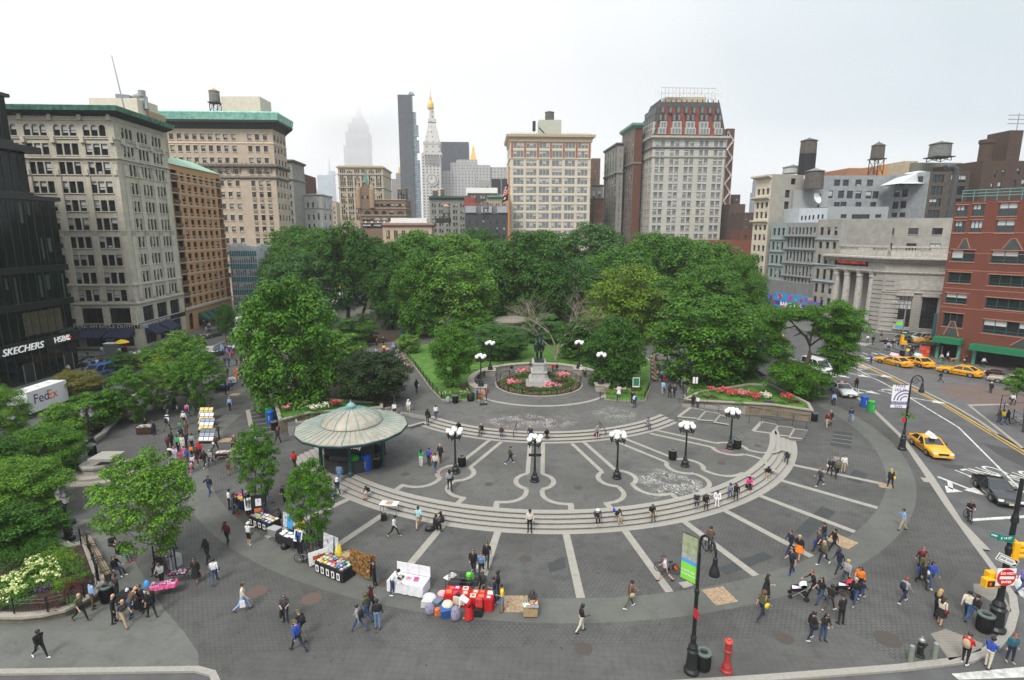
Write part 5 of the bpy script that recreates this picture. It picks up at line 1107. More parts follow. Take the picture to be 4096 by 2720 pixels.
b=corner_tower('office_tower','grey tower with gyn panels nd a slate roof edge',2472,572,325,(2419,600),2496,GSTN,[(595,612),(628,650),(655,672),(690,708),(712,735),(742,762),(766,790),(800,822),(828,850),(858,880),(885,908)],(5,1,.8,.6,.2),(1,2,.7,.3),((574,1.,1.,DKST),(690,.7,.7,GSTN)))
q=MB();c_=b.p[0];mn=MB()
for k in RA(5):
 s_=(b.L(3))*(k+.5)/5;c0=b.p[3]+(b.p[0]-b.p[3]).normalized()*s_-EE*.08;mn.box((c0.x,c0.y,(zta(c_,605)+zta(c_,680))/2),(.2,1.4,zta(c_,605)-zta(c_,680)))
mn.bd('green_panel',mat(0,(.07,.14,.06),.6,.2,1.),b.r,1);b.fin()
b=corner_tower('office_tower','tall grey brn tower wof copper cornice nt hotel',2540,496,312,(2490,530),2572,mat(0,(.20,.17,.14),.9,.2,1.),[(545,565),(570,590),(598,618),(625,645)]+[(662+k*34,684+k*34)for k in RA(9)],(5,1,.8,.5,.2),None,((498,1.6,1.8,VERD),(652,.7,.7,GSTN)))
q=(b.p[0]+b.p[1])/2-EN*.02;b.panel(b.p[0]-EN*.03,b.p[1]-EN*.03,0,b.z1,[],1);b.mats=[b.mats[0],DKRED];b.fin()
c=v2(P(2613,545,300));pw=OL(2906,545,c,EE);fl=OL(2560,572,c,EN);wf=(pw-c).length;dl=max(22,(fl-c).length)
p=[c,pw,pw+EN*dl,c+EN*dl];zc_=zta(c,545)
WST=bkm('hotel_limestone',(.54,.52,.455),(.50,.48,.42),(.36,.345,.30),2.,1.1,.05,.25)
b=Bld('hotel','tall pl stone hotel wof red brick msd crown','building',p,zc_,[WST,mat('hotel_trim',(.42,.40,.35),.85,.2,1.),mat(0,(.10,.105,.10),.8,.2,1.)],bli=.55,frame=FRB,pane=PANEL)
RW=[(562,584),(598,619),(632,654),(667,688),(701,721),(735,755),(769,788),(803,823),(836,856),(869,887),(902,921),(936,952),(968,985)]
rw=vrows(c,RW);cols=[]
for k in RA(5):
 x=wf*(.09+.2*k)if k else wf*.095
 for e in((-.036,.0),(.036,0)):
  xx=wf*(.1+.2*k)+wf*e[0];cols.append((xx-.95,xx+.95))
hh=grid(cols,rw);b.wall(0,hh);b.sills(p[0],p[1],hh,.25,.25,1,1);b.wall(3,grid(bays(dl,4,2,1.,.75,.35),rw))
for v0,h,o,mi in((548,1.2,1.6,1),(590,.7,.5,2),(626,.6,.6,1)):z=zta(c,v0);b.band((3,0,1,2),[(.01,z-h),(o,z-h*.3),(o,z+h*.5),(-.3,z+h*.6)],mi)
b.fin()
zt_=zta(c+EN*3,408);ins=V3((0,0));up=[p[0]+EE*4.+EN*3.5,p[1]-EE*4.+EN*3.5,p[2]-EE*4.-EN*3.5,p[3]+EE*4.-EN*3.5]
mb=MB();loq=[(*q,zc_+.6)for q in[p[0]+EE*.8+EN*.8,p[1]-EE*.8+EN*.8,p[2]-EE*.8-EN*.8,p[3]+EE*.8-EN*.8]];upq=[(*q,zt_)for q in up]
for i in RA(4):j=(i+1)%4;mb.qd(loq[i],loq[j],upq[j],upq[i],0,[(0,0),(30,0),(27,20),(3,20)])
mb.bd('mansard_roof',bkm('mansard_red',(.30,.06,.04),(.27,.055,.035),(.2,.06,.045),.5,.2,.015,.25),b.r,1)
mb=MB();
for i in RA(4):mb.tb([V3(loq[i]),V3(upq[i])],.75,6)
zb_=zta(up[0],424);o_=.5
mb.prism([q+d_*o_ for q,d_ in zip(up,(-EE-EN,EE-EN,EE+EN,-EE+EN))],zt_-3.2,zt_+.2)
for k in RA(12):
 for s_ in(0,1):q=up[0].lerp(up[1],k/11)if s_==0 else up[0].lerp(up[3],k/11);mb.box((q.x,q.y,zt_+.8),(.5,.5,1.2))
mb.bd('roof_trim',mat('dark_copper_trim',(.075,.07,.065),.8,.2,1.),b.r,1)
dm=MB();gl=MB()
def dormer(x,zz,w,h,st=1,s_=0):
 t=(zz-zc_)/(zt_-zc_);A_=p[0].lerp(p[1],x)if s_==0 else p[0].lerp(p[3],x);nn=-EN if s_==0 else-EE;q=A_-nn*(.6+2.9*t);q=q+nn*.35;a_=at2(EE.y,EE.x)+(0 if s_==0 else-PI/2)
 dm.box((q.x,q.y,zz),(w+.9,2.2,h+.9),0 if st else 1,a_)
 k=max(1,round(w/1.5))
 for j in RA(k):
  u_=((j+.5)/k-.5)*w;r_=EE if s_==0 else EN;q2=q+r_*u_+nn*1.11;gl.box((q2.x,q2.y,zz-.1),(w/k*.72,.1,h),0,a_)
for s_ in(0,1):
 for k in RA(5):
  x=.1+.2*k;x=.5+(x-.5)*.96
  w=3.2 if k in(0,4)else 4.6
  dormer(x,zta(c,523),w,2.3,1,s_);dormer(.5+(x-.5)*.95,zta(c,497),w*.8,2.3,1,s_)
 for k in RA(10):dormer(.5+((.1+.2*(k//2))+(-.035 if k%2 else.035)-.5)*.93,zta(c,467),1.1,2.4,0,s_)
 for k in RA(8):dormer(.5+((k+.5)/8-.5)*.86,zta(c,436),1.1,2.3,0,s_)
dm.bd('dormer',[mat('hotel_trim',(1,1,1)),mat('dark_copper_trim',(1,1,1))],b.r,1);gl.bd('dormer_window',PANEL,b.r,1)
sg=tng('roof_sign','wt hotel letter sign on a frame above tt red msd','sign',(up[0].x,up[0].y,zt_+.2));Ls=(up[1]-up[0]).length
t_=text('W  UNION SQUARE',5.2,MW,sg,(EE.x*Ls*.5,EE.y*Ls*.5+2,4.9),(PI/2,0,at2(EE.y,EE.x)),'lettering',.1,'CENTER',1.);t_.scale=(.78,1,1)
mb=MB()
for z in(2.2,4.8,7.4):mb.tb([(EE.x*Ls*.03,EE.y*Ls*.03+2.3,z),(EE.x*Ls*.97,EE.y*Ls*.97+2.3,z)],.1,4)
for k in RA(16):x=Ls*(.03+.94*k/15);mb.tb([(EE.x*x,EE.y*x+2.3,0),(EE.x*x,EE.y*x+2.3,7.4)],.09,4)
mb.bd('sign_frame',MGY,sg)
mb=MB();mb.box((Ls*.45,6,1.5),(Ls*.7,6,3.));tag(mb.bd('rooftop_plant',TAN,loc=(up[0].x,up[0].y,zt_+.2)),'tan rooftop plant bw hotel sign','rooftop plant')
b=smp('brick_slab','narrow brick slab wof wt zigzag fire stair nt hotel',2908,514,2940,312,26,DKRED,(560,900,3,.4,.6),1,1,.1,par=.5,cap=4)
mb=MB();L=b.L(0);A=b.p[0]-EN*.6;n_=15;zt0=b.z1-2
for k in RA(n_):
 z0=8+(zt0-8)*k/n_;z1=8+(zt0-8)*(k+1)/n_;s0,s1=(.12,.88)if k%2 else(.88,.12)
 mb.tb([(*(A+EE*L*s0),z0),(*(A+EE*L*s1),z1)],.22,4);mb.box((*(A+EE*L*s1),z1),(L*.3,1.,.2));mb.tb([(*(A+EE*L*s0),z0+1),(*(A+EE*L*s1),z1+1)],.08,3)
for s0 in(.04,.96):mb.tb([(*(A+EE*L*s0),6),(*(A+EE*L*s0),zt0)],.12,4)
mb.bd('fire_stair',MW,b.r,1)
smp('brick_house','dk brn loft wof roof garden beyond tt hotel',2920,816,2982,300,22,BRNB,(845,960,5,.25,.75),4,1,.6);smp('brick_house','taller dk brn house rof roof garden loft',2976,850,3036,285,22,BRNB,(870,960,4,.25,.75),3,1,.5)
smp('brick_house','dk brn block bt fire stair slab',2916,778,2962,330,18,BRNB,(790,850,3,.25,.75),2,1,.5,cap=8)
smp('brick_house','long low red brick house ate rof park trees',2830,962,3036,228,18,bkm('warm_red_brick',(.235,.075,.045),(.21,.065,.04),(.2,.1,.075),.3,.1,.01,.2),(985,1120,3,.2,.75),5,1,.32)
smp('brick_house','small red brick house with chimneys bt low one',2965,922,3030,240,10,DKRED,(930,960,1,.3,.6),2,1,.4,cap=4)
#  EAST SIDE, FAR TOWERS, TANKS
DR=V3((-.27,1.)).normalized();ER=V3((DR.y,-DR.x));D1=V3((1,-.7)).normalized();N1=V3((-D1.y,D1.x))
KB=G(*px('A6',1205,655))
def zKB(v):return zta(KB,v)
aL=OL(*px('A6',800,300),v2(KB),DR);L0=(aL-v2(KB)).length
pb=[aL,v2(KB),v2(KB)+D1*46,v2(KB)+D1*40+N1*22,aL+N1*14]
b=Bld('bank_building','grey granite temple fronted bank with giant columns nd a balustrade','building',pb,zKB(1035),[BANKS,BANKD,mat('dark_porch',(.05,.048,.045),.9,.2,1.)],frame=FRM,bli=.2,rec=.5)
hb=[]
for u0,u1 in((1345,1468),(1548,1672),(1750,1870),(1950,2070)):
 q0,q1=OL(*px('A6',u0,470),v2(KB),D1),OL(*px('A6',u1,475),v2(KB),D1);hb.append(((q0-v2(KB)).length,(q1-v2(KB)).length,zKB(1300),zKB(1178),'m'))
b.wall(1,hb)
n=V3((DR.y,-DR.x))*-1;dA=(v2(KB)-aL).normalized();nA=V3((dA.y,-dA.x));zE=zKB(1085)
b.done_.add(0);b.panel(pb[0]-nA*3.6,pb[1]-nA*3.6,0,zE,[(L0*.62,L0*.8,1.2,zE*.6,'m')],0);b.panel(pb[0],pb[1],zE,b.z1,[],0)
b.panel(pb[0]+dA*(L0*.86),pb[1],0,zE,[],0);q=pb[0]+dA*L0*.86;b.mb.qd((*(q-nA*3.6),0),(*q,0),(*q,zE),(*(q-nA*3.6),zE),0,[(0,0),(3.6,0),(3.6,zE),(0,zE)])
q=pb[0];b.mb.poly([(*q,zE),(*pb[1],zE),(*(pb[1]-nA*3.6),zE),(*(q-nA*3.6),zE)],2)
for v0,h,o in((1035,.9,1.5),(1048,.3,.7),(1088,.5,.4),(1165,.35,.35),(1318,.5,.3)):
 z=zKB(v0);b.band((4,0,1,2)if v0<1100 else(1,2),[(.01,z-h),(o*.6,z-h*.5),(o,z),(o,z+h*.4),(-.2,z+h*.5)],1)
b.sills(pb[1],pb[2],hb,.6,.6,1,1)
for k in RA(14):
 z=1.2+k*1.02
 if z<zE-1:
  for s0,s1 in((.25,3.3),):
   q=v2(KB)+D1*((s0+s1)/2)-N1*.06;b.mb.box((q.x,q.y,z),(s1-s0,.22,.78),0,at2(D1.y,D1.x));q=v2(KB)-dA*1.4+nA*.06;b.mb.box((q.x,q.y,z),(2.4,.22,.78),0,at2(dA.y,dA.x))
for u in(1430,1637):q=OL(*px('A6',u,265),v2(KB),D1)-N1*.05;b.mb.box((q.x,q.y,zKB(1135)),(4.2,.16,2.),1,at2(D1.y,D1.x))
b.fin(par=.1)
cb=MB()
for u in(845,928,1027,1128):
 q=OL(*px('A6',u,350),v2(KB)+nA*.2,DR)-nA*.9;k=16
 c=MB();c.lt([(1.05,0),(1.05,.5),(.92,.7),(.86,1.),(.80,zE*.5),(.70,zE-1.9),(.72,zE-1.8),(.85,zE-1.5),(.8,zE-1.1),(1.1,zE-.35),(1.15,zE-.3),(1.15,zE)],20,(q.x,q.y,0))
 for j in RA(len(c.v)):
  if j%2 and 60<=j<120:x,y,z=c.v[j];c.v[j]=(q.x+(x-q.x)*.93,q.y+(y-q.y)*.93,z)
 c.bd('column',BANKD,b.r,1)
mb=MB();z0,z1=zKB(1035)+.45,zKB(984)
for A_,B_ in((pb[0],pb[1]),(pb[1],pb[2])):
 d_=(B_-A_).normalized();Lq=(B_-A_).length;nn=V3((d_.y,-d_.x));a_=at2(d_.y,d_.x);m_=(A_+B_)/2-nn*.8
 mb.box((*m_,z0+.6),(Lq-1.2,.7,1.2),0,a_);mb.box((*m_,z1-.2),(Lq-1.2,.8,.4),0,a_)
 k=int(Lq/.55)
 for j in RA(k):
  q=A_+d_*((j+.5)*Lq/k)-nn*.8
  if(j//7)%3==2:
   if j%7==3:mb.box((*q,(z0+1.2+z1-.4)/2),(4.,.62,z1-z0-1.6),0,a_)
  else:mb.cyl((*q,z0+1.2),(*q,z1-.4),.17,.14,6,0,0)
mb.bd('balustrade',BANKD,b.r,1)
q=(aL+v2(KB))/2;mb=MB();a_=at2(dA.y,dA.x);q=aL+dA*L0*.42+nA*.1;mb.box((q.x,q.y,zKB(1057)),(L0*.58,.12,1.5),0,a_);mb.bd('sign_board',MK,b.r,1)
text('FUERZABRUTA',1.2,mat(0,(.7,.07,.05),.5,0,emit=.4),b.r,(q.x+nA.x*.1-b.r.location.x,q.y+nA.y*.1-b.r.location.y,zKB(1057)),(PI/2,0,a_),'lettering',.02)
q=OL(*px('A5',1668,1330),v2(KB),D1)-N1*.06;text('UNION SQUARE',1.15,mat(0,(.2,.19,.17),.9,0),b.r,(q.x-b.r.location.x+4,q.y-b.r.location.y-2.8,zKB(1073)),(PI/2,0,at2(D1.y,D1.x)),'lettering',.03)
pa=v2(P(3366,878,152));d_=D1;pz=[pa-dA*-0+DR*9,pa,pa+D1*62,pa+D1*62+N1*10]
b=Bld('plain_block','blank grey stucco block with two rows of small windows bt bank','building',pz,zta(pa,876),[GRYW,MGN],bli=.2)
cw=[]
for x in(1112,1300,1490,1680):q=OL(*px('A5',x,1010),pa,D1);s=(q-pa).length;cw.append((s-1.05,s+1.05))
b.wall(1,grid(cw,[(zta(pa+D1*20,938),zta(pa+D1*20,912)),(zta(pa+D1*20,1002),zta(pa+D1*20,974))],'g'));b.sills(pz[1],pz[2],grid(cw,[(zta(pa+D1*20,938),0)]),.2,.15,0)
b.fin(par=.3)
AQ=aL-dA*.3
def house(name,lb,u0,u1,v,m,rows,nb,nw,w=.8,gap=.25,dep=14,bm=None,bnd=(),z0=0.,kinds=None):
 A_=OL(u0,v,AQ,DR);B_=OL(u1,v,AQ,DR);d=(B_-A_).normalized();n_=V3((-d.y,d.x));z1=zta(B_,v);b=Bld(name,lb,'building',[A_,B_,B_+n_*dep,A_+n_*dep],z1,[m,bm or m],z0,None,None,.25,.35)
 hh=[]
 for k,(va,vb)in EU(rows):hh+=grid(bays(b.L(0),nb,nw,.4,w,gap),[(zta(B_,vb),zta(B_,va))],(kinds or'd'*20)[k])
 b.wall(0,hh)
 for v0,h,o in bnd:z=zta(B_,v0);b.band((3,0,1),[(.01,z-h),(o,z-h*.2),(o,z+h*.4),(-.2,z+h*.5)],1)
 return b
LBL=mat(0,(.36,.43,.50),.7,.12,1.5);GRI=mat(0,(.25,.265,.26),.7,.15,1.5);GRE=mat(0,(.25,.31,.30),.7,.12,1.5);CRM=mat(0,(.56,.50,.40),.8,.15,1.5)
house('iron_front_house','pl blue house with round arched windows nt bank',3274,3368,876,GRYW,[(908,940),(968,996),(1020,1058),(1080,1122),(1140,1178),(1195,1235)],3,1,.6,.2,16,LBL,((958,.3,.4),(1062,.3,.4),(1130,.3,.4)),0,'daaddd').fin(par=.3)
house('iron_front_house','grey cast iron house with rows of tall narrow windows',3150,3274,889,GRI,[(909,938),(952,992),(1010,1050),(1070,1108),(1118,1150)],8,1,.68,.2,16,GRI,((945,.5,.8),(1000,.4,.5),(1058,.4,.5),(1112,.4,.5))).fin(par=.3)
house('iron_front_house','grey gyn cast iron house with arched windows',3088,3150,890,GRE,[(912,942),(968,1000),(1022,1056),(1078,1112),(1125,1155)],3,1,.68,.2,16,GRE,((958,.3,.4),(1008,.3,.4),(1064,.3,.4)),0,'daaddd').fin(par=.3)
bc=house('terracotta_house','tall narrow cream house with an ornate gabled front',3028,3090,696,CRM,[(752,776),(808,832),(846,872),(900,920),(938,962),(982,1006),(1024,1048),(1066,1090),(1106,1130)],3,1,.72,.2,4,CRM,((702,.8,1.2),(788,.8,1.),(884,.6,.8)))
B_=bc.p[1];w2=(OL(3217,695,B_,ER)-B_).length
bc.p[2]=B_+ER*w2;bc.p[3]=bc.p[0]+ER*w2;
hs=[]
for u,va,vb in((3174,714,738),(3150,760,790),(3146,806,836),(3142,850,878)):s=(OL(u,(va+vb)/2,B_,ER)-B_).length;hs.append((s-.8,s+.8,zta(B_+ER*s,vb),zta(B_+ER*s,va),'d'))
bc.wall(1,hs,mi=2);bc.mats.append(mat(0,(.345,.325,.28),.9,.1,.6));bc.fin(par=.4)
b=MB();A_=OL(3070,1150,AQ,DR);B_=OL(3255,1135,AQ,DR);d=(B_-A_).normalized();n_=V3((d.y,-d.x));zt_=zta(B_,1135)
r=tng('shop_front','grey shop base wof blue balloon banner under tt iron front houses','shop front',(A_.x,A_.y,0));b.prism([A_+n_*1.5,B_+n_*1.5,B_+n_*.05,A_+n_*.05],0,zt_);b.bd('wall',mat(0,(.20,.205,.205),.7,.12,1.),r,1)
q0,q1=OL(3095,1200,AQ+n_*1.55,DR),OL(3243,1215,AQ+n_*1.55,DR);m_=(q0+q1)/2;Lb=(q1-q0).length;zb1,zb0=zta(m_,1178),zta(m_,1246);a_=at2(d.y,d.x)
b=MB();b.box((m_.x,m_.y,(zb0+zb1)/2),(Lb,.14,zb1-zb0),0,a_);q=m_+n_*.08;b.box((q.x,q.y,(zb0+zb1)/2-.4),(Lb,.06,1.),1,a_)
rn=random.Random(2)
for k in RA(26):
 q=q0+d*(Lb*rn.random())+n_*.1;z=zb0+(zb1-zb0)*(.08+.84*rn.random());b.box((q.x,q.y,z),(rn.uniform(.5,1.5),.05,rn.uniform(.25,.8)),2+k%3,0,MX.Rotation(a_,3,'Z')@MX.Rotation(rn.uniform(-1,1),3,'Y'))
b.bd('banner',[mat(0,(.04,.30,.68),.6,.08,1.),mat(0,(.07,.05,.30),.6,0),mat(0,(.8,.35,.03),.5,0),mat(0,(.6,.06,.25),.5,0),mat(0,(.6,.04,.04),.5,0)],r,1)
text('BABIES R US',1.5,LETW,r,(m_.x+n_.x*.2-A_.x,m_.y+n_.y*.2-A_.y,(zb0+zb1)/2-.6),(PI/2,0,a_),'lettering',.03)
VIO=mat(0,(.085,.05,.30),.8,.3,2.)
for ua,ub,va,vb in((3058,3086,1172,1208),(3240,3280,1204,1240)):
 q0,q1=OL(ua,1180,AQ+n_*1.5,DR),OL(ub,1210,AQ+n_*1.5,DR);awning(r,q0,q1,zta(q0,va),zta(q0,vb),1.8,VIO)
p0=v2(P(3285,700,185));p1=v2(P(3558,702,185));zw=zta(p1,702);kk=(zta((0,1),686)-CH);Y2=(zw-CH)/kk;p2=v2(P(3722,686,Y2));kk=(zta((0,1),690)-CH);p3=v2(P(3893,690,(zw-CH)/kk*.99));d3=(p3-p2).normalized();n3=V3((-d3.y,d3.x))
b=Bld('loft_building','long blue grey painted loft wing bent towards a dk brick end','building',[p0,p1,p2,p3,p3+n3*18,p1+V3((25,30)),p0+V3((2,22))],zw,[GRYB,mat(0,(.20,.235,.285),.9,.1,.8),mat(0,(.085,.072,.058),.9,.3,1.5)],bli=.35)
def rws(p,l):return[(zta(p,b_),zta(p,a_))for a_,b_ in l]
hA=[]
for x,y0,y1 in((772,628,678),(888,628,678),(957,628,678),(1056,628,680),(1148,628,680),(1272,632,682),(832,715,775),(920,715,775),(988,717,777),(1057,718,778),(1138,720,778),(1193,720,778),(1262,722,778),(885,805,850),(937,803,850),(1056,805,850),(1172,806,850),(1250,806,850)):
 q=OL(*px('A5',x,y0),p0,(p1-p0).normalized());s=(q-p0).length;hA.append((s-.95,s+.95,zta(p0,px('A5',x,y1)[1]),zta(p0,px('A5',x,y0)[1]),'d'))
b.wall(0,hA);hB=[]
for x,y0,y1 in((1338,628,678),(1402,620,672),(1463,612,665),(1543,602,656),(1298,720,775),(1360,712,766),(1424,706,766),(1348,802,860),(1412,796,856),(1338,890,925),(1402,888,925)):
 q=OL(*px('A5',x,y0),p1,(p2-p1).normalized());s=(q-p1).length;hB.append((s-.95,s+.95,zta(q,px('A5',x,y1)[1]),zta(q,px('A5',x,y0)[1]),'d'))
b.wall(1,hB);L=b.L(2);b.wall(2,grid([(L*.07,L*.34),(L*.5,L*.86)],rws(p2,[(698,728),(744,778),(794,826),(840,870)]),'t'),mi=2)
for i_,pA,pB in((0,p0,p1),(1,p1,p2)):
 d_=(pB-pA).normalized();q=(pA+pB)/2;nq=V3((d_.y,-d_.x));
b.fin(par=.3)
def ann(name,lb,u0,u1,v,Y,m,wins=(),d=14,e=None):
 p=sided(u0,v,u1,Y,d,e or EE);b=Bld(name,lb,'building',p,zta(p[0],v),[m],bli=.2);hh=[]
 for x0,x1,y0,y1 in wins:
  qa=OL(*px('A5',x0,y0),p[0],(p[1]-p[0]).normalized());qb=OL(*px('A5',x1,y0),p[0],(p[1]-p[0]).normalized());hh.append(((qa-p[0]).length,(qb-p[0]).length,zta(p[0],px('A5',x0,y1)[1]),zta(p[0],px('A5',x0,y0)[1]),'g'))
 b.wall(0,hh);return b.fin(par=.3)
ann('annex_block','smooth grey lift block carrying tt lower wooden tank',3176,3316,760,166,mat('smooth_grey',(.33,.345,.35),.85,.08,.8),[(735,760,745,770),(728,746,828,845)])
ann('annex_block','wt parapet block wof row of small blue windows',3199,3312,832,158,mat(0,(.46,.49,.52),.8,.1,.8),[(603,617,916,950),(632,646,914,948),(662,677,911,946),(693,708,908,943),(732,748,905,940),(765,781,902,937)])
ann('annex_block','grey annex wof wide dk terrace opening',3312,3556,826,160,mat('smooth_grey',(1,1,1)),[(915,962,902,932),(1003,1145,902,940),(1188,1236,902,930)])
ann('roof_house','orange brn roof house bt tall steel legged tank',3396,3594,672,200,mat(0,(.33,.16,.085),.85,.15,1.));ann('roof_house','bright orange roof house wof wt vaulted cover',3526,3594,660,198,mat(0,(.55,.27,.10),.85,.1,1.))
ann('roof_house','olive gyn box bw wide wooden tank',3660,3850,650,188,mat(0,(.17,.18,.14),.85,.1,1.));ann('roof_house','tan roof house lof olive box',3620,3672,644,190,TAN)
q=P(3790,684,178);mb=MB();mb.add([(-17,-4,-3),(15,-4,-3),(15,5,-3),(-17,5,-3),(-9,-1,1.),(10,4.5,-.5),(-9,5,1.)],[(0,1,5,4),(0,4,6,3),(4,5,2,6),(1,2,5),(2,3,6)]);tag(mb.bd('skylight',mat(0,(.66,.68,.68),.5,.1,1.),loc=q+V3((0,0,-1))),'wt sloping skylight ot dk loft','skylight')
mb=MB();q=P(3790,930,150);h=zta(q,665)-q.z;mb.tb([(0,0,-12),(0,0,h-2),(-.4,0,h-.6),(-1.6,0,h),(-2.8,0,h-.4)],.75,8);tag(mb.bd('flue_pipe',mat(0,(.06,.065,.068),.6,.1,3.),loc=q),'fat dk flue pipe wof bent top in front ofe dk loft','pipe')
ann('brick_house','orange topped brn house between tt loft nd tt brick tower',3893,3942,684,185,mat(0,(.42,.22,.10),.85,.15,1.),[(1990,2045,635,672),(1985,2035,712,740)])
bq=sided(3935,640,4250,170,20);b=Bld('brick_tower','dk brn stepped brick tower atr edge ofe skyline','building',bq,zta(bq[0],642),[BRNB],bli=.5,frame=FRG);z_=lambda y:zta(bq[0],px('A5',0,y)[1])
def sx5(x):return(OL(*px('A5',x,620),bq[0],EE)-bq[0]).length
b.wall(0,[(sx5(a_),sx5(c_),z_(y1),z_(y0),'d')for a_,c_,y0,y1 in((2178,2204,552,600),(2292,2320,538,590),(2160,2190,645,695),(2280,2305,632,685),(2345,2375,625,680),(2120,2136,562,610),(2105,2125,655,700))])
b.mb.box((*(bq[0]+EE*sx5(2275)+EN*5),zta(bq[0],640)+4.),(sx5(2325)-sx5(2225),8,9.),0);b.mb.lt([(1.7,0),(1.7,7),(2,7.2),(2,8.2)],10,(*(bq[0]+EE*sx5(2095)+EN*3),b.z1-2))
q=bq[0]+EE*sx5(2338)+EN*4;an=MB();an.tb([(q.x,q.y,b.z1),(q.x,q.y,b.z1+14)],.15,4)
for k in RA(3):an.tb([(q.x-3,q.y,b.z1+11+k*1.2),(q.x+3,q.y,b.z1+11+k*1.2)],.1,4)
an.bd('antenna',MGY,b.r,1);b.fin(par=.3)
d8=V3((.735,-1.)).normalized();n8=V3((-d8.y,d8.x));C8=v2(G(*px('A6',1640,850)));pz=[C8,C8+d8*40,C8+d8*40+n8*20,C8+n8*20]
ztop=zta(OL(3812,808,C8,d8),808)
b=Bld('brick_building','red brick block with blue gyn windows nd gyn canopies atr edge','building',pz,ztop,[REDB,mat(0,(.36,.17,.12),.85,.1,1.),mat(0,(.05,.07,.07),.3,.2,1.)],bli=.75,frame=FRG,rec=.3)
hh=[];tri=[]
for Z,x0,x1,y0,y1,k in(('A5',1825,1915,832,922,'t'),('A5',1953,2048,822,918,'t'),('A5',2160,2308,810,918,'g'),('A5',1810,1896,955,1050,'t'),('A5',1935,2030,950,1048,'t'),('A5',2140,2286,945,1050,'g'),('A5',1785,1972,1182,1272,'s'),('A5',2100,2420,1188,1286,'s'),('A6',1760,1942,172,256,'s'),('A6',2080,2440,192,278,'s'),('A6',1740,1912,336,416,'s'),('A6',2055,2430,372,458,'s'),('A6',1720,1880,492,600,'t'),('A6',2035,2420,545,652,'s'),('A6',1680,1850,728,862,'v'),('A6',1965,2500,790,935,'v')):
 q0,q1=OL(*px(Z,x0,(y0+y1)/2),C8,d8),OL(*px(Z,x1,(y0+y1)/2),C8,d8);m_=(q0+q1)/2;z0_,z1_=zta(q0,px(Z,x0,y1)[1]),zta(q0,px(Z,x0,y0)[1])
 if k=='v':z0_=.05
 hh.append(((q0-C8).length,(q1-C8).length,z0_,z1_,k))
b.wall(0,hh);b.sills(pz[0],pz[1],hh[:-2],.16,.1,1,1)
for z in[zta(C8,v)for v in(930,1010,1078,1150,1225)]:b.band((0,1),[(.002,z-.05),(.02,z-.04),(.02,z+.04),(.002,z+.05)],1)
b.fin(par=.2);a_=at2(d8.y,d8.x);nf=-n8
for i in(6,7,14,15):
 s0,s1,za,zb=hh[i][:4];w_=(s1-s0)*(.5 if i<10 else.7);m_=C8+d8*((s0+s1)/2 if i<15 else s0+8.2)+nf*.04;h_=(1.7 if i<10 else 2.6);zq=zb+(.25 if i<10 else 1.5);w_=min(w_,8.)if i<15 else 7.5
 MB().poly([(*(m_-d8*w_/2),zq),(*(m_+d8*w_/2),zq),(*(m_+d8*w_*.12),zq+h_),(*(m_-d8*w_*.12),zq+h_)]).bd('pediment_window',b.mats[2],b.r,1)
 MB().tb([V3((*(m_-d8*w_/2),zq)),V3((*(m_-d8*w_*.12),zq+h_)),V3((*(m_+d8*w_*.12),zq+h_)),V3((*(m_+d8*w_/2),zq))],.1,4).bd('pediment_trim',b.mats[1],b.r,1)
GRNP=mat(0,(.01,.17,.075),.5,.1,2.)
for i in(14,15):
 s0,s1,za,zb=hh[i][:4];m_=C8+d8*((s0+s1)/2)+nf*.9;MB().box((m_.x,m_.y,zb+.7),(s1-s0+1.,2.,1.0),0,a_).bd('canopy',GRNP,b.r,1)
 mb=MB()
 for s in(s0,s1):q=C8+d8*s+nf*.1;mb.box((q.x,q.y,zb/2),(.45,.5,zb),0,a_);
 mb.bd('door_post',mat(0,(.10,.30,.24),.5,.1,2.),b.r,1)
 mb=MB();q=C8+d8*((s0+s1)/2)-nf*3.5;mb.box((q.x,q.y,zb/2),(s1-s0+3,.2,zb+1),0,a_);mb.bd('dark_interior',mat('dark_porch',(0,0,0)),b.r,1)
mb=MB()
for k in RA(24):
 q=C8+d8*(.6+k*1.6)+n8*1.;mb.cyl((*q,ztop-.2),(*q,ztop+1.9),.05,.05,4)
for z in(.9,1.4,1.9):
 mb.tb([(*(C8+d8*.5+n8*1.),ztop+z),(*(C8+d8*38+n8*1.),ztop+z)],.06,4)
mb.bd('roof_railing',mat(0,(.12,.32,.30),.5,.1,2.),b.r,1)
mb=MB();q=C8-d8*.3+nf*.5;mb.box((q.x,q.y,6.),(.5,.25,4.6),0,a_);mb.bd('blade_sign',mat(0,(.02,.06,.07),.5,.1,2.),b.r,1)
def uvbox(mb,poly,z0,z1,mi=0,taper=None):
 poly=[v2(p)for p in poly];c=sum(poly,V3((0,0)))/len(poly);top=[c+(p-c)*(taper if taper is not None else 1.)for p in poly];s=0.;n=len(poly)
 for i in RA(n):
  j=(i+1)%n;L=(poly[j]-poly[i]).length;mb.qd((*poly[i],z0),(*poly[j],z0),(*top[j],z1),(*top[i],z1),mi,[(s,z0),(s+L,z0),(s+L,z1),(s,z1)]);s+=0
 mb.poly([(*p,z1)for p in top],mi)
def far(name,lb,Y,parts,mats,d=30,z0=-5):
 r=None
 for nm,u0,u1,vt,vb,mi,tp in parts:
  p=sided(u0,(vt+(vb or 930))/2,u1,Y,min(d,max(8,(u1-u0)/2240*Y*.8)))
  c0=sum(p,V3((0,0)))/4
  if r is None:r=tng(name,lb,'tower',(p[0].x,p[0].y,0));ctr=Y+d/2
  sh=V3((0,ctr-c0.y));p=[q+sh for q in p]
  mb=MB();uvbox(mb,p,z0 if vb is None else zta(p[0],vb),zta(p[0],vt),0,tp);mb.bd(nm,mats[mi],r,1)
 return r
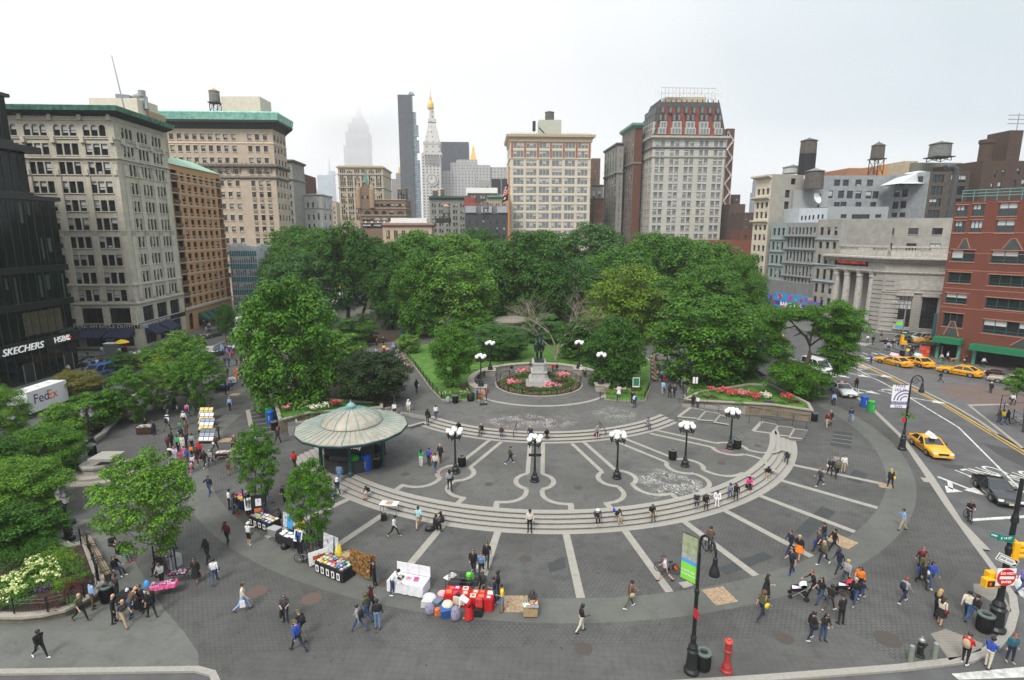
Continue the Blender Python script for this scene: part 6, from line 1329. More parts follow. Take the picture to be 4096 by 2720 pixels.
ESBW=wnm('far_limestone_windows',(.40,.40,.41),(.16,.17,.19),4.2,3.9,.45,.62);far('skyscraper','tall setback skyscraper dissolving into tt low cloud',1750,[('shaft',1384,1481,582,None,0,None),('shaft',1383,1474,527,590,0,None),('shaft',1391,1463,489,530,0,None),('shaft',1402,1451,470,490,0,.9),('crown',1415,1438,420,471,0,.8),('mast',1424,1430,330,421,0,.4)],[ESBW],60)
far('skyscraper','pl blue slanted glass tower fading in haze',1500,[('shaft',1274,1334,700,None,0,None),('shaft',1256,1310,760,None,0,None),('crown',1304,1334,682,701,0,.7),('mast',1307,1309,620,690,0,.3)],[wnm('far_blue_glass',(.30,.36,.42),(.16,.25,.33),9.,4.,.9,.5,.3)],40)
ONEM=wnm('bronze_glass_tower',(.055,.062,.07),(.035,.045,.058),2.4,3.6,.8,.75,.25);far('skyscraper','slender dk glass tower with cantilevered side pods',900,[('shaft',1600,1655,378,None,0,None),('wing',1655,1668,448,None,1,None),('pod',1656,1671,500,545,1,None),('pod',1656,1674,560,610,1,None),('pod',1656,1678,640,700,1,None),('wing',1662,1682,700,None,1,None),('crane',1630,1655,366,378,1,.5)],[ONEM,wnm('pale_glass_tower',(.13,.16,.18),(.20,.26,.29),3.,3.6,.8,.6,.2)],16)
far('tower_block','brn block wof gold roofed top bt slender tower',1150,[('shaft',1568,1606,716,None,0,None),('shaft',1580,1606,692,720,0,None),('crown',1588,1606,668,694,1,.8)],[wnm('far_brown_windows',(.26,.23,.20),(.12,.13,.15),4.,3.6,.55,.55),mat('gold_leaf',(.75,.45,.08),.35,.1,.2,0.,.6)],30)
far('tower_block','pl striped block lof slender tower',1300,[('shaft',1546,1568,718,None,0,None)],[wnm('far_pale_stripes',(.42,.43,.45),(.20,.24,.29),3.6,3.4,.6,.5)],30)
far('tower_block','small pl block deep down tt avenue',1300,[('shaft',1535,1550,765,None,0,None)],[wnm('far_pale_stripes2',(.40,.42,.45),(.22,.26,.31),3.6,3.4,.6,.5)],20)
MLW=wnm('white_marble_windows',(.50,.485,.45),(.10,.105,.115),5.2,4.2,.42,.5);MLP=wnm('white_marble_plain',(.52,.505,.465),(.10,.105,.115),9.,7.,.22,.3)
GOLD=mat('gold_leaf',(0,0,0))
r=far('clock_tower','wt marble clock tower wof gold lantern dome',850,[('shaft',1690,1765,612,None,0,None),('shaft',1690,1767,608,620,1,None),('belfry',1694,1760,572,612,1,None),('belfry',1692,1762,566,575,1,None),('pyramid_roof',1696,1757,486,567,1,.42),('lantern_base',1708,1741,474,488,1,.95),('lantern',1714,1733,437,475,1,.9)],[MLW,MLP],23)
q=P(1723,437,861);o=r.location
mb=MB();mb.lt([(4.4,0),(4.9,2.5),(4.2,7),(2.2,11),(1.6,12),(1.7,16),(.7,18),(.5,22),(.05,30)],12);c_=mb.bd('gold_dome',GOLD,r);c_.location=(q.x-o.x,q.y-o.y,q.z)
q=P(1728,718,849.4);mb=MB();mb.lt([(9.4,0),(9.4,.5),(7.9,.6)],28,(0,0,0),0);mb.lt([(8.0,.55),(7.8,.7)],28,(0,0,0),1);mb.lt([(5.6,.75),(5.5,.8)],28,(0,0,0),0)
for k in RA(12):a_=k*PI/6;mb.box((6.7*sin(a_),6.7*cos(a_),.9),(.7,1.5,.2),2,-a_)
mb.box((0,2.4,1.),(.5,5.,.2),2);mb.box((-1.8,1.,1.),(4,.5,.2),2)
c_=mb.bd('clock_face',[MLP,mat(0,(.30,.31,.31),.7,0),mat(0,(.05,.05,.05),.7,0)],r);c_.location=(q.x-o.x,q.y-o.y,q.z);c_.rotation_euler=(PI/2,0,-.056)
ar=MB()
for k in RA(5):
 p_=P(1704+k*12,640,849.3);ar.box((p_.x,p_.y,p_.z),(3.,.6,13.));ar.cyl((p_.x,p_.y+.3,p_.z+6.5),(p_.x,p_.y-.3,p_.z+6.5),1.5,1.5,10)
ar.bd('arcade_opening',mat(0,(.24,.235,.225),.9,0),r,1)
far('office_slab','bk glass slab bt clock tower',1010,[('shaft',1757,1878,567,None,0,None)],[wnm('black_slab_glass',(.045,.05,.06),(.028,.033,.045),3.,3.8,.8,.7,.25)],40)
r=far('stepped_block','pl grey stepped block with ziggurat shoulders rof clock tower',880,[('shaft',1766,1900,682,None,0,None),('shaft',1800,1910,650,690,0,None),('shaft',1828,1908,638,655,0,None),('shaft',1850,1962,660,None,0,None),('shaft',1960,2045,668,None,0,None),('crown',1818,1836,640,652,1,.8)],[wnm('far_grey_limestone',(.40,.395,.38),(.15,.155,.165),5.,4.4,.36,.5),mat(0,(.30,.34,.38),.6,0)],50)
far('gold_pyramid_tower','gold pyramid roofed tower peak bt stepped block',1120,[('shaft',1872,1910,640,None,0,None),('pyramid_roof',1879,1905,590,641,1,.25),('spire',1888,1896,565,591,1,.05)],[mat(0,(.42,.41,.39),.9,0),GOLD],30)
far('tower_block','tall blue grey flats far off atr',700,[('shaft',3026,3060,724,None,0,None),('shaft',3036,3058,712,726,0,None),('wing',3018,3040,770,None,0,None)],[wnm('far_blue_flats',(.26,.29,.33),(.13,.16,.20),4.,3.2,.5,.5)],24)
smp('office_building','grey louvred block with dk roof plant lof central ofb',1915,722,2046,420,30,mat(0,(.34,.34,.32),.85,.1,1.),(735,790,2,.3,.6),6,1,.5,cap=6)
q=P(2005,735,400);mb=MB();
for k in RA(2):mb.box((-3.5+k*7,0,-2),(6.4,8,10))
tag(mb.bd('cooling_tower',mat(0,(.02,.025,.035),.5,.1,2.),loc=q),'pair of dk blue cooling towers nt flag','cooling tower')
CED=mat(0,(.115,.10,.085),.95,.35,1.2,.3,dtl=8.);CEDG=mat(0,(.19,.19,.18),.95,.3,1.2,.3,dtl=8.);RUST=mat(0,(.42,.25,.13),.85,.2,1.);TCAP=mat(0,(.09,.09,.085),.8,.2,1.)
def tank(lb,u0,u1,va,vt,vb,Y,cap=TCAP,wood=CED,legs=0.,base=None):
 m_=(u0+u1)/2;q=P(m_,vb,Y);w=(u1-u0)/2240*(Y*KP-(q.z-CH)*SP)/2;h=zta(q,vt)-q.z;hc=zta(q,va)-zta(q,vt);zl=zta(q,legs)if legs else q.z
 r=tng('water_tank',lb,'water tank',(q.x,q.y,zl),0,'rooftop water tanks');z=q.z-zl
 mb=MB();mb.lt([(w*1.02,0),(w*.97,h)],20,(0,0,z));
 mb.bd('barrel',wood,r)
 mb=MB()
 for k in RA(7):mb.lt([(w*1.025-(.05*w*k/6),h*(.04+.15*k)),(w*1.025-(.05*w*k/6),h*(.055+.15*k))],20,(0,0,z),0,0)
 mb.bd('hoop',mat(0,(.05,.048,.045),.8,.1,2.),r)
 MB().lt([(w*1.1,h*.995),(w*1.1,h*1.01),(.2,h+hc*.85),(.12,h+hc)],12,(0,0,z)).bd('conical_roof',cap,r)
 if legs and not base:
  mb=MB();c_=[(w*.75*sx_,w*.75*sy_)for sx_,sy_ in((-1,-1),(1,-1),(1,1),(-1,1))]
  for i in RA(4):
   mb.cyl((*c_[i],0),(*c_[i],z),.16,.16,4);mb.cyl((*c_[i],0),(*c_[(i+1)%4],z*.95),.07,.07,4);mb.cyl((*c_[(i+1)%4],0),(*c_[i],z*.95),.07,.07,4)
  mb.box((0,0,z-.15),(w*2,w*2,.3));mb.bd('steel_legs',MK,r)
 if base:
  MB().lt([(w*1.02,0),(w*1.02,z-.01)],20).bd('drum',base,r)
 return r
tank('wooden tank with an orange cap on steel legs above tt beige block',840,880,352,366,410,200,RUST,CEDG,447)
tank('small dk tank ot penthouse ofe central ofb',2180,2216,443,450,486,312,TCAP,CED)
tank('orange capped tank on legs bt brn gabled block',1590,1608,752,757,777,318,RUST,CED,800);tank('dk capped tank on legs bt brn gabled block',1611,1630,747,755,776,316,TCAP,CED,800)
tank('left of two low orange capped tanks ot grey loft',1730,1752,756,763,783,300,RUST,CED,787);tank('right of two low orange capped tanks ot grey loft',1762,1778,752,758,783,302,RUST,CED,787)
tank('orange capped tank on tall legs in front ofe grey loft',1772,1800,814,826,853,262,RUST,CEDG,890);tank('grey capped tank on tall legs before tt netted msd',1932,1955,800,812,832,262,TCAP,CEDG,880)
tank('tall wooden tank on a bk drum above tt cream house',3201,3262,550,564,616,172,TCAP,CED,698,mat(0,(.012,.014,.017),.7,.2,2.))
tank('lower wide wooden tank ot smooth grey lift block',3217,3288,670,686,757,164,CEDG,CED);tank('squat wt tank lof bk drum',3133,3205,657,670,694,178,CEDG,mat(0,(.5,.51,.5),.8,.1,2.))
tank('dk wooden tank on tall braced steel legs',3484,3532,566,583,635,186,TCAP,CED,700);tank('wide grey wooden tank atr on a steel platform',3719,3794,563,577,628,182,TCAP,CEDG,645)
mb=MB();mb.lt([(.1,0),(1.,.1),(1.55,.5),(1.5,.52),(.9,.2),(.05,.12)],14);o=mb.bd('satellite_dish',MW,loc=P(3264,795,163));o.rotation_euler=(rads(70),0,.5);tag(o,'wt satellite dish ot smooth grey lift block','satellite dish')
g=P(2036,930,205);g=V3((g.x,g.y,ZU));r=tng('flagpole','tall orange brn flagpole with flags rising from tt park trees','flagpole',g);h=zta(g,660)-ZU
MB().lt([(.55,0),(.45,h*.5),(.2,h*.97),(.32,h*.985),(.02,h)],10).bd('pole',mat(0,(.50,.20,.05),.5,.1,3.),r)
def flag(name,lb,z0,z1,w,mats,fn,x0=-.3,cat='flag'):
 mb=MB();n_,m_=14,10
 pt=lambda i,j:(x0-w*(i/n_)*(.55+.45*(1-j/m_))+.18*sin(i*1.3+j*.7),.35*sin(i*.9+j*.5),z0+(z1-z0)*j/m_-(i/n_)*1.2)
 for i in RA(n_):
  for j in RA(m_):mb.qd(pt(i,j),pt(i+1,j),pt(i+1,j+1),pt(i,j+1),fn(i/n_,j/m_))
 o=mb.bd(name,mats,loc=g,smo=1);return tag(o,lb,cat)
M_FR=mat(0,(.5,.02,.03),.8,0);M_FB=mat(0,(.02,.03,.15),.8,0);M_FK=mat(0,(.01,.01,.012),.8,0)
zf=zta(g,735)-ZU;zg_=zta(g,780)-ZU
flag('national_flag','drooping striped flag hanging from tt orange flagpole',zg_,zf,2.2,[M_FR,MW,M_FB],lambda x,y:2 if x<.45 and y>.5 else(0 if int(y*9.9)%2==0 else 1));flag('black_flag','bk flag wof wt disc bw striped flag',zta(g,800)-ZU,zta(g,776)-ZU,2.6,[M_FK,MW],lambda x,y:1 if hypot(x-.5,y-.5)<.22 else 0,-.3)
#  STATUE, LAMPS, STREET FURNITURE, VEHICLES
def fuse(mb,vox,smo=2):
 o=bpy.data.objects.new('tmp',mb.mesh('tmp',MK));COL.objects.link(o);m=o.modifiers.new('r','REMESH');m.mode='VOXEL';m.voxel_size=vox
 if smo:s=o.modifiers.new('s','SMOOTH');s.iterations=smo;s.factor=.5
 me=bpy.data.meshes.new_from_object(o.evaluated_get(bpy.context.evaluated_depsgraph_get()));bpy.data.objects.remove(o)
 me.polygons.foreach_set('use_smooth',np.ones(len(me.polygons),dtype=bool));return me
def chain(mb,pts,n=10,mi=0):
 for a,b in zip(pts,pts[1:]):mb.cyl(a[:3],b[:3],a[3],b[3],n,mi)
 for p in pts:mb.ball(p[:3],p[3],n,6,mi)
def px1(Z,x,y,base):return zta(base,px(Z,x,y)[1])
ped=V3((SS.x,SS.y,ZU));r=tng('pedestal','tall pl granite pedestal ie middle ofe flower circle','pedestal',ped);zp=zta(ped,px('C5',0,515)[1])-ZU
def oct_(w,l,c=.5):return[(-w+c,-l),(w-c,-l),(w,-l+c),(w,l-c),(w-c,l),(-w+c,l),(-w,l-c),(-w,-l+c)]
MB().prism(oct_(1.9,2.3,.3),0,.2).bd('plinth',MGN,r)
mb=MB()
for w,l,z0,z1 in((1.45,1.95,.2,.85),(1.35,1.85,.85,1.0),(1.2,1.7,1.0,1.2),(1.05,1.55,1.2,zp*.56),(1.15,1.65,zp*.56,zp*.6),(.88,1.4,zp*.6,zp-.3),(.98,1.5,zp-.3,zp-.02)):mb.prism(oct_(w,l,.25),z0,z1)
mb.bd('shaft',mat(0,(.40,.40,.38),.8,.15,2.,.1,dtl=8.),r)
sb=MB();sb.prism(oct_(.75,1.45,.2),0,.22);B_=1.18
for p in([(0,-.8,1.95,.55),(0,0,1.9,.6),(0,.75,1.98,.58)],[(0,-1.0,2.1,.4),(0,-1.45,2.75,.3),(0,-1.6,3.05,.25),(0,-1.85,2.75,.19),(0,-1.98,2.5,.14)],[(-.3,-.85,1.75,.28),(-.3,-1.0,1.15,.17),(-.28,-.92,.62,.12),(-.28,-.95,.25,.13)],[(.3,-.85,1.75,.28),(.32,-1.35,1.35,.17),(.32,-1.2,.85,.12),(.32,-1.05,.62,.12)],[(-.3,.9,1.85,.36),(-.32,1.05,1.2,.2),(-.3,1.3,.75,.13),(-.3,1.2,.25,.13)],[(.3,.9,1.85,.36),(.32,.75,1.15,.2),(.3,1.0,.7,.13),(.3,.85,.25,.13)],[(0,1.25,2.15,.16),(0,1.6,1.7,.15),(0,1.65,1.1,.1)],[(0,.05,2.45,.33),(0,.05,2.9,.36),(0,.0,3.35,.33)],[(0,0,3.5,.13),(0,-.02,3.75,.17),(0,-.02,3.92,.15)],[(0,-.02,3.98,.24),(0,-.02,4.05,.12)],[(-.36,0,3.35,.16),(-.62,-.35,3.2,.13),(-.95,-.75,3.45,.11),(-1.05,-.9,3.5,.1)],[(.36,0,3.35,.16),(.5,-.1,2.95,.13),(.28,-.5,2.8,.11)],[(-.35,-.05,2.45,.25),(-.62,-.4,2.15,.2),(-.66,-.3,1.6,.15),(-.66,-.55,1.42,.11)],[(.35,-.05,2.45,.25),(.62,-.4,2.15,.2),(.66,-.3,1.6,.15),(.66,-.55,1.42,.11)],[(0,.35,3.2,.25),(0,.7,2.5,.35)],[(-.09,-1.55,3.25,.06),(-.1,-1.55,3.4,.03)],[(.09,-1.55,3.25,.06),(.1,-1.55,3.4,.03)]):
 chain(sb,[(a,b,c*B_,d*1.02)for a,b,c,d in p])
me=fuse(sb,.055,1);me.materials.clear();me.materials.append(mat(0,(.035,.055,.05),.5,.4,2.5,.1,.6,col2=(.012,.02,.018)))
hs_=zta(ped,px('C5',0,55)[1])-ZU-zp;k_=hs_/(4.17*B_);o=link('equestrian_statue',me,None,ped+V3((0,0,zp-.02)),.0,k_);tag(o,'dk gyn bronze horseman statue ot tall granite pedestal','statue')
wr=tng('seat_wall','curved stone sw round tt back ofe statue circle','wall',(SS.x,SS.y,ZU))
mb=MB();s=0
pts=acp(SS,9.9,205,-25,46);mb.curb(pts,.75,ZU,ZU+.72);L=0
mb.bd('wall',mat(0,(.27,.25,.205),.85,.25,1.8,.2,dtl=8.),wr,1);MB().curb(pts,.95,ZU+.715,ZU+.86).bd('coping',MCP,wr,1)
GL=mat(0,(.86,.86,.84),.25,0,spec=.5)
def glp(lb,loc,h,R=.25,n=5,gr='bk lamps with wt globes',sign=0):
 r=tng('globe_lamp',lb,'street lamp',loc,0,gr);mb=MB()
 mb.lt([(.42,0),(.42,.12),(.36,.18),(.34,.5),(.22,.62),(.20,.8),(.15,.9),(.11,1.0),(.085,h*.55),(.09,h*.56),(.075,h-.75),(.13,h-.7),(.1,h-.6)],14);mb.bd('post',MK,r)
 mb=MB();a0=.55
 for k in RA(n-1):
  a=a0+k*2*PI/(n-1);x,y=.6*cos(a),.6*sin(a);mb.tb([(0,0,h-.75),(x*.5,y*.5,h-.82),(x,y,h-.66)],.05,6);mb.lt([(.13,0),(.18,.1),(.1,.3)],8,(x,y,h-.66))
  mb.cyl((x,y,h-.95),(x,y,h-.7),.03,.06,6)
 mb.lt([(.1,h-.65),(.18,h-.4),(.12,h-.25)],8);mb.bd('arms',MK,r)
 me=MB();me.ball((0,0,0),R,16,12);me=me.mesh('globe',GL,1)
 for k in RA(n-1):a=a0+k*2*PI/(n-1);link('globe',me,r,(.6*cos(a),.6*sin(a),h-.36+R*.9))
 link('globe',me,r,(0,0,h-.2+R*.95))
 if sign:MB().box((0,-.1,h-1.7),(1.15,.05,.25)).bd('sign_plate',MK,r)
 return r
for k,(L,(Z,x,y),l)in EU(zip(LAMPS,(('R3',1750,470),('R5',290,530),('R5',1012,500),('R5',1610,420),('R5',1998,300)),('leftmost bk lamp with wt globes standing in a paved loop','bk glb wof small crossplate ie central loop','bk glb lof chalk drawing','bk glb nt bin rof chalk drawing','rightmost bk glb near tt rbd wall'))):
 glp(l,L,zta(L,px(Z,x,y)[1])-L.z,.25,6 if k!=1 else 5,sign=(k==1))
for(x,y,yt,l)in((268,890,450,'glb ot left front pier ofe sw'),(404,650,258,'glb ot left rear pier ofe sw'),(1688,632,250,'glb ot right rear pier, half hidden by leaves'),(2008,860,425,'glb ot right front pier ofe sw')):
 u,v=px('C5',x,y);q=G(u,v,ZU+.9);L=V3((q.x,q.y,ZU+.9));mb=MB();mb.box((0,0,.43),(1.5,1.5,.86));mb.box((0,0,.9),(1.7,1.7,.1));o=mb.bd('pier',MCP,wr,loc=(q.x-wr.location.x,q.y-wr.location.y,0))
 glp(l,L+V3((0,0,.05)),zta(L,px('C5',0,yt)[1])-L.z,.27,5)
def fence(lb,pts,h=.95,sp=2.2,pick=.0,z=None,closed=0,post=.05,name='iron_fence',rails=(.95,.2)):
 pts=[V3((p[0],p[1]))for p in pts];z=z if z is not None else gz(*pts[0])
 r=tng(name,lb,'fence',(pts[0].x,pts[0].y,z));mb=MB();L=[(p.x,p.y,z)for p in pts]
 for k in rails:mb.tb([(p.x,p.y,z+h*k)for p in pts],.022 if pick else.028,4)
 acc=0.;pm=MB();pm.cyl((0,0,0),(0,0,h),post,post,6);pm.ball((0,0,h+post),post*1.5,6,4);pm=pm.mesh('post',MK)
 for a,b in zip(pts,pts[1:]):
  l=(b-a).length;d=(b-a)/max(l,1e-6)
  if pick:
   k=int(l/pick)
   for j in RA(k):q=a+d*(j+.5)*pick;mb.cyl((*q,z+h*.15),(*q,z+h*(.97 if j%2 else.9)),.014,.014,4)
 mb.bd('railing',MK,r,1);nxt=0.;acc=0.
 for a,b in zip(pts,pts[1:]):
  l=(b-a).length;d=(b-a)/max(l,1e-6)
  while nxt<=acc+l+1e-6:q=a+d*(nxt-acc);link('post',pm,r,(q.x-pts[0].x,q.y-pts[0].y,0));nxt+=sp
  acc+=l
 return r
fence('low bk iron fence circling tt statue flower bed',acp(SS,6.15,0,360,44),.95,2.4,.35,ZU)
b=MB();b.sec(SS,6.1,6.4,0,360,ZU+.07,n=60);b.riser(SS,6.4,0,360,ZU,ZU+.07,n=60);stc(b.bd('bed_kerb',MST))
fence('long low bk fence along tt left edge ofe lawn',[V3((-16.2,108))]+LLg+[G(1870,1606,ZU),G(1925,1604,ZU)],.95,2.3,.4,ZU+.1)
fence('low bk fence round tt right front corner ofe lawn',[G(2400,1600,ZU),G(2500,1612,ZU),G(2575,1608,ZU),G(2600,1549,ZU),G(2604,1450,ZU)],.95,2.3,.4,ZU+.1)
fence('low bk fence along tt path nt rbd',[G(2745,1590,ZU),G(2700,1520,ZU),G(2665,1440,ZU)],.95,2.3,.4,ZU)
fence('bk iron fence curving along tt near flower planter',gp2('R2',[(-150,935),(0,930),(190,935),(390,925),(560,885),(700,815),(790,755),(835,690),(838,640)],.6),.95,1.9,.16,.62,rails=(.93,.12,.7))
fence('bk iron fence wof scroll panel ate stone seat end',gp2('R2',[(850,650),(745,330),(640,345),(540,300),(470,310)],.6),1.15,1.6,.2,.6,rails=(.93,.12,.75))
fence('bk iron fence curving round tt rear planter',[GP('R1',x,y).xy for x,y in((640,640),(700,590),(790,565),(880,510),(930,450),(990,390),(1060,340))],1.05,1.8,.2,.6)
fence('bk rail fence round tt garden atr edge',gp2('R7',[(2361,460),(2250,395),(2150,330),(2160,262),(2361,256)],0.),1.5,2.5,0.,0.)
bed('planter_wall','low tan stone wall with grey coping round tt npl',gp2('R2',[(-150,975),(0,970),(200,972),(380,955),(560,915),(700,850),(800,790),(855,720),(862,670),(840,600)],.3),0.,.42,mat(0,(.19,.155,.11),.85,.45,1.3,.2,dtl=5.),.5,None,0)
bed('planter_wall','curved low stone wall round tt rear planter',[GP('R1',x,y).xy for x,y in((650,655),(720,610),(810,590),(900,530),(935,480),(1010,410),(1080,360))],0.,.5,MCP,.55,None,0)
r=tng('stone_bench_wall','pl weathered stone kerb running up nt long bench','wall',(*G(*px('R2',860,640)),0));mb=MB()
mb.curb(gp2('R2',[(845,640),(735,345)],.3),.42,0,.62);mb.curb(gp2('R2',[(735,345),(620,372),(520,345),(450,310)],.3),.5,0,.6);mb.bd('kerb_stone',MGN,r,1)
def rail(lb,pts,h=1.,lean=1):
 P3=[GP(*p)for p in pts];r=tng('hand_rail',lb,'hand rail',P3[0]);o=P3[0];mb=MB();top=[p-o+V3((0,0,h))for p in P3];d0=(top[0]-top[1]).normalized()*.3;d1=(top[-1]-top[-2]).normalized()*.3
 mb.tb([top[0]+d0-V3((0,0,.3)),top[0]+d0*1.2-V3((0,0,.1)),top[0]+d0*.6]+top+[top[-1]+d1*.6,top[-1]+d1*1.2-V3((0,0,.1)),top[-1]+d1-V3((0,0,.3))],.035,6)
 for p in P3:mb.cyl(p-o,p-o+V3((0,0,h)),.03,.03,6)
 mb.bd('rail',MK,r)
rail('bk hand rail ofe ramp bw rbd',[('R7',0,415),('R7',103,430),('R7',236,455),('R7',372,455),('R7',492,470)])
rail('bk hand rail up tt right wing ofe uss',[('R5',1540,268),('R5',1650,290),('R5',1750,308),('R5',1875,330)]);rail('bk hand rail on top ofe rbd wall steps',[('R5',1575,215),('R5',1650,230),('R5',1778,252),('R5',1900,275),('R5',2020,290)])
rail('short bk hand rail ie rof uss',[('R5',858,478),('R5',902,540)],.95);rail('short bk hand rail ie lof uss',[('R5',138,492),('R5',118,552)],.95)
rail('bk hand rail ot left wing ofe uss',[('R3',1205,358),('R3',1320,330),('R3',1410,310)]);rail('bk hand rail ot kiosk planter wall',[('R3',1020,335),('R3',1140,310),('R3',1210,290),('R3',1310,265)],1.)
rail('bk hand rail rof rbd corner',[('R7',10,330),('R7',120,345),('R7',240,365),('R7',380,385),('R7',515,400)],.8)
KC=V3((-15.6,52.0,ZM));r=tng('subway_kiosk','round open subway kiosk wof ribbed domed copper roof','kiosk',KC)
KR=mat(0,(.34,.31,.25),.6,.25,.9,.05,.1,dtl=8.);KT=mat(0,(.16,.32,.31),.6,.3,2.);KD=mat(0,(.012,.05,.055),.5,.15,3.);n=16
mb=MB();mb.lt([(5.3,3.6),(5.34,3.72),(5.3,3.8),(2.85,4.22)],n,cap=0,a0=.1);mb.lt([(2.85,4.22),(2.95,4.3),(2.9,4.42),(2.65,4.72),(2.15,5.05),(1.4,5.35),(.7,5.52),(.3,5.6)],32,cap=0);mb.lt([(5.25,3.6),(.1,3.75)],n,cap=0,a0=.1)
mb.bd('roof',KR,r)
mb=MB()
for k in RA(n*3):
 a=.1+2*PI*k/(n*3);c,s=cos(a),sin(a);w=.022 if k%3 else.05;rr=5.3*(1 if k%3==0 else cos(PI/n)/cos((a-.1)%(2*PI/n)-PI/n));mb.tb([(rr*c,rr*s,3.82),(2.88*c,2.88*s,4.25)],w,4)
for k in RA(n):
 a=.1+2*PI*k/n;c,s=cos(a),sin(a);mb.tb([(q*c,q*s,z+.03)for q,z in((2.95,4.3),(2.9,4.42),(2.65,4.72),(2.15,5.05),(1.4,5.35),(.7,5.52),(.3,5.6))],.04,4)
mb.bd('rib',KT,r);stuff(r.children[-1]);del r.children[-1]['kind']
MB().lt([(.35,5.5),(.45,5.65),(.46,5.85),(.28,6.05),(.1,6.15),(.05,6.3),(.01,6.5)],12).bd('finial',KT,r)
MB().lt([(5.36,3.55),(5.4,3.7),(5.34,3.78)],n,a0=.1,cap=0).lt([(5.3,3.55),(5.1,3.4),(4.9,3.55)],n,a0=.1,cap=0).bd('eave_gutter',KD,r)
pm=MB();pm.lt([(.26,0),(.26,.3),(.18,.4),(.16,3.7)],10);pm=pm.mesh('post',KD)
for a in(-80,-18,40,100,160,220):link('post',pm,r,(3.25*cos(rads(a)),3.25*sin(rads(a)),0))
MB().curb(acp(V3((0,0)),2.7,-160,60,18),.25,0,1.15).curb([V3((-2.5,-1.)),V3((2.4,-1.6))],.15,1.1,2.9).bd('parapet',mat(0,(.035,.04,.04),.6,.2,2.),r)
MB().box((.4,-1.85,2.3),(3.4,.08,.55)).bd('sign_board',MK,r);text('Subway',.55,LETW,r,(.5,-1.9,2.3),(PI/2,0,-.12),'lettering',.01)
def crook(lb,Z,x,y,ytop,side=1,az=0.,scale=1.):
 b_=GP(Z,x,y);h=zta(b_,px(Z,0,ytop)[1])-b_.z;r=tng('street_lamp',lb,'street lamp',b_,az,'tall bk crook street lamps');mb=MB()
 mb.lt([(q*.76,z)for q,z in((.52,0),(.54,.18),(.42,.3),(.38,.7),(.34,1.2),(.40,1.3),(.3,1.42),(.33,1.55),(.2,1.75),(.18,2.0),(.22,2.08),(.14,2.25),(.13,4.6),(.17,4.7),(.17,4.85),(.11,4.95),(.1,h-1.2))],16);mb.bd('post',MK,r)
 mb=MB();s=side;mb.tb([(0,0,h-1.3),(0,0,h-.6),(.1*s,0,h-.25),(.35*s,0,h-.03),(.65*s,0,h),(.95*s,0,h-.15),(1.12*s,0,h-.5),(1.12*s,0,h-.8)],.07,8)
 mb.tb([(.05*s,0,h-.5),(.2*s,0,h-.75),(.45*s,0,h-.85),(.65*s,0,h-.65),(.6*s,0,h-.35),(.4*s,0,h-.3),(.33*s,0,h-.48),(.42*s,0,h-.6)],.04,6);mb.tb([(.6*s,0,h-.4),(.8*s,0,h-.6),(.95*s,0,h-.5)],.03,5);mb.bd('crook_arm',MK,r)
 MB().lt([(.05,.35),(.11,.3),(.12,.0),(.16,-.15),(.23,-.35),(.27,-.55),(.26,-.62)],14,(1.12*s,0,h-1.15)).bd('lantern',MK,r);MB().lt([(.25,-.62),(.2,-.7),(.08,-.76)],14,(1.12*s,0,h-1.15)).bd('lamp_glass',mat(0,(.5,.5,.46),.3,0),r)
 return r,b_,h
l1,bl1,h1=crook('tall bk crook lamp wof gyn banner near tt front','R6',1642,1432,225,1,-1.2)
l2,bl2,h2=crook('tall bk crook lamp wof violet wifi banner nt avenue','R7',1312,640,4,1,-.1)
def banner(par,b_,Z,yt,yb,w,cells,x0=-.12,az=.4,name='banner'):
 z1,z0=zta(b_,px(Z,0,yt)[1])-b_.z,zta(b_,px(Z,0,yb)[1])-b_.z;g=bpy.data.objects.new(name,None);mb=MB();ms=[]
 for f0,f1,m in cells:mb.box((x0-w/2,0,z1-(z1-z0)*(f0+f1)/2),(w,.03,(z1-z0)*(f1-f0)),len(ms));ms.append(m)
 o=mb.bd(name,ms,par,rz=az)
 for z in(z1+.02,z0-.02):MB().tb([(0,0,z),(x0-w-.05,0,z)],.025,5).bd('banner_arm',MK,par,rz=az)
 return o,z1,z0
LIME_=mat(0,(.22,.62,.06),.6,.1,1.);AZ=mat(0,(.06,.33,.7),.6,.1,1.);PH=mat(0,(.10,.17,.05),.6,.7,4.,col2=(.45,.42,.36),dtl=8.);GRYP=mat(0,(.33,.34,.35),.6,.4,3.)
o,z1,z0=banner(l1,bl1,'R6',300,690,.85,[(0,.42,PH),(.42,.54,GRYP),(.54,.62,AZ),(.62,1,LIME_)],-.13,.35)
text('a park for\neveryone',.2,MW,o,(-.55,-.03,z0+.45),(PI/2,0,0),'lettering',.003)
VIOP=mat(0,(.085,.06,.27),.6,0);o,z1,z0=banner(l2,bl2,'R7',88,285,1.55,[(0,.72,MW),(.72,.87,VIOP),(.87,1,MW)],-.15,-.05)
H_=z1-z0;text('FREE\nWI-FI',.5,VIOP,o,(-.95,-.03,z1-H_*.13),(PI/2,0,0),'lettering',.004);text('EAT SHOP PLAY\nUNION SQUARE',.2,MW,o,(-.92,-.03,z0+H_*.205),(PI/2,0,0),'lettering',.004);text('Syfy',.42,VIOP,o,(-.92,-.03,z0+H_*.065),(PI/2,0,0),'lettering',.004,'CENTER',1.2)
mb=MB()
for k in RA(3):R_=.45+.32*k;mb.tb([(-.35-R_*cos(a),-.02,z0+H_*.33+R_*sin(a))for a in[PI/2*j/8*1.15 for j in RA(9)]],.06,4)
mb.bd('wifi_arcs',VIOP,o)
q=bl2+V3((0,0,zta(bl2,px('R7',0,350)[1])));bush('hanging_basket','round basket of gyn plants hung ot avenue lamp',q-V3((0,0,.45)),.72,.72,.85,LL_,.16,14,None,'flower basket')
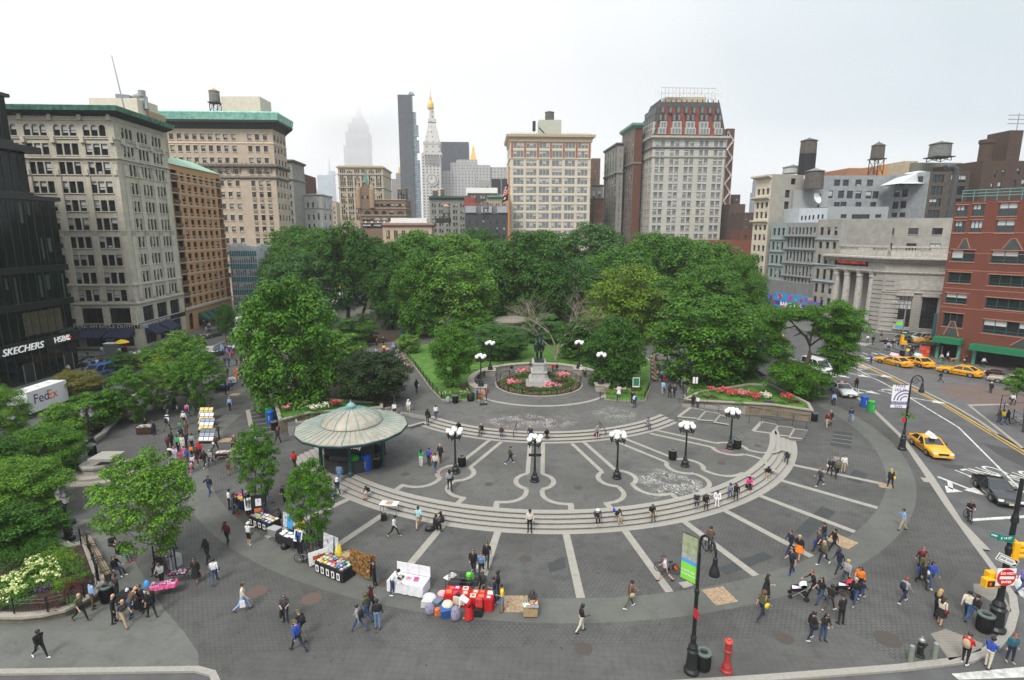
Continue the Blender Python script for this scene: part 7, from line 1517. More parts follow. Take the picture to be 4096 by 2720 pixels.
for par,b_,Z,y in((l1,bl1,'R6',905),(l2,bl2,'R7',383)):
 z=zta(b_,px(Z,0,y)[1])-b_.z;MB().box((.24 if par is l1 else-.3,-.16,z),(.34,.03,.5)).bd('parking_sign',mat(0,(.5,.02,.04),.5,0),par)
pb_=G(*px('E5',622,1160));r=tng('signal_pole','thick bk pole with traffic signals nd street signs ate corner','signal pole',(*pb_,0));pz=lambda y:zta(pb_,px('E5',0,y)[1]);depP=pb_.y*KP+CH*SP
MB().lt([(.52,0),(.54,.2),(.4,.34),(.37,.8),(.35,1.3),(.42,1.42),(.3,1.55),(.34,1.7),(.2,1.95),(.17,2.3),(.16,5.),(.2,5.05),(.2,5.3),(.15,5.4),(.13,6.8),(.2,6.9),(.17,7.2),(.12,7.4),(.1,9.5)],16).bd('post',MK,r)
xw=lambda x:(OL(*px('E5',x,600),pb_,V3((1,0)))-pb_).x
def PX(x,y):
 u,v=px('E5',x,y);d=ray(u,v);t=(pb_.y-.24)/d.y;return d.x*t-pb_.x,CH+d.z*t
SGR=mat(0,(.55,.015,.02),.4,0);SGG=mat(0,(.0,.19,.14),.4,0);YSG=mat(0,(.85,.42,.01),.45,.08,3.)
cx,cz_=PX(728,693);MB().cyl((cx,-.24,cz_),(cx,-.28,cz_),.52,.52,28,0).box((cx,-.21,cz_),(1.08,.03,1.08),1).box((cx,-.29,cz_),(.82,.02,.16),1).bd('no_entry_sign',[SGR,MW],r)
text('DO NOT',.2,LETW,r,(cx,-.295,cz_+.27),(PI/2,0,0),'lettering',.004);text('ENTER',.2,LETW,r,(cx,-.295,cz_-.27),(PI/2,0,0),'lettering',.004)
cx,cz_=PX(737,538);mb=MB();R_=MX.Rotation(.42,3,'Y');mb.box((cx,-.24,cz_),(1.32,.03,.44),0,0,R_);mb.box((cx,-.25,cz_),(1.24,.03,.36),1,0,R_);w=lambda x,z:R_@V3((x,0,z))+V3((cx,-.275,cz_))
mb.add([w(-.58,-.15),w(.3,-.15),w(.3,-.19),w(.6,0),w(.3,.19),w(.3,.15),w(-.58,.15)],[(0,1,2,3,4,5,6)],2);mb.bd('one_way_sign',[MW,MK,MW],r);text('ONE WAY',.2,MK,r,w(-.08,0)+V3((0,-.01,0)),(PI/2,.42,0),'lettering',.003)
cx,cz_=PX(740,345);MB().box((cx-.05,-.2,cz_),(.95,.03,.3)).bd('street_sign',SGG,r);text('E 14 ST',.2,LETW,r,(cx-.05,-.225,cz_),(PI/2,0,0),'lettering',.003)
cx,cz_=PX(705,348);R_=MX.Rotation(.33,3,'Y');MB().box((cx,-.14,cz_),(1.45,.03,.28),0,0,R_).bd('street_sign',SGG,r);text('UNION SQUARE',.15,LETW,r,(cx-.14,-.165,cz_+.05),(PI/2,.33,0),'lettering',.003)
cx,cz_=PX(818,462);mb=MB();mb.box((cx,-.1,cz_),(.36,.36,1.05))
for k in(-.33,0,.33):mb.lt([(.16,0),(.17,.3)],12,(0,0,0),0,0);
for j in RA(len(mb.v)-72,len(mb.v)):
 i=j-(len(mb.v)-72);x,y,z=mb.v[j];mb.v[j]=(cx+.18+z,-.1+x,cz_+(-.33,0,.33)[i//24]+y)
mb.tb([(0,0,cz_+.75),(cx,-.1,cz_+.6)],.05,5);mb.tb([(0,0,cz_-.6),(cx,-.1,cz_-.55)],.05,5);mb.bd('traffic_signal',YSG,r)
cx,cz_=PX(585,740);MB().box((cx-.1,-.2,cz_),(.55,.35,.5)).box((cx+.3,.1,cz_+.25),(.5,.4,.45)).tb([(0,0,cz_-.5),(cx,-.1,cz_-.2)],.05,5).box((cx-.06,-.385,cz_),(.4,.02,.36),1).box((cx-.12,-.4,cz_),(.13,.02,.2),2).bd('pedestrian_signal',[YSG,MK,mat(0,(.5,.06,.02),.5,0,emit=.3)],r)
BINS={}
def bin_(kind,lb,Z,x,y,gr=None,s=1.):
 q=GP(Z,x,y)
 if kind=='wire':
  if kind not in BINS:
   r=tng('litter_bin',lb,'bin',q,0,'black litter bins');mb=MB();mb.lt([(.30,0),(.34,.5),(.33,.95)],20,cap=0);mb.lt([(.3,.02),(.05,.02)],20,cap=0)
   for k in RA(20):a=2*PI*k/20;mb.tb([(.335*cos(a),.335*sin(a),.05),(.365*cos(a),.365*sin(a),.5),(.35*cos(a),.35*sin(a),.95)],.025,4)
   mb.bd('barrel',MK,r);MB().lt([(.39,.92),(.4,1.0),(.3,1.04),(.22,1.02),(.2,.9)],20,cap=0).bd('rim',mat(0,(.10,.125,.115),.5,.1,4.),r);MB().lt([(.2,.88),(.01,.88)],20,cap=0).bd('liner',mat(0,(.02,.02,.02),.6,0),r);BINS[kind]=r
   r.scale=(s,)*3;return r
  return dup(BINS[kind],q,0,lb,'black litter bins',s)
 key=kind
 if key not in BINS:
  m=mat('recycling_'+kind,(.012,.09,.42)if kind=='blue'else(.03,.33,.05),.4,.08,3.);r=tng('recycling_bin',lb,'recycling bin',q,0,'blue nd gyn recycling bins');mb=MB();mb.lt([(.36,0),(.38,.1),(.37,1.15),(.36,1.2)],20)
  for k in RA(16):a=2*PI*k/16;mb.box((.385*cos(a),.385*sin(a),.62),(.03,.05,1.),0,a)
  mb.bd('barrel',m,r);MB().lt([(.42,1.18),(.42,1.28),(.34,1.36),(.12,1.4),(.1,1.36)],20).bd('lid',m,r);text('RECYCLE',.13,MW,r,(0,-.41,.62),(PI/2,PI/2,0),'lettering',.003);BINS[key]=r
  r.scale=(s,)*3;return r
 return dup(BINS[key],q,0,lb,'blue nd gyn recycling bins',s)
for k,Z,x,y,l,s in(('wire','R6',1740,1405,'bk bin bt foot ofe gyn banner lamp',1.05),('wire','E5',525,1170,'bk bin in front ofe corner signal pole',1.1),('wire','R2',930,825,'bk bin ate end ofe npl wall',1.1),('wire','R3',1820,782,'bk bin nt first glb',1.05),('wire','R5',1480,725,'bk bin lof fourth glb',1.05),('wire','R5',2035,630,'bk bin nt last glb',1.05),('wire','R3',1085,795,'bk bin rof kiosk recycling bins',1.05),('wire','R7',558,395,'bk bin ate corner ofe rbd wall',1.05),('wire','R1',795,685,'bk bin ate foot ofe rear double lantern',1.1),('wire','R3',1763,240,'bk bin by tt musicians ate lawn corner',1.05),('wire','R3',213,470,'bk bin by tt rear kiosk recycling bins',1.05),('wire','C6',1280,915,'bk bin ate fcr pole',1.1),('green','R3',900,825,'gyn recycling bin in front ofe kiosk',1.15),('blue','R3',1000,815,'blue recycling bin in front ofe kiosk',1.15),('blue','R7',985,272,'blue recycling bin ate avenue kerb',1.1),('green','R7',1045,315,'gyn recycling bin ate avenue kerb',1.1),('green','R3',170,385,'gyn recycling bin bt kiosk planter',1.15),('blue','R3',180,410,'blue recycling bin bt kiosk planter',1.15),('blue','C4',1035,255,'blue recycling bin deep ie park',1.1),('green','C4',1155,225,'gyn recycling bin deep ie park',1.1)):bin_(k,l,Z,x,y,None,s)
RED=mat(0,(.30,.03,.028),.55,.2,5.);q=GP('R6',1945,1425);h=zta(q,px('R6',0,1145)[1]);r=tng('fire_alarm_post','faded red fire alarm post nt bk bin','alarm post',q);k=h/2.25
MB().lt([(.36,0),(.37,.12),(.3,.2),(.28,.4),(.2,.6),(.17,.8),(.16,1.25),(.22,1.35),(.24,1.42),(.17,1.5)],14).bd('post',RED,r);MB().lt([(.18,1.48),(.22,1.55),(.21,1.9),(.25,1.95),(.27,2.05)],8).bd('alarm_box',RED,r);MB().lt([(.28,2.03),(.22,2.12),(.12,2.15),(.12,2.22),(.02,2.26)],8).bd('cap',mat(0,(.5,.06,.04),.4,.1,4.),r);r.scale=(k,k,k)
q=GP('R8',1465,1295);r=tng('fire_hydrant','bk fire hydrant wof silver cap between two bollards','hydrant',q);MB().lt([(.22,0),(.22,.06),(.14,.1),(.13,.45),(.17,.5),(.17,.56),(.13,.6),(.13,.8)],14).cyl((0,0,.62),(.28,0,.62),.07,.08,10).cyl((0,-.0,.62),(0,-.2,.62),.07,.08,10).bd('barrel',MK,r);MB().lt([(.15,.8),(.14,.9),(.06,.98),(.05,1.04)],12).bd('cap',MGY,r);r.scale=(1.15,)*3
BM=mat(0,(.20,.22,.18),.6,.15,4.);mb=MB();mb.lt([(.13,0),(.13,.9)],14);bm=mb.mesh('bollard',BM);mc=MB();mc.lt([(.13,.9),(.12,.96),(.05,.99)],14,mi=0);mc=mc.mesh('cap',MGY)
for x,y,l in((1385,1340,'grey bollard lof fire hydrant'),(1590,1318,'grey bollard rof fire hydrant')):r=tng('bollard',l,'bollard',GP('R8',x,y),0,'bollards guarding tt hydrant');link('post',bm,r);link('cap',mc,r)
def dlantern(lb,Z,x,y,yt,dx,dy,deg=0.):
 q=GP(Z,x,y);h=zta(q,px(Z,0,yt)[1])-q.z;r=tng('twin_lantern',lb,'street lamp',q,0,'bk twin lantern posts');MB().lt([(.4,0),(.4,.3),(.28,.4),(.3,.9),(.2,1.),(.22,1.3),(.13,1.5),(.1,h-1.6),(.14,h-1.5),(.07,h-.9)],12).bd('post',MK,r)
 for s in(-1,1):
  x,y=dx*s,dy*s;MB().tb([(0,0,h-1.4),(x*.6,y*.6,h-1.35),(x,y,h-1.)],.06,6).bd('arm',MK,r);mb=MB();mb.lt([(.16,h-1.),(.3,h-.45)],8,(x,y,0));o=mb.bd('lantern_glass',mat(0,(.42,.42,.38),.3,.1,3.),r);MB().lt([(.36,h-.46),(.32,h-.38),(.16,h-.22),(.1,h-.12),(.03,h)],8,(x,y,0)).lt([(.1,h-1.1),(.18,h-1.)],8,(x,y,0)).bd('lantern_cap',MK,r)
dlantern('near bk twin lantern rising from tt planter seat end','R2',597,300,-140,.42,-.25);dlantern('rear bk twin lantern bt curved railing','R1',787,600,278,.42,.05);dlantern('far bk twin lantern among tt street trees','C3',2040,1050,780,.42,.05)
def plamp(lb,Z,x,y,yt,name='park_lamp'):
 q=GP(Z,x,y);h=zta(q,px(Z,0,yt)[1])-q.z;r=tng(name,lb,'street lamp',q,0,'bk park path lamps');MB().lt([(.25,0),(.22,.6),(.1,.8),(.07,h-.8)],10).bd('post',MK,r);MB().lt([(.12,h-.8),(.26,h-.3),(.3,h-.28),(.1,h-.05),(.03,h)],8).bd('lantern',MK,r)
plamp('park lamp among shrubs lof path bench row','B1',965,1330,1160);plamp('park lamp by tt bend ofe path','B1',1368,1035,890);plamp('park lamp ot lof inner path','B1',1040,1060,910);plamp('park lamp by tt notice signs ate rbd','B2',1893,1480,1300)
mb=MB();q=GP('C6',1225,905);h=zta(q,px('A6',0,400)[1]);mb.lt([(.14,0),(.1,h*.9)],8);mb.tb([(0,0,h*.9),(-.3,0,h*.97),(-1.2,0,h),(-2.,0,h-.1)],.06,6);r=tng('street_lamp','grey steel crossing lamp wof gyn banner by tt bank','street lamp',q);mb.bd('post',MGY,r);MB().box((-2.3,0,h-.15),(1.,.3,.2),0).bd('lamp_head',mat(0,(.5,.42,.38),.5,0),r)
zz=lambda y:zta(q,px('C6',0,y)[1]);MB().box((-.85,-.05,(zz(100)+zz(280))/2),(1.3,.05,zz(100)-zz(280)),0).box((-.85,-.06,zz(255)),(1.3,.05,zz(235)-zz(280)),1).box((-.85,-.06,zz(125)),(1.3,.05,zz(100)-zz(150)),2).bd('banner',[LIME_,AZ,GRYP],r)
MB().box((.3,-.15,zz(390)),(1.4,.04,.4),0).box((.3,-.18,zz(390)),(.9,.04,.14),1).bd('one_way_sign',[MK,MW],r);MB().box((.5,-.15,zz(440)),(.9,.04,.7)).bd('street_sign',SGG,r);MB().box((-.1,-.3,zz(510)),(.4,.4,1.2)).box((.15,-.4,zz(610)),(1.,.5,.7)).bd('traffic_signal',YSG,r)
mb=MB();q=GP('R5',1165,150);mb.box((0,0,1.45),(.95,.05,1.35),0);mb.box((0,.03,.7),(.08,.05,1.4),1);mb.box((0,-.03,1.5),(.8,.02,1.1),2);tag(mb.bd('park_sign',[MW,MK,mat(0,(.02,.16,.09),.5,.1,3.)],loc=q),'gyn park rules sign ot rof lawn','sign')
mb=MB();q=GP('R5',1670,140);mb.box((0,0,1.2),(.06,.06,2.4),1);mb.box((0,-.05,2.5),(.75,.05,.35),1);mb.box((-.2,-.05,1.6),(.3,.04,.9),0);mb.box((.2,-.05,1.6),(.3,.04,.9),0);tag(mb.bd('notice_post',[MW,MK],loc=q),'bk notice post with two wt panels by tt rbd','sign')
q=V3((P(2040,1300,118).x,118,ZU));r=tng('park_pavilion','low round pavilion wof pl flat roof under tt trees','pavilion',q);MB().lt([(3.9,3.2),(3.8,3.5),(3.,3.8),(.1,3.9)],12).bd('roof',mat(0,(.22,.2,.16),.8,.2,1.),r);MB().lt([(3.8,0),(3.8,.7)],24).bd('base',M_GRAND,r)
for k in RA(8):mb=MB();a=k*PI/4;mb.cyl((3.8*cos(a),3.8*sin(a),.7),(3.8*cos(a),3.8*sin(a),3.3),.15,.15,6);mb.bd('post',MK,r)
WOOD=mat(0,(.27,.21,.14),.8,.2,6.)
def bench(lb,loc,rz,L=2.,first=[None],gr='park benches'):
 if first[0]and abs(first[0]['len']-L)<.01:return dup(first[0],loc,rz,lb,gr)
 r=tng('park_bench',lb,'bench',loc,rz,gr);r['len']=L;mb=MB()
 for k in RA(4):mb.box((0,-.08+.13*k,.44),(L,.1,.04))
 mb.bd('seat',WOOD,r);mb=MB()
 for k in RA(3):mb.box((0,.43+.03*k,.58+.13*k),(L,.04,.1))
 mb.bd('backrest',WOOD,r)
 for s in(-1,1):mb=MB();x=s*(L/2-.1);mb.box((x,-.05,.22),(.06,.06,.44));mb.box((x,.42,.4),(.06,.06,.8));mb.tb([(x,-.1,.44),(x,-.13,.65),(x,.15,.7),(x,.42,.62)],.03,5);mb.bd('leg',MK,r)
 first[0]=r;return r
a=GP('R2',945,640);b_=GP('R2',800,380);d=(b_-a).normalized();rz=at2(d.y,d.x)
for k,l in EU(('worn wooden bench nearest tt bk bin by tt planter','worn wooden bench ie middle ofe planter wall row','worn wooden bench farthest along tt planter wall')):bench(l,a+d*(1.1+2.35*k)+V3((0,0,-.0)),rz,2.2)
a=GP('C4',1190,1170);b_=GP('C4',960,620);d=(b_-a).normalized();rz=at2(d.y,d.x)+PI;n_=int((b_-a).length/2.3)
for k in RA(n_):bench('dk bench ie long row nt left lawn fence',a+d*(1.1+2.3*k),rz+0,2.2,gr='path benches nt left lawn')
for k in RA(6):q=GP('B2',1525,1440).lerp(GP('B2',1515,1260),k/5.);bench('dk bench ie row atr path fence',q,PI/2*-1,2.2,gr='benches ot rpa')
for k in RA(4):q=GP('B2',1840,1470).lerp(GP('B2',1800,1360),k/3.);bench('dk bench opposite, bw big pl trs',q,PI/2,2.2,gr='benches under tt pl trs')
bench('wooden bench against tt wall bt big left trs',GP('B1',735,1205),0.,2.2)
def guard(lb,Z,x,y,s=.75,h=1.5):
 q=GP(Z,x,y);r=tng('tree_guard',lb,'tree guard',q,.6,'bk iron trs guards');mb=MB()
 for i in RA(4):
  for k in RA(6):
   t=-s+2*s*k/6;p=[(t,-s),(s,t),(-t,s),(-s,-t)][i];mb.cyl((*p,0),(*p,h-.1+.12*(k%2)),.022,.022,4)
 for z in(.2,h-.25):mb.tb([(-s,-s,z),(s,-s,z),(s,s,z),(-s,s,z),(-s,-s,z)],.03,4)
 mb.bd('bars',MK,r)
 for x_,y_ in((-s,-s),(s,-s),(s,s),(-s,s)):MB().cyl((x_,y_,0),(x_,y_,h+.15),.045,.045,6).ball((x_,y_,h+.2),.07,6,4).bd('post',MK,r)
guard('bk iron guard round tt young trs by tt bicycle','S',1246,2218);guard('bk iron guard round tt slim trs by tt sst','S',1021,2038);guard('bk iron guard round tt young trs near tt easels','S',613,1642);guard('bk iron guard round tt young trs ate jewellery tbl','S',664,2282,.6)
q=GP('S',400,1900);r=tng('granite_fountain','pl round granite steps of a drinking fountain half hidden by a trs','fountain',q);MB().lt([(3.,0),(3.,.22),(2.95,.25),(2.1,.26),(2.1,.5),(2.05,.53),(1.4,.54)],28).bd('steps',MCP,r);MB().lt([(1.35,.53),(1.3,1.),(1.5,1.1),(1.5,1.3),(1.1,1.32),(1.,1.2)],10).box((.9,0,1.9),(2.2,2.,.25)).bd('basin',MGN,r)
TYR=mat(0,(.015,.015,.016),.8,.1,4.);RIM=mat(0,(.42,.43,.44),.3,.05,4.,0.,.7);CGL=mat(0,(.025,.032,.036),.05,0,spec=.8);HL=mat(0,(.75,.76,.74),.1,0);TL=mat('tail_light',(.45,.01,.015),.25,0);CHR=mat(0,(.55,.56,.57),.15,0,metal=.9);TRIM=mat(0,(.012,.012,.013),.5,0)
YEL=mat(0,(.86,.40,.008),.3,.03,2.,coat=.5)
wm=MB();wm.lt([(.33,-.11),(.335,-.09),(.335,.09),(.33,.11)],20);rm_=MB();rm_.lt([(.21,-.125),(.21,.125)],14)
for k in RA(len(wm.v)):x,y,z=wm.v[k];wm.v[k]=(z,y,x)
for k in RA(len(rm_.v)):x,y,z=rm_.v[k];rm_.v[k]=(z,y,x)
WM=wm.mesh('tyre',TYR);RMM=rm_.mesh('rim',RIM)
SHAPES={'sedan':dict(L=5.3,W=1.94,st=[(-2.65,.82,.38,.80),(-2.55,.9,.3,.90),(-1.7,.96,.22,.97),(-.9,.97,.2,.97),(.7,.97,.2,.95),(1.5,.96,.22,.90),(2.4,.92,.28,.80),(2.62,.8,.36,.70)],cab=(-1.95,-1.15,.1,.95,1.44),zb=.95),'suv':dict(L=5.,W=1.95,st=[(-2.5,.88,.4,.95),(-2.4,.95,.32,1.05),(-1.5,.97,.25,1.1),(0,.97,.25,1.08),(1.,.97,.25,1.05),(1.6,.95,.28,1.0),(2.3,.9,.32,.9),(2.5,.8,.4,.78)],cab=(-2.4,-2.1,.15,1.1,1.78),zb=1.07),'van':dict(L=5.4,W=2.0,st=[(-2.7,.92,.45,1.05),(-2.6,.98,.36,1.15),(-1.5,1.,.3,1.18),(0,1.,.3,1.18),(1.5,.99,.3,1.15),(2.,.96,.32,1.1),(2.5,.92,.38,.95),(2.68,.84,.45,.8)],cab=(-2.62,-2.5,1.0,2.0,2.1),zb=1.15)}
CARS={}
def car(shape,lb,cat,ctr,head,paint,name='parked_car',gr=None,taxi=0,s=1.06,police=0,rail=1):
 S=SHAPES[shape];key=(shape,paint.name,taxi,police);rz=-rads(head)
 if key in CARS:return dup(CARS[key],ctr,rz,lb,gr)
 r=tng(name,lb,cat,ctr,rz,gr);mb=MB();vs=[];st=S['st']
 for y,w,z0,zt in st:
  zm=z0+(zt-z0)*.55
  vs+=[(-w*.9,y,z0),(-w,y,zm),(-w*.985,y,zt-.1),(-w*.9,y,zt),(0,y,zt+.03),(w*.9,y,zt),(w*.985,y,zt-.1),(w,y,zm),(w*.9,y,z0)]
 n=9;fs=[(k*n+i,k*n+i+1,(k+1)*n+i+1,(k+1)*n+i)for k in RA(len(st)-1)for i in RA(n-1)]+[tuple(RA(n)),tuple(RA((len(st)-1)*n+n-1,(len(st)-1)*n-1,-1))]
 mb.add(vs,fs);mb.bd('body',paint,r,smo=0)
 y0,y1,y2,y3,zr=S['cab'];zb=S['zb']-.02;W=S['W']/2;wb,wr_=W*.94,W*.74 if shape!='van'else W*.86
 c=[(y0,wb,zb),(y1,wr_,zr-.05),(y2,wr_,zr-.03),(y3,wb,zb-.03)]
 L_=[(-w,y,z)for y,w,z in c];R_=[(w,y,z)for y,w,z in c];MB().qd(L_[3],L_[2],L_[1],L_[0]).qd(R_[0],R_[1],R_[2],R_[3]).qd(R_[3],R_[2],L_[2],L_[3]).qd(L_[0],L_[1],R_[1],R_[0]).bd('windows',CGL,r)
 mb=MB();m=[(y1-.04,wr_+.015,zr-.06),(y1+.1,wr_*.97,zr),((y1+y2)/2,wr_*.97,zr+.03),(y2-.1,wr_*.97,zr),(y2+.04,wr_+.015,zr-.05)]
 for a,b in zip(m,m[1:]):mb.qd((-a[1],a[0],a[2]),(a[1],a[0],a[2]),(b[1],b[0],b[2]),(-b[1],b[0],b[2]))
 mb.bd('roof',paint,r);mb=MB()
 for sx in(-1,1):
  for p,q in((0,1),(2,3)):mb.tb([(sx*c[p][1]*1.01,c[p][0],c[p][2]),(sx*c[q][1]*1.01,c[q][0],c[q][2])],.055,4)
  for t in((.5,)if shape=='sedan'else(.36,.68)):yb,yt=y0+(y3-y0)*t,y1+(y2-y1)*t;mb.tb([(sx*wb*1.01,yb,zb),(sx*wr_*1.01,yt,zr-.04)],.05,4)
  mb.tb([(sx*wr_*1.01,y1,zr-.05),(sx*wr_*1.01,y2,zr-.03)],.045,4)
 mb.bd('window_frame',paint,r)
 for sx in(-1,1):
  for y in(-1.5,1.45):
   wa=MB();wa.cyl((sx*(W-.2),y,.33),(sx*(W+.005),y,.36),.41,.41,18);wa.bd('wheel_arch',TRIM,r);w=link('wheel',WM,r,(sx*(W-.09),y,.335));link('rim',RMM,w)
  MB().box((sx*W*.72,S['L']/2-.09,.66 if shape=='sedan'else.8),(.38,.16,.17)).bd('headlight',HL,r);MB().box((sx*W*.74,-S['L']/2+.06,.76 if shape=='sedan'else.95),(.4,.14,.17)).bd('tail_light',TL,r)
  MB().box((sx*(W+.1),y3-.35,zb+.07),(.2,.12,.15)).bd('mirror',paint if not taxi else TRIM,r);mb=MB()
  for yy in(y3-1.2,y3-.15,y0+.9):mb.box((sx*(W-.004),yy,.6),(.012,.02,.6))
  mb.box((sx*(W+.0),0,.52),(.02,3.6,.05));mb.bd('side_moulding',TRIM,r)
 MB().box((0,S['L']/2-.02,.42),(S['W']*.9,.16,.2)).bd('bumper',paint if not police else TRIM,r);MB().box((0,-S['L']/2+.02,.45),(S['W']*.9,.16,.22)).bd('bumper',paint,r)
 MB().box((0,S['L']/2-.02,.62 if shape=='sedan'else.75),(.85,.12,.17)).bd('grille',TRIM if taxi else CHR,r)
 for e in(-1,1):MB().box((0,e*(S['L']/2+.065),.45 if e>0 else.62),(.34,.02,.17)).bd('licence_plate',mat('licence_plate',(.55,.5,.35),.5,.1,9.),r)
 if taxi:
  mb=MB();z=zr+.05;mb.add([(-.28,-.75,z),(.28,-.75,z),(.28,.55,z),(-.28,.55,z),(-.05,-.65,z+.42),(.05,-.65,z+.42),(.05,.45,z+.42),(-.05,.45,z+.42)],[(0,1,5,4),(1,2,6,5),(2,3,7,6),(3,0,4,7),(4,5,6,7)]);mb.bd('roof_sign',[MW,mat(0,(.75,.5,.6),.5,.5,3.),mat(0,(.45,.68,.8),.5,.5,3.)][min(taxi,3)-1:min(taxi,3)],r)
  for sx in(-1,1):text('NYC TAXI',.24,TRIM,r,(sx*(W+.014),.35,.74),(PI/2,0,sx*PI/2),'lettering',.002)
 if police:
  MB().box((0,-.45,zr+.1),(1.25,.3,.16),0).box((.0,-.45,zr+.1),(.35,.31,.17),1).bd('light_bar',[mat(0,(.4,.03,.02),.3,.4,5.),MW],r)
  for sx in(-1,1):
   text('POLICE',.3,mat('police_blue',(.03,.10,.42),.5,0),r,(sx*(W+.016),.0,.76),(PI/2,0,sx*PI/2),'lettering',.002);MB().box((sx*(W+.002),-.1,.92),(.02,4.4,.08)).bd('blue_stripe',mat('police_blue',(0,0,0)),r)
 r.scale=(s,)*3;CARS[key]=r;return r
def carw(shape,lb,cat,Z,f,b,side,paint,z=-.115,**k):
 f,b=G(*px(Z,*f),z),G(*px(Z,*b),z);d=(f-b).normalized();rt=V3((d.y,-d.x));c=(f+b)/2+rt*(.9 if side=='L'else-.9);return car(shape,lb,cat,(c.x,c.y,z),dgs(at2(d.x,d.y)),paint,**k)
BLKP=mat(0,(.008,.008,.009),.15,0,coat=.6);WHP=mat(0,(.68,.69,.68),.25,.04,2.,coat=.5);MARP=mat(0,(.06,.010,.014),.2,0,coat=.6);CRP=mat(0,(.42,.38,.31),.25,.05,2.,coat=.5);GRP=mat(0,(.14,.13,.115),.25,.05,2.,coat=.5);BLP=mat(0,(.045,.12,.36),.3,.08,2.,coat=.4);SIP=mat(0,(.33,.35,.36),.25,.05,2.,coat=.5);NVP=mat(0,(.012,.016,.035),.2,0,coat=.5)
TG='yellow taxis'
car('sedan','yellow taxi wof wt roof sign coming down tt avenue','taxi',(44.75,56.7,-.115),192,YEL,'taxi',TG,1);car('sedan','shiny bk sedan near tt bicycle rider','car',(43.05,46.3,-.115),199,BLKP,'parked_car',s=1.0)
car('sedan','wt police car wof red light bar ate kerb','police car',(47.75,78.1,-.115),189,WHP,'police_car',None,0,1.08,1)
carw('sedan','yellow taxi wof pink roof sign, leftmost ofe far taxi queue','taxi','C6',(810,1085),(1180,1170),'L',YEL,name='taxi',gr=TG,taxi=2,s=1.12);carw('sedan','yellow taxi wof pl blue roof sign bt pink signed one','taxi','C6',(1330,1080),(1682,1180),'L',YEL,name='taxi',gr=TG,taxi=3,s=1.12)
carw('sedan','yellow taxi without a tall roof sign bw red brick building','taxi','A6',(1750,975),(1925,1005),'L',YEL,name='taxi',gr=TG,taxi=0,s=1.12)
carw('sedan','dk maroon car under tt gyn garage canopy','car','A6',(2130,1005),(2290,1035),'L',MARP);carw('sedan','pl champagne car cut by tt right edge trs','car','A6',(2170,1052),(2340,1078),'L',CRP)
carw('sedan','grey brn sedan stopped ate fcr','car','C6',(1200,635),(1460,620),'L',GRP);carw('suv','wt station wagon nt bank railings','car','C6',(1640,615),(1900,610),'L',WHP);carw('sedan','yellow taxi bt bus shelter corner','taxi','C6',(1780,665),(2080,680),'L',YEL,name='taxi',gr=TG,taxi=0)
carw('sedan','silver nd bk car waiting next to tt bus shelter','car','C6',(1680,795),(1960,810),'L',NVP)
for Z,x,y,h,l in(('A6',165,560,170,'yellow taxi glimpsed between tt park trees at left'),('A6',175,665,170,'yellow taxi bw other one between tt trees'),('A6',370,680,170,'yellow taxi glimpsed through tt crooked trs'),('C3',2260,820,100,'yellow taxi half hidden by tt young street trees'),('C3',2420,720,100,'yellow taxi ate crossing bt street trees')):
 q=G(*px(Z,x,y),-.115);car('sedan',l,'taxi',(q.x,q.y,-.115),h,YEL,'taxi',TG,1)
for Z,x,y,l,p,h in(('A6',215,740,'wt van half hidden bt park trees',WHP,170),('A6',720,960,'wt van bt crooked trs',WHP,172)):q=G(*px(Z,x,y),-.115);car('van',l,'van',(q.x,q.y,-.115),h,p,'delivery_van')
carw('van','blue painted van with posters on its sides near tt glass block','van','C3',(1540,1010),(1790,945),'L',BLP,name='blue_van');carw('suv','bk minivan in front ofe blue van','van','C3',(1640,1155),(1812,1090),'L',BLKP,name='minivan');carw('sedan','dk blue car passing tt corner ofe glass block','car','C3',(1285,800),(1460,780),'R',NVP)
carw('suv','pl pickup truck parked ate market entrance','pickup','C2',(1450,450),(1710,420),'L',CRP,z=0.,name='pickup_truck');q=G(*px('C2',990,350),-.115);car('suv','dk car ate kerb bt street trs','car',(q.x,q.y,-.115),190,GRP)
q0,q1=G(*px('C3',470,1200),3.3),G(*px('C3',945,1045),3.3);d=(q0-q1).normalized();rt=V3((d.y,-d.x));L=max(6.2,(q0-q1).length);m_=(q0+q1)/2+rt*-1.15*(-1 if rt.x<0 else 1);r=tng('delivery_truck','wt delivery truck with blue nd orange lettering atl kerb','truck',(m_.x,m_.y,-.115),at2(d.y,d.x)-PI/2)
MB().box((0,-.2,2.0),(2.3,L,2.8)).bd('cargo_box',mat('truck_white',(.74,.74,.73),.45,.05,1.),r);MB().box((0,L/2+.6,1.4),(2.1,1.3,1.9),0,0,None,.85).bd('cab',WHP,r);MB().box((0,L/2+1.0,1.85),(1.8,.6,.7)).box((0,L/2+.55,1.85),(2.12,.7,.6)).bd('windows',CGL,r)
for sx in(-1,1):
 for y in(-L/2+1.3,L/2+.3):w=link('wheel',WM,r,(sx*.95,y,.42),0,1.25);link('rim',RMM,w)
 for s_,x0,m in(('Fed',-.78,mat(0,(.07,.015,.22),.5,0)),('Ex',.92,mat(0,(.85,.12,.01),.5,0))):t=text(s_,1.75,m,r,(sx*1.17,sx*(x0-.1),2.2),(PI/2,0,sx*PI/2),'lettering',.004);t.scale=(.95,1,1)
mb=MB()
for k in RA(3):mb.box((0,-L/2+1.4+k*1.7,3.42),(.5,.35,.06))
mb.bd('roof_vent',mat(0,(.5,.5,.5),.6,0),r)
q=G(*px('C2',1580,250));r=tng('box_truck','wt box truck parked bt pl pickup','truck',(*q,0),.0);MB().box((0,0,2.),(2.3,5,2.7)).bd('cargo_box',mat('truck_white',(1,1,1)),r);MB().box((0,-2.7,1.3),(2.,1.,1.7)).bd('cab',WHP,r)
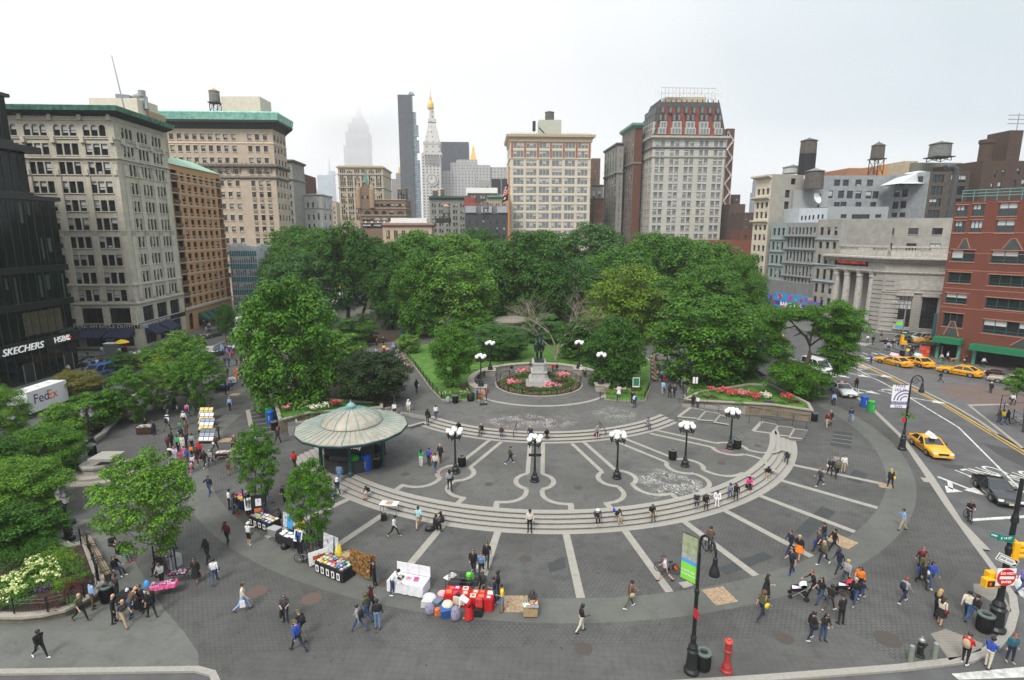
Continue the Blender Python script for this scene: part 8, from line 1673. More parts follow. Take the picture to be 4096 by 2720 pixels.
MB().box((0,-2.53,2.3),(1.9,.04,1.)).bd('rear_opening',TRIM,r)
SILVER=mat(0,(.4,.4,.4),.35,0,metal=.5)
def bicycle(lb,loc,rz,tilt=0.,m=SILVER):
 r=tng('bicycle',lb,'bicycle',loc,rz);r.rotation_euler=(tilt,0,rz);R=.34
 for x in(-.52,.52):
  mb=MB();mb.tb([(x+R*cos(a*PI/10),0,R+R*sin(a*PI/10))for a in RA(21)],.022,6)
  for k in RA(10):a=k*PI/5;mb.cyl((x,0,R),(x+R*cos(a),0,R+R*sin(a)),.006,.006,3)
  mb.bd('wheel',TYR,r)
 mb=MB();A,B,C,D_=(-.08,0,.30),(-.2,0,.82),(.38,0,.84),(.42,0,.74)
 for p,q in((A,B),(B,C),(A,D_),((-.52,0,R),A),((-.52,0,R),B),((.52,0,R),(.36,0,.95))):mb.cyl(p,q,.025,.02,6)
 mb.bd('frame',m,r);MB().tb([(.34,-.28,1.0),(.36,0,.98),(.34,.28,1.0)],.02,5).bd('handlebar',TRIM,r);MB().box((-.23,0,.9),(.28,.15,.07),0,0,None,.8).bd('saddle',TRIM,r);MB().cyl((-.08,-.06,.3),(-.08,.06,.3),.09,.09,10).bd('crank',TRIM,r);return r
bicycle('silver bicycle leaning against tt bk trs guard',(GP('R4',420,490)+GP('R4',520,530))/2,-.35,.12);bicycle('bk touring bicycle wheeled by tt helmeted cyclist',GP('R6',1430,620)+V3((.15,.5,0)),PI-.35,0.,TRIM);bicycle('small silver bicycle under tt rider ate kerb',G(*px('R7',1895,1265),-.12).to_3d()+V3((0,.25,-.12)),-PI/2-.35,0.)
bicycle('parked bicycle wof yellow bag atr garden railing',GP('R7',2300,425),-.5);mb=MB();mb.box((0,0,.12),(.36,.2,.42),0,0,None,.8);mb.box((0,-.11,.12),(.24,.04,.36),1);q=GP('R6',1500,610);tag(mb.bd('pannier',[MK,mat(0,(.85,.12,.01),.6,0)],loc=q+V3((.1,.35,.35))),'bk nd orange pannier ot touring bicycle','bag')
LEG=mat(0,(.12,.12,.12),.4,0,metal=.5)
def stall(name,lb,Z,x,y,rz,L,W,top,h=.75,cloth=None,cl=None,drop=.6,sides='fblr'):
 q=GP(Z,x,y);r=tng(name,lb,'table',q,rz);MB().box((0,0,h-.02),(L,W,.04)).bd('tabletop',top,r)
 for sx in(-1,1):
  for sy in(-1,1):MB().cyl((sx*(L/2-.1),sy*(W/2-.08),0),(sx*(L/2-.1),sy*(W/2-.08),h-.03),.022,.022,6).bd('leg',LEG,r)
 if cloth:
  mb=MB();e=.02;n=12;mb.box((0,0,h+.008),(L+.04,W+.04,.012))
  for s,(a,b)in dict(f=((-L/2-e,-W/2-e),(L/2+e,-W/2-e)),b=((L/2+e,W/2+e),(-L/2-e,W/2+e)),r=((L/2+e,-W/2-e),(L/2+e,W/2+e)),l=((-L/2-e,W/2+e),(-L/2-e,-W/2-e))).items():
   if s not in sides:continue
   for k in RA(n):
    p=[];
    for t in(k/n,(k+1)/n):
     x0,y0=a[0]+(b[0]-a[0])*t,a[1]+(b[1]-a[1])*t;w=.035*sin(t*30);nx,ny=(b[1]-a[1]),-(b[0]-a[0]);l=hypot(nx,ny);p.append(((x0,y0,h+.014),(x0+nx/l*(.03+w),y0+ny/l*(.03+w),h-drop)))
    mb.qd(p[0][1],p[1][1],p[1][0],p[0][0])
  o=mb.bd('tablecloth',cloth,loc=q,rz=rz);tag(o,cl,'tablecloth')
 return q,rz,h
PALS={'mix':[(.7,.7,.68),(.6,.08,.06),(.1,.2,.5),(.75,.55,.1),(.3,.3,.3),(.05,.05,.06),(.2,.45,.3),(.75,.6,.6)],'art':[(.75,.75,.74),(.7,.72,.75),(.55,.65,.8),(.8,.78,.7)],'jewel':[(.6,.1,.25),(.05,.05,.05),(.5,.4,.45),(.3,.05,.2),(.6,.6,.6)],'print':[(.72,.72,.7),(.12,.13,.15),(.7,.55,.12),(.25,.3,.4),(.5,.48,.42)],'scarf':[(.6,.02,.05),(.02,.2,.5),(.02,.4,.3),(.8,.7,.1),(.7,.05,.3),(.85,.4,.05)],'red':[(.55,.03,.03),(.65,.15,.06),(.5,.03,.15),(.75,.7,.6)],'fruit':[(.8,.78,.6),(.85,.75,.2),(.3,.5,.1),(.7,.68,.62),(.75,.4,.1)]}
GM={}
def gmat(c):
 k=tuple(round(v,2)for v in c)
 if k not in GM:GM[k]=mat('goods_colour_%d'%len(GM),c,.65,.25,9.)
 return GM[k]
def goods(name,lb,gr,q,rz,L,W,h,nx,ny,pal,sz=(.8,.8,.04),seed=0,cat='goods',jit=.15,flat=1):
 rg=random.Random(seed+nx*7+int(q.x*10));cs=PALS[pal]
 for i in RA(nx):
  for j in RA(ny):
   x=-L/2+L*(i+.5)/nx+rg.uniform(-jit,jit)*L/nx;y=-W/2+W*(j+.5)/ny+rg.uniform(-jit,jit)*W/ny;mb=MB();w,d=L/nx*sz[0],W/ny*sz[1];t=sz[2]*rg.uniform(.6,1.6)
   if flat:mb.box((0,0,t/2),(w,d,t),0);mb.box((0,0,t+.003),(w*.6,d*.55,.006),1)
   else:mb.lt([(.1*w,0),(w*.5,t*.15),(w*.45,t*.6),(w*.1,t)],8,sy=d/w)
   v=V3((x*cos(rz)-y*sin(rz),x*sin(rz)+y*cos(rz),h));o=mb.bd(name,[gmat(rg.choice(cs)),gmat(rg.choice(cs))],loc=q+v,rz=rz+rg.uniform(-.2,.2)*(1 if jit>.05 else 0));tag(o,lb,cat,gr)
def board(name,lb,Z,x,y,w,h,m,rz=0.,lean=.25,z0=.05,cells=None,legs=1,cat='picture'):
 q=GP(Z,x,y);r=tng(name,lb,cat,q,rz);M=MX.Rotation(-lean,3,'X');MB().box(M@V3((0,0,z0+h/2)),(w,.04,h),0,0,M).bd('panel',m,r)
 if cells:
  for cx,cz,cw,ch,cm in cells:MB().box(M@V3((cx*w,-.024,z0+cz*h)),(cw*w,.01,ch*h),0,0,M).bd('picture',cm,r)
 if legs:MB().tb([(-w*.4,.0,z0+.1),(0,.55,0)],.02,4).tb([(w*.4,0,z0+.1),(.05,.55,0)],.02,4).tb([(0,.02,h*.8+z0),(0,.6,0)],.02,4).bd('easel',MK,r)
 return r
K_=mat(0,(.012,.012,.016),.9,.2,4.);RC=mat(0,(.42,.006,.010),.85,.15,3.);PKC=mat(0,(.72,.10,.28),.8,.15,3.);WC_=mat(0,(.68,.68,.70),.8,.12,3.,dtl=8.);GYC=mat(0,(.42,.43,.44),.5,.2,3.)
s_=stall('folding_table','tbl of books nd flyers under a bk cloth with wt sheets','E2',745,770,-.52,2.5,.95,MW,.8,K_,'bk tablecloth hung with wt printed sheets',.72);goods('booklet','small booklet ot bk draped flyer tbl','booklets ot flyer tbl',*s_[:2],2.4,.9,s_[2]+.02,7,3,'mix',(.8,.8,.03))
for k in RA(4):
 v=V3((-1.+.55*k,-.55,.2));c,s=cos(s_[1]),sin(s_[1]);mb=MB();mb.box((0,0,.22),(.3,.01,.42),0);mb.box((0,-.008,.22),(.16,.01,.22),1);tag(mb.bd('printed_sheet',[MW,K_],loc=s_[0]+V3((v.x*c-v.y*s,v.x*s+v.y*c,v.z)),rz=s_[1]),'wt printed sheet pinned to tt bk flyer tbl','sheet','sheets ot flyer tbl')
s_=stall('folding_table','art tbl with matted prints on bk cloth near tt bicycle','E2',1150,1060,-.45,1.9,.8,MW,.78,K_,'bk tablecloth under tt matted prints',.55);goods('matted_print','wt matted print ot art tbl near tt bicycle','matted prints ot art tbl',*s_[:2],1.7,.7,s_[2]+.02,3,2,'art',(.75,.8,.03))
s_=stall('folding_table','sst wof heap of bright knits','E2',370,440,-.5,1.7,.8,MW,.8,mat(0,(.012,.02,.07),.9,.2,4.),'navy nd red cloth ot sst',.7);goods('folded_scarf','bright knitted item heaped ot sst','knits ot sst',*s_[:2],1.6,.7,s_[2]+.02,6,3,'scarf',(1.1,1.1,.13),0,'scarf',.3,0)
s_=stall('folding_table','cluttered craft tbl with bk sides nd hanging prints','E3',430,800,-.52,2.6,1.1,MW,.82,K_,'bk tablecloth with hanging wt prints',.78);goods('craft_item','small bright craft item ot cluttered bk tbl','crafts ot cluttered tbl',*s_[:2],2.5,1.,s_[2]+.02,8,4,'mix',(.8,.8,.06))
for k in RA(5):
 v=V3((-1.05+.5*k,-.64,.15));c,s=cos(s_[1]),sin(s_[1]);mb=MB();mb.box((0,0,.25),(.28,.01,.5),0);mb.box((0,-.008,.25),(.13,.01,.3),1);tag(mb.bd('hanging_print',[MW,K_],loc=s_[0]+V3((v.x*c-v.y*s,v.x*s+v.y*c,v.z)),rz=s_[1]),'wt print hung ot front ofe cluttered craft tbl','print','prints ot craft tbl front')
s_=stall('folding_table','wt papered drawing tbl wof standing back panel','E3',1960,1160,-.28,2.5,1.05,MW,.8,WC_,'wt drawing paper covering tt tbl front',.7,'fr');goods('sketch_box','small box of drawing tools ot wt papered tbl','boxes ot drawing tbl',*s_[:2],1.8,.5,s_[2]+.02,3,1,'jewel',(.5,.7,.1))
v=V3((.1,.6,.8));c,s=cos(s_[1]),sin(s_[1]);mb=MB()
for k in RA(3):mb.box((-.8+.8*k,0,.38),(.78,.03,.75),0)
tag(mb.bd('drawing_panel',WC_,loc=s_[0]+V3((v.x*c-v.y*s,v.x*s+v.y*c,v.z)),rz=s_[1]),'three fold panel of drawings bt wt tbl','panel')
for x,y,l in((1000,880,'left'),(1500,960,'right')):
 s_=stall('folding_table','red draped adoption tbl on its '+l+' side','E4',x,y,-.12,1.5,.9,MW,.78,RC,'bright red cloth ot '+l+' adoption table',.75);goods('red_gift_box','patterned red box ot '+l+' adoption table','boxes on the '+l+' adoption table',*s_[:2],1.4,.8,s_[2]+.02,3,2,'red',(.75,.8,.05))
CAGE=mat(0,(.05,.055,.06),.5,0)
def cage(lb,Z,x,y,z,w,d,h):
 q=GP(Z,x,y);r=tng('wire_cage',lb,'cage',q+V3((0,0,z)),-.15);mb=MB()
 for k in RA(13):
  t=-w/2+w*k/12
  for yy in(-d/2,d/2):mb.cyl((t,yy,0),(t,yy,h),.008,.008,3)
  mb.cyl((t,-d/2,h),(t,d/2,h),.008,.008,3)
 for k in RA(9):
  t=-d/2+d*k/8
  for xx in(-w/2,w/2):mb.cyl((xx,t,0),(xx,t,h),.008,.008,3)
  mb.cyl((-w/2,t,h),(w/2,t,h),.008,.008,3)
 for z_ in(0,h*.5,h):mb.tb([(-w/2,-d/2,z_),(w/2,-d/2,z_),(w/2,d/2,z_),(-w/2,d/2,z_),(-w/2,-d/2,z_)],.012,4)
 mb.bd('bars',CAGE,r);MB().box((0,0,.02),(w,d,.04)).bd('tray',MK,r)
cage('large wire pet cage bt left red tbl','E4',1000,690,.75,1.1,.75,.65);cage('small wire pet cage bt red tables','E4',1180,700,.75,.8,.6,.5);cage('wire pet cage nt sd woman','E4',1370,690,.75,.5,.8,.7)
s_=stall('side_table','small wt tbl lof pet cages','E4',850,560,.9,.8,.5,MW,.78)
def item(name,lb,cat,Z,x,y,dims,m,rz=0.,z=0.,round_=0,top=.9):
 q=GP(Z,x,y);mb=MB()
 if round_:w,d,h=dims;mb.lt([(w*.35,0),(w*.5,h*.2),(w*.5,h*.55),(w*.36,h*.85),(w*.12,h)],12,sy=d/w)
 else:mb.box((0,0,dims[2]/2),dims,0,0,None,top)
 o=mb.bd(name,m,loc=q+V3((0,0,z)),rz=rz,smo=round_);return tag(o,lb,cat)
CHK=gdm('checked_bag_fabric',(.32,.30,.42),.1,.1,.025,.6,.35,.15,0.,0.)
item('pet_carrier','beige pet carrier held by tt Wi tt red skirt','pet carrier','E4',1030,960,(.75,.5,.5),mat(0,(.62,.56,.42),.5,.05,3.),-.1,.25);item('pet_carrier','blue grey pet carrier ot paving','pet carrier','E4',590,950,(.5,.7,.4),mat(0,(.12,.17,.22),.5,.05,3.),-.6);item('pet_carrier','wt pet carrier under a checked blanket','pet carrier','E4',370,960,(.75,.5,.42),mat(0,(.5,.52,.5),.5,.05,3.),-.2)
item('blanket','pl checked blanket over tt wt carrier','blanket','E4',420,880,(.9,.6,.45),mat(0,(.6,.58,.68),.9,.2,9.),-.2,.15,1);item('checked_bag','checked laundry bag lof blue bucket','bag','E4',420,1120,(.62,.5,.75),CHK,0,0,1);item('checked_bag','checked laundry bag rof blue bucket','bag','E4',960,1250,(.62,.5,.95),CHK,.3,0,1)
item('orange_bag','orange patterned bag ot paving','bag','E4',605,1130,(.55,.3,.4),mat(0,(.75,.16,.04),.7,.6,7.),.4);item('bucket','blue tub heaped with crumpled paper','bucket','E4',755,1165,(.62,.55,.55),mat(0,(.02,.09,.28),.45,.05,3.),.3,0,0,1.2);item('paper_heap','heap of crumpled cream paper ie blue tub','paper','E4',790,1110,(.72,.6,.5),mat(0,(.68,.62,.5),.9,.3,9.),0,.35,1)
item('green_box','bright gyn box on top ofe pet cages','box','E4',1265,690,(.52,.32,.3),mat(0,(.12,.72,.04),.5,.05,3.),-.1,1.1);item('red_case','red patterned box on a bk case before tt right tbl','box','E4',1450,1090,(.42,.35,.5),mat(0,(.5,.04,.03),.7,.6,9.),-.1,.45);item('black_case','bk case standing before tt right red tbl','case','E4',1430,1160,(.5,.4,.45),MK,-.1);item('pink_cloth_heap','pink cloth heap on a crate lof red tables','cloth','E4',690,830,(.7,.5,.4),mat(0,(.75,.36,.38),.9,.1,6.),0,.25,1)
s_=stall('magazine_table','small folding tbl covered with magazines by tt hooded seller','R6',260,940,.02,.95,.7,M_TAN,.72);goods('magazine','glossy magazine ot hooded seller tbl','magazines ot small tbl',*s_[:2],.9,.65,.73,4,3,'mix',(.95,.95,.02));mb=MB();mb.box((0,-.37,.38),(.85,.03,.5),0,0,None);tag(mb.bd('case_panel',M_TAN,loc=s_[0]),'tan board with blue scrawls leaning ot magazine tbl','board')
s_=stall('jewellery_table','pink draped jewellery tbl under tt large young trs','R2',1415,770,.33,1.45,.55,MW,.8,PKC,'hot pink cloth edging tt jewellery tbl',.22);goods('jewellery_tray','dk tray of small jewellery ot pink tbl','trays ot pink tbl',*s_[:2],1.35,.5,s_[2]+.02,6,3,'jewel',(.85,.8,.04));s_=stall('jewellery_table','bk wire jewellery tbl nt pink one','R2',1545,665,.2,1.1,.7,MK,.78);goods('jewellery_piece','tiny jewellery piece ot bk tbl','jewellery ot bk tbl',*s_[:2],1.,.6,.79,7,4,'jewel',(.6,.6,.05))
s_=stall('vendor_table','silver cloth vendor tbl with small toys bt large young trs','R2',1475,520,-.35,1.1,.75,MW,.82,GYC,'grey satin cloth ot toy tbl',.8);goods('small_toy','small bk nd wt trinket ot satin tbl','trinkets ot satin tbl',*s_[:2],1.,.6,s_[2]+.02,4,4,'mix',(.5,.6,.08))
s_=stall('folding_table','bk draped cap tbl wof wt peace emblem','R2',1170,855,-.2,1.9,.8,MW,.8,K_,'bk cloth wof round peace emblem',.75);goods('white_cap','wt cap ot bk draped cap tbl','caps ot cap tbl',*s_[:2],1.6,.5,.83,4,1,'art',(.5,.5,.16),0,'cap',.3,0)
c,s=cos(s_[1]),sin(s_[1]);mb=MB();mb.tb([(.19*cos(a*PI/10),0,.19*sin(a*PI/10))for a in RA(21)],.02,4);mb.tb([(0,0,.19),(0,0,-.19)],.02,4);mb.tb([(0,0,0),(.14,0,-.14)],.02,4);mb.tb([(0,0,0),(-.14,0,-.14)],.02,4);tag(mb.bd('peace_emblem',MW,loc=s_[0]+V3((.1*c+.46*s,.1*s-.46*c,.5)),rz=s_[1]),'wt peace emblem ot bk cap tbl','emblem')
for k,(y,l)in EU(((890,'nearest'),(700,'second'),(600,'third'),(500,'farthest'))):
 q=GP('C1',1150-k*8,y+20);r=tng('print_rack',l+' slanted rack of framed prints in the middle of the walk','display rack',q+V3((0,0,0)),.02,'racks of framed prints');mb=MB();M=MX.Rotation(-.65,3,'X');mb.box((0,.2,.9),(1.7,.05,1.5),0,0,M);mb.bd('back_board',MK,r);MB().box((0,.2,.1),(1.7,.8,.2)).bd('base',MK,r);rg=random.Random(k)
 for i in RA(3):
  for j in RA(3):MB().box(M@V3((-.55+.55*i,-.035,-.48+.48*j))+V3((0,.2,.9)),(.47,.02,.4),0,0,M).bd('framed_print',gmat(PALS['print'][(i*5+j*3+k*2)%5]),r)
s_=stall('folding_table','orange topped book tbl by tt slim trs','C1',1440,1190,.12,1.3,.8,MW,.8,mat(0,(.2,.02,.02),.9,.2,4.),'dk red cloth ofe orange topped tbl',.6,'lb');goods('picture_card','pl picture card ot orange topped tbl','cards ot orange topped tbl',*s_[:2],1.2,.7,.83,4,3,'print',(.85,.85,.03));s_=stall('folding_table','cluttered craft tbl bt slim trs','C1',1730,1160,.05,2.2,.9,MW,.8,mat(0,(.3,.3,.3),.9,.2,4.),'grey cloth ofe hidden craft tbl',.6);goods('glass_ware','small wt nd amber ware ot hidden craft tbl','wares ot hidden craft tbl',*s_[:2],2.,.8,.83,8,4,'fruit',(.6,.6,.12),0,'ware',.2,0)
s_=stall('book_table','tbl stacked with old books by tt sd readers','C1',110,740,.15,1.6,1.,M_TAN,.8,mat(0,(.05,.02,.015),.9,.2,4.),'dk cloth round tt old book tbl',.7);goods('old_book','worn brn book ot old book tbl','old books ot tbl',*s_[:2],1.5,.9,.83,7,4,'print',(.85,.8,.08))
for k,(Z,x,y,rz,L,pal,l)in EU((('C2',1040,750,.2,2.6,'mix','market tbl with dk cloth lof wk crd'),('C2',1780,660,.05,1.6,'fruit','wt market tbl with yellow goods'),('C2',1810,930,.35,2.2,'fruit','market cart tbl wof blue edge ot right'),('C2',1560,1130,0.,1.,'print','small tbl bt leaning prints'),('C2',1390,1330,.2,1.2,'art','tbl with wt parasols near tt sd painter'),('C2',1210,1480,.3,1.6,'mix','tbl nt Mi bk ate trees'),('C2',1380,640,.1,1.6,'mix','blue draped market tbl ie crd'),('C2',950,650,.1,1.4,'fruit','market tbl half hidden by tt street trees'))):
 s_=stall('market_table',l,Z,x,y,rz,L,.8,MW,.8,(K_,WC_,WC_,GYC,WC_,K_,mat(0,(.02,.05,.3),.8,.1,4.),GYC)[k],'cloth of the '+l,.6);goods('market_item','small item ot '+l,'items of the '+l,*s_[:2],L*.9,.7,.83,5,2,pal,(.7,.7,.12),k)
DKP=mat(0,(.20,.10,.025),.6,.8,5.,col2=(.004,.004,.003),dtl=2.);LPH=mat(0,(.5,.52,.54),.6,.35,5.);BLPR=mat(0,(.08,.2,.5),.6,.5,5.)
board('painting_panel','tall dk gold figured painting ate lof easel row','E3',830,905,.95,1.5,DKP,-.45,.12,.5);board('painting_panel','middle dk gold figured painting, largest of three','E3',1010,1010,1.1,1.6,DKP,-.5,.12,.45);board('painting_panel','right dk gold figured painting nt Mi bk','E3',1150,1010,.8,1.5,DKP,-.5,.12,.5)
board('framed_print','large wt print wof red car propped by tt trs guard','E3',100,640,1.4,.95,MW,.62,.1,.2,[(0,.5,.6,.3,mat(0,(.5,.09,.03),.5,.6,6.))]);board('framed_print','grey city print standing bt craft tbl','E3',270,580,1.05,1.25,LPH,-.6,.1,.85);board('framed_print','pl print with small pictures bw grey one','E3',390,600,.8,1.2,LPH,-.55,.1,.8,[(0,.3,.6,.35,BLPR)])
board('framed_print','picture of blue towers on a small wooden easel','E2',1260,1215,.75,.85,MW,-.35,.25,.85,[(0,.5,.7,.7,BLPR)]);board('framed_print','framed dk photograph ate end ofe art tbl','E2',1370,1120,.75,1.,MK,-.6,.15,.5,[(0,.5,.7,.75,GRYP)]);board('framed_print','pl poster ot rail bt art tbl','E2',1090,900,.65,1.15,LPH,-.5,.1,.6);board('framed_print','bright blue poster bt art tbl','E2',1150,930,.6,1.,AZ,-.5,.1,.6);board('framed_print','golden yellow banner print bt art tbl','E2',1330,1000,.9,1.,mat(0,(.7,.4,.05),.6,.4,5.),-.5,.1,.6)
board('framed_print','bk rack wof wt portrait lof flyer tbl','E2',650,640,1.1,1.5,K_,.25,.1,.5,[(0,.6,.4,.4,MW),(0,.15,.6,.25,mat(0,(.8,.2,.08),.6,.1,5.))]);board('framed_print','wt poster board on a folding stand','E2',500,620,.65,1.,MW,.5,.5,.6,[(0,.5,.7,.6,GRYP)])
board('framed_print','small wt drawing propped near tt easels','C1',415,330,.5,.6,MW,-.6,.3,.05,[(0,.5,.5,.5,GRYP)],0);board('framed_print','second small wt drawing ot paving','C1',455,405,.45,.5,MW,-.6,.3,.05,[(0,.5,.5,.5,mat(0,(.5,.15,.1),.6,.3,5.))],0);board('framed_print','brn tall painting leaning ie market','C2',1470,1250,.8,1.6,mat(0,(.35,.12,.06),.6,.5,5.),-.1,.2);board('framed_print','wt canvas leaning nt brn painting','C2',1505,1245,.6,1.1,MW,-.3,.2);board('framed_print','blue tall poster ie market crd','C2',1185,690,.4,1.6,AZ,.1,.1)
q=GP('E2',905,905);mb=MB();mb.box((0,0,.28),(.85,.55,.55),0,0,None,1.12);mb.box((0,0,.58),(.98,.66,.06),1);tag(mb.bd('storage_tub',[mat(0,(.22,.23,.23),.5,.05,3.),mat(0,(.36,.38,.38),.5,.05,3.)],loc=q,rz=-.4),'grey lidded storage tub between tt two bk tables','tub')
item('wooden_crate','tan wooden crate bt cluttered craft tbl','crate','E3',650,590,(.9,.6,.7),M_TAN,-.5);item('yellow_hood','yellow cloth draped ate back ofe craft tbl','cloth','E3',505,590,(.5,.4,1.6),mat(0,(.8,.6,.03),.8,.1,4.),0,0,1);item('black_bag','bk bag under tt art tbl','bag','E2',1060,1140,(.5,.4,.45),MK,0,0,1)
item('black_crate','small bk crate under tt chess tbl','crate','R3',1150,1245,(.45,.4,.55),MK,.1);s_=stall('chess_table','wt folding chess tbl ate foot ofe steps','R3',1200,1190,-.12,1.5,.75,MW,.95);mb=MB();mb.box((0,0,.01),(.55,.55,.02));tag(mb.bd('chess_board',gdm('chess_squares',(.5,.36,.22),.07,.07,.02,0.,.3,.4,0.,0.),loc=s_[0]+V3((0,0,.955)),rz=-.12),'checked chess board ot wt folding tbl','chess board')
item('black_pack','bk backpack lying bt chess player','backpack','R3',1545,1335,(.8,.5,.4),MK,.2,0,1);s_=stall('chess_table','low board laid between tt two chess players','R3',1630,1265,.2,.6,.5,M_TAN,.62)
item('instrument_case','bk open instrument case lying ot plaza','case','R3',2005,255,(1.,.45,.18),MK,.1);item('instrument_case','large bk bass case standing by tt lawn shrubs','case','R3',1895,225,(1.,.5,1.3),MK,.1,0,1);item('grey_bag','pl grey bag left ot paving nt bin','bag','R3',1700,240,(.6,.5,.9),mat(0,(.25,.29,.32),.7,.1,4.),0,0,1)
q=GP('R3',1978,210);r=tng('double_bass','orange brn double bass played nt pier','double bass',q,.15);MB().lt([(.05,.1),(.3,.14),(.36,.35),(.24,.65),(.29,.9),(.12,1.12)],16,sy=.45).bd('body',mat(0,(.42,.13,.03),.3,.2,5.),r);MB().cyl((0,-.08,1.05),(0,-.02,1.9),.035,.025,6).bd('neck',TRIM,r)
item('duffel_bag','bk duffel bag ate foot ofe near twin lantern','bag','R2',580,165,(1.3,.6,.55),MK,.2,0,1);item('pink_bundle','pl pink bundle by tt near twin lantern','bundle','R2',500,195,(.6,.5,.55),mat(0,(.62,.42,.42),.9,.15,5.),.2,0,1);item('blue_cover','bright blue covered box ot paving by tt cap tbl','box','R2',1268,735,(.45,.35,.75),AZ,.2,0,1)
q=GP('C3',1880,610);r=tng('food_cart','steel food cart wof yellow umbrella ate shop corner','food cart',q,.1);MB().box((-1.2,0,1.2),(2.4,1.2,1.6)).bd('body',MGY,r);MB().box((-1.2,0,2.1),(2.6,1.4,.12)).bd('canopy',MW,r);MB().lt([(1.3,2.2),(.7,2.6),(.05,2.8)],8,(.6,0,0),cap=0).cyl((.6,0,0),(.6,0,2.8),.03,.03,6).bd('umbrella',mat(0,(.85,.55,.02),.7,.15,2.),r);MB().box((.6,0,.6),(1.,1.,1.2)).bd('counter',MK,r)
def tent(lb,Z,x,y,w,m,rz=.1,h=2.3):
 q=GP(Z,x,y);r=tng('market_tent',lb,'tent',q,rz,'tents ofe gyn market');mb=MB();a=w/2;v=[(-a,-a,h),(a,-a,h),(a,a,h),(-a,a,h),(0,0,h+w*.3)];mb.add(v,[(0,1,4),(1,2,4),(2,3,4),(3,0,4)]);mb.add([(p[0],p[1],p[2])for p in v[:4]]+[(p[0],p[1],h-.3)for p in v[:4]],[(4,5,1,0),(5,6,2,1),(6,7,3,2),(7,4,0,3)]);mb.bd('canopy',m,r)
 for p in v[:4]:MB().cyl((p[0],p[1],0),(p[0],p[1],h),.03,.03,5).bd('leg',MW,r)
BT=mat(0,(.03,.13,.55),.7,.1,2.);tent('blue market tent nt wt box truck','C2',1780,330,2.6,BT);tent('wt market tent with an orange sign under tt park trees','B1',790,760,4.4,MW);tent('blue market tent ie gap between tt trs trunks','B1',800,835,3.6,BT);tent('blue tent rof straight trunk','B1',900,790,3.4,BT);tent('wt tent left ie gap under tt trees','B1',725,840,3.6,MW);tent('gyn tent beyond tt wt ones','B1',740,740,3.6,AWNG);tent('wt tent deep between tt dk trunks','B1',1000,780,4.,MW);tent('orange topped stall tent beyond tt wt tent','B1',805,690,3.6,mat(0,(.8,.35,.03),.7,.1,2.));tent('pl tent lof big trs','B1',20,1040,3.2,BT);tent('wt stall tent ate lof big trs','B1',30,1120,3.,MW)
q=G(*px('C6',1890,960));r=tng('bus_shelter','glass bus shelter wof red poster ot far pavement','bus shelter',(*q,0),-.55);MB().box((0,0,2.5),(3.4,1.5,.15)).bd('roof',MK,r);MB().box((-.9,-.7,1.25),(1.5,.08,2.)).bd('poster',mat(0,(.5,.06,.03),.4,.7,1.5),r)
for x in(-1.65,1.65):MB().box((x,-.7,1.25),(.1,.1,2.5)).bd('post',MGY,r)
MB().box((.9,.65,1.3),(1.6,.05,2.)).bd('glass_panel',CGL,r)
def stroller(lb,loc,rz,hood,frame=SILVER):
 r=tng('pushchair',lb,'pushchair',loc,rz);mb=MB()
 for s in(-.26,.26):mb.tb([(s,.45,.12),(s,.05,.5),(s,-.55,1.02)],.022,5);mb.tb([(s,-.4,.2),(s,.1,.55)],.02,5)
 mb.tb([(-.26,-.55,1.02),(.26,-.55,1.02)],.022,5);mb.bd('frame',frame,r)
 for x,y,R in((-.27,.5,.13),(.27,.5,.13),(-.29,-.42,.17),(.29,-.42,.17)):MB().cyl((x-.03,y,R),(x+.03,y,R),R,R,14).bd('wheel',TYR,r)
 MB().add([(-.22,.5,.5),(.22,.5,.5),(.22,-.25,.5),(-.22,-.25,.5),(-.24,.45,.68),(.24,.45,.68),(.24,-.4,.95),(-.24,-.4,.95)],[(0,1,2,3),(0,4,5,1),(1,5,6,2),(2,6,7,3),(3,7,4,0)]).bd('seat',MK,r);mb=MB()
 for k in RA(5):
  a,b=PI*.05+k*.32,PI*.05+(k+1)*.32;mb.qd(*[(x,-.3+.34*cos(t),.75+.36*sin(t))for x,t in((-.25,a),(.25,a),(.25,b),(-.25,b))])
 mb.bd('hood',hood,r);MB().box((0,.15,.62),(.38,.55,.12)).bd('blanket',mat(0,(.75,.6,.72),.9,.15,9.),r);return r
stroller('silver framed pushchair wof pink blanket pushed by a Mi a suit',GP('E1',800,870),rads(68),MW);stroller('bk pushchair wof red hood nt Mi bk',GP('E1',1570,830),rads(58),mat(0,(.6,.02,.04),.8,.1,4.),TRIM);stroller('tiny pink pushchair nt Mi tt yellow shirt',GP('C4',655,705),PI,mat(0,(.75,.15,.32),.8,.1,4.))
#  PEOPLE
PC=dict(k=(.012,.012,.014),d=(.05,.05,.055),g=(.27,.28,.29),w=(.66,.66,.66),n=(.015,.02,.045),b=(.02,.07,.36),j=(.035,.07,.15),a=(.13,.21,.34),l=(.24,.38,.62),r=(.48,.012,.015),m=(.11,.012,.02),y=(.78,.56,.03),o=(.75,.2,.02),p=(.7,.07,.25),t=(.42,.33,.21),c=(.58,.53,.43),e=(.03,.33,.12),v=(.085,.09,.045),u=(.11,.06,.035),x=(.2,.14,.4),q=(.32,.6,.64),i=(.62,.5,.58),z=(.02,.1,.13))
SKN=[None,(.52,.31,.22),(.33,.18,.115),(.075,.04,.028)];HRC=dict(k=(.01,.009,.008),u=(.05,.026,.015),y=(.42,.28,.11),g=(.3,.29,.28),r=(.2,.045,.018),w=(.6,.6,.6),d=(.04,.04,.042))
def cloth(c):return mat('cloth_'+c,PC[c],.85,.18,9.)
def skin(i):return mat('skin_%d'%i,SKN[i],.5,.06,6.)
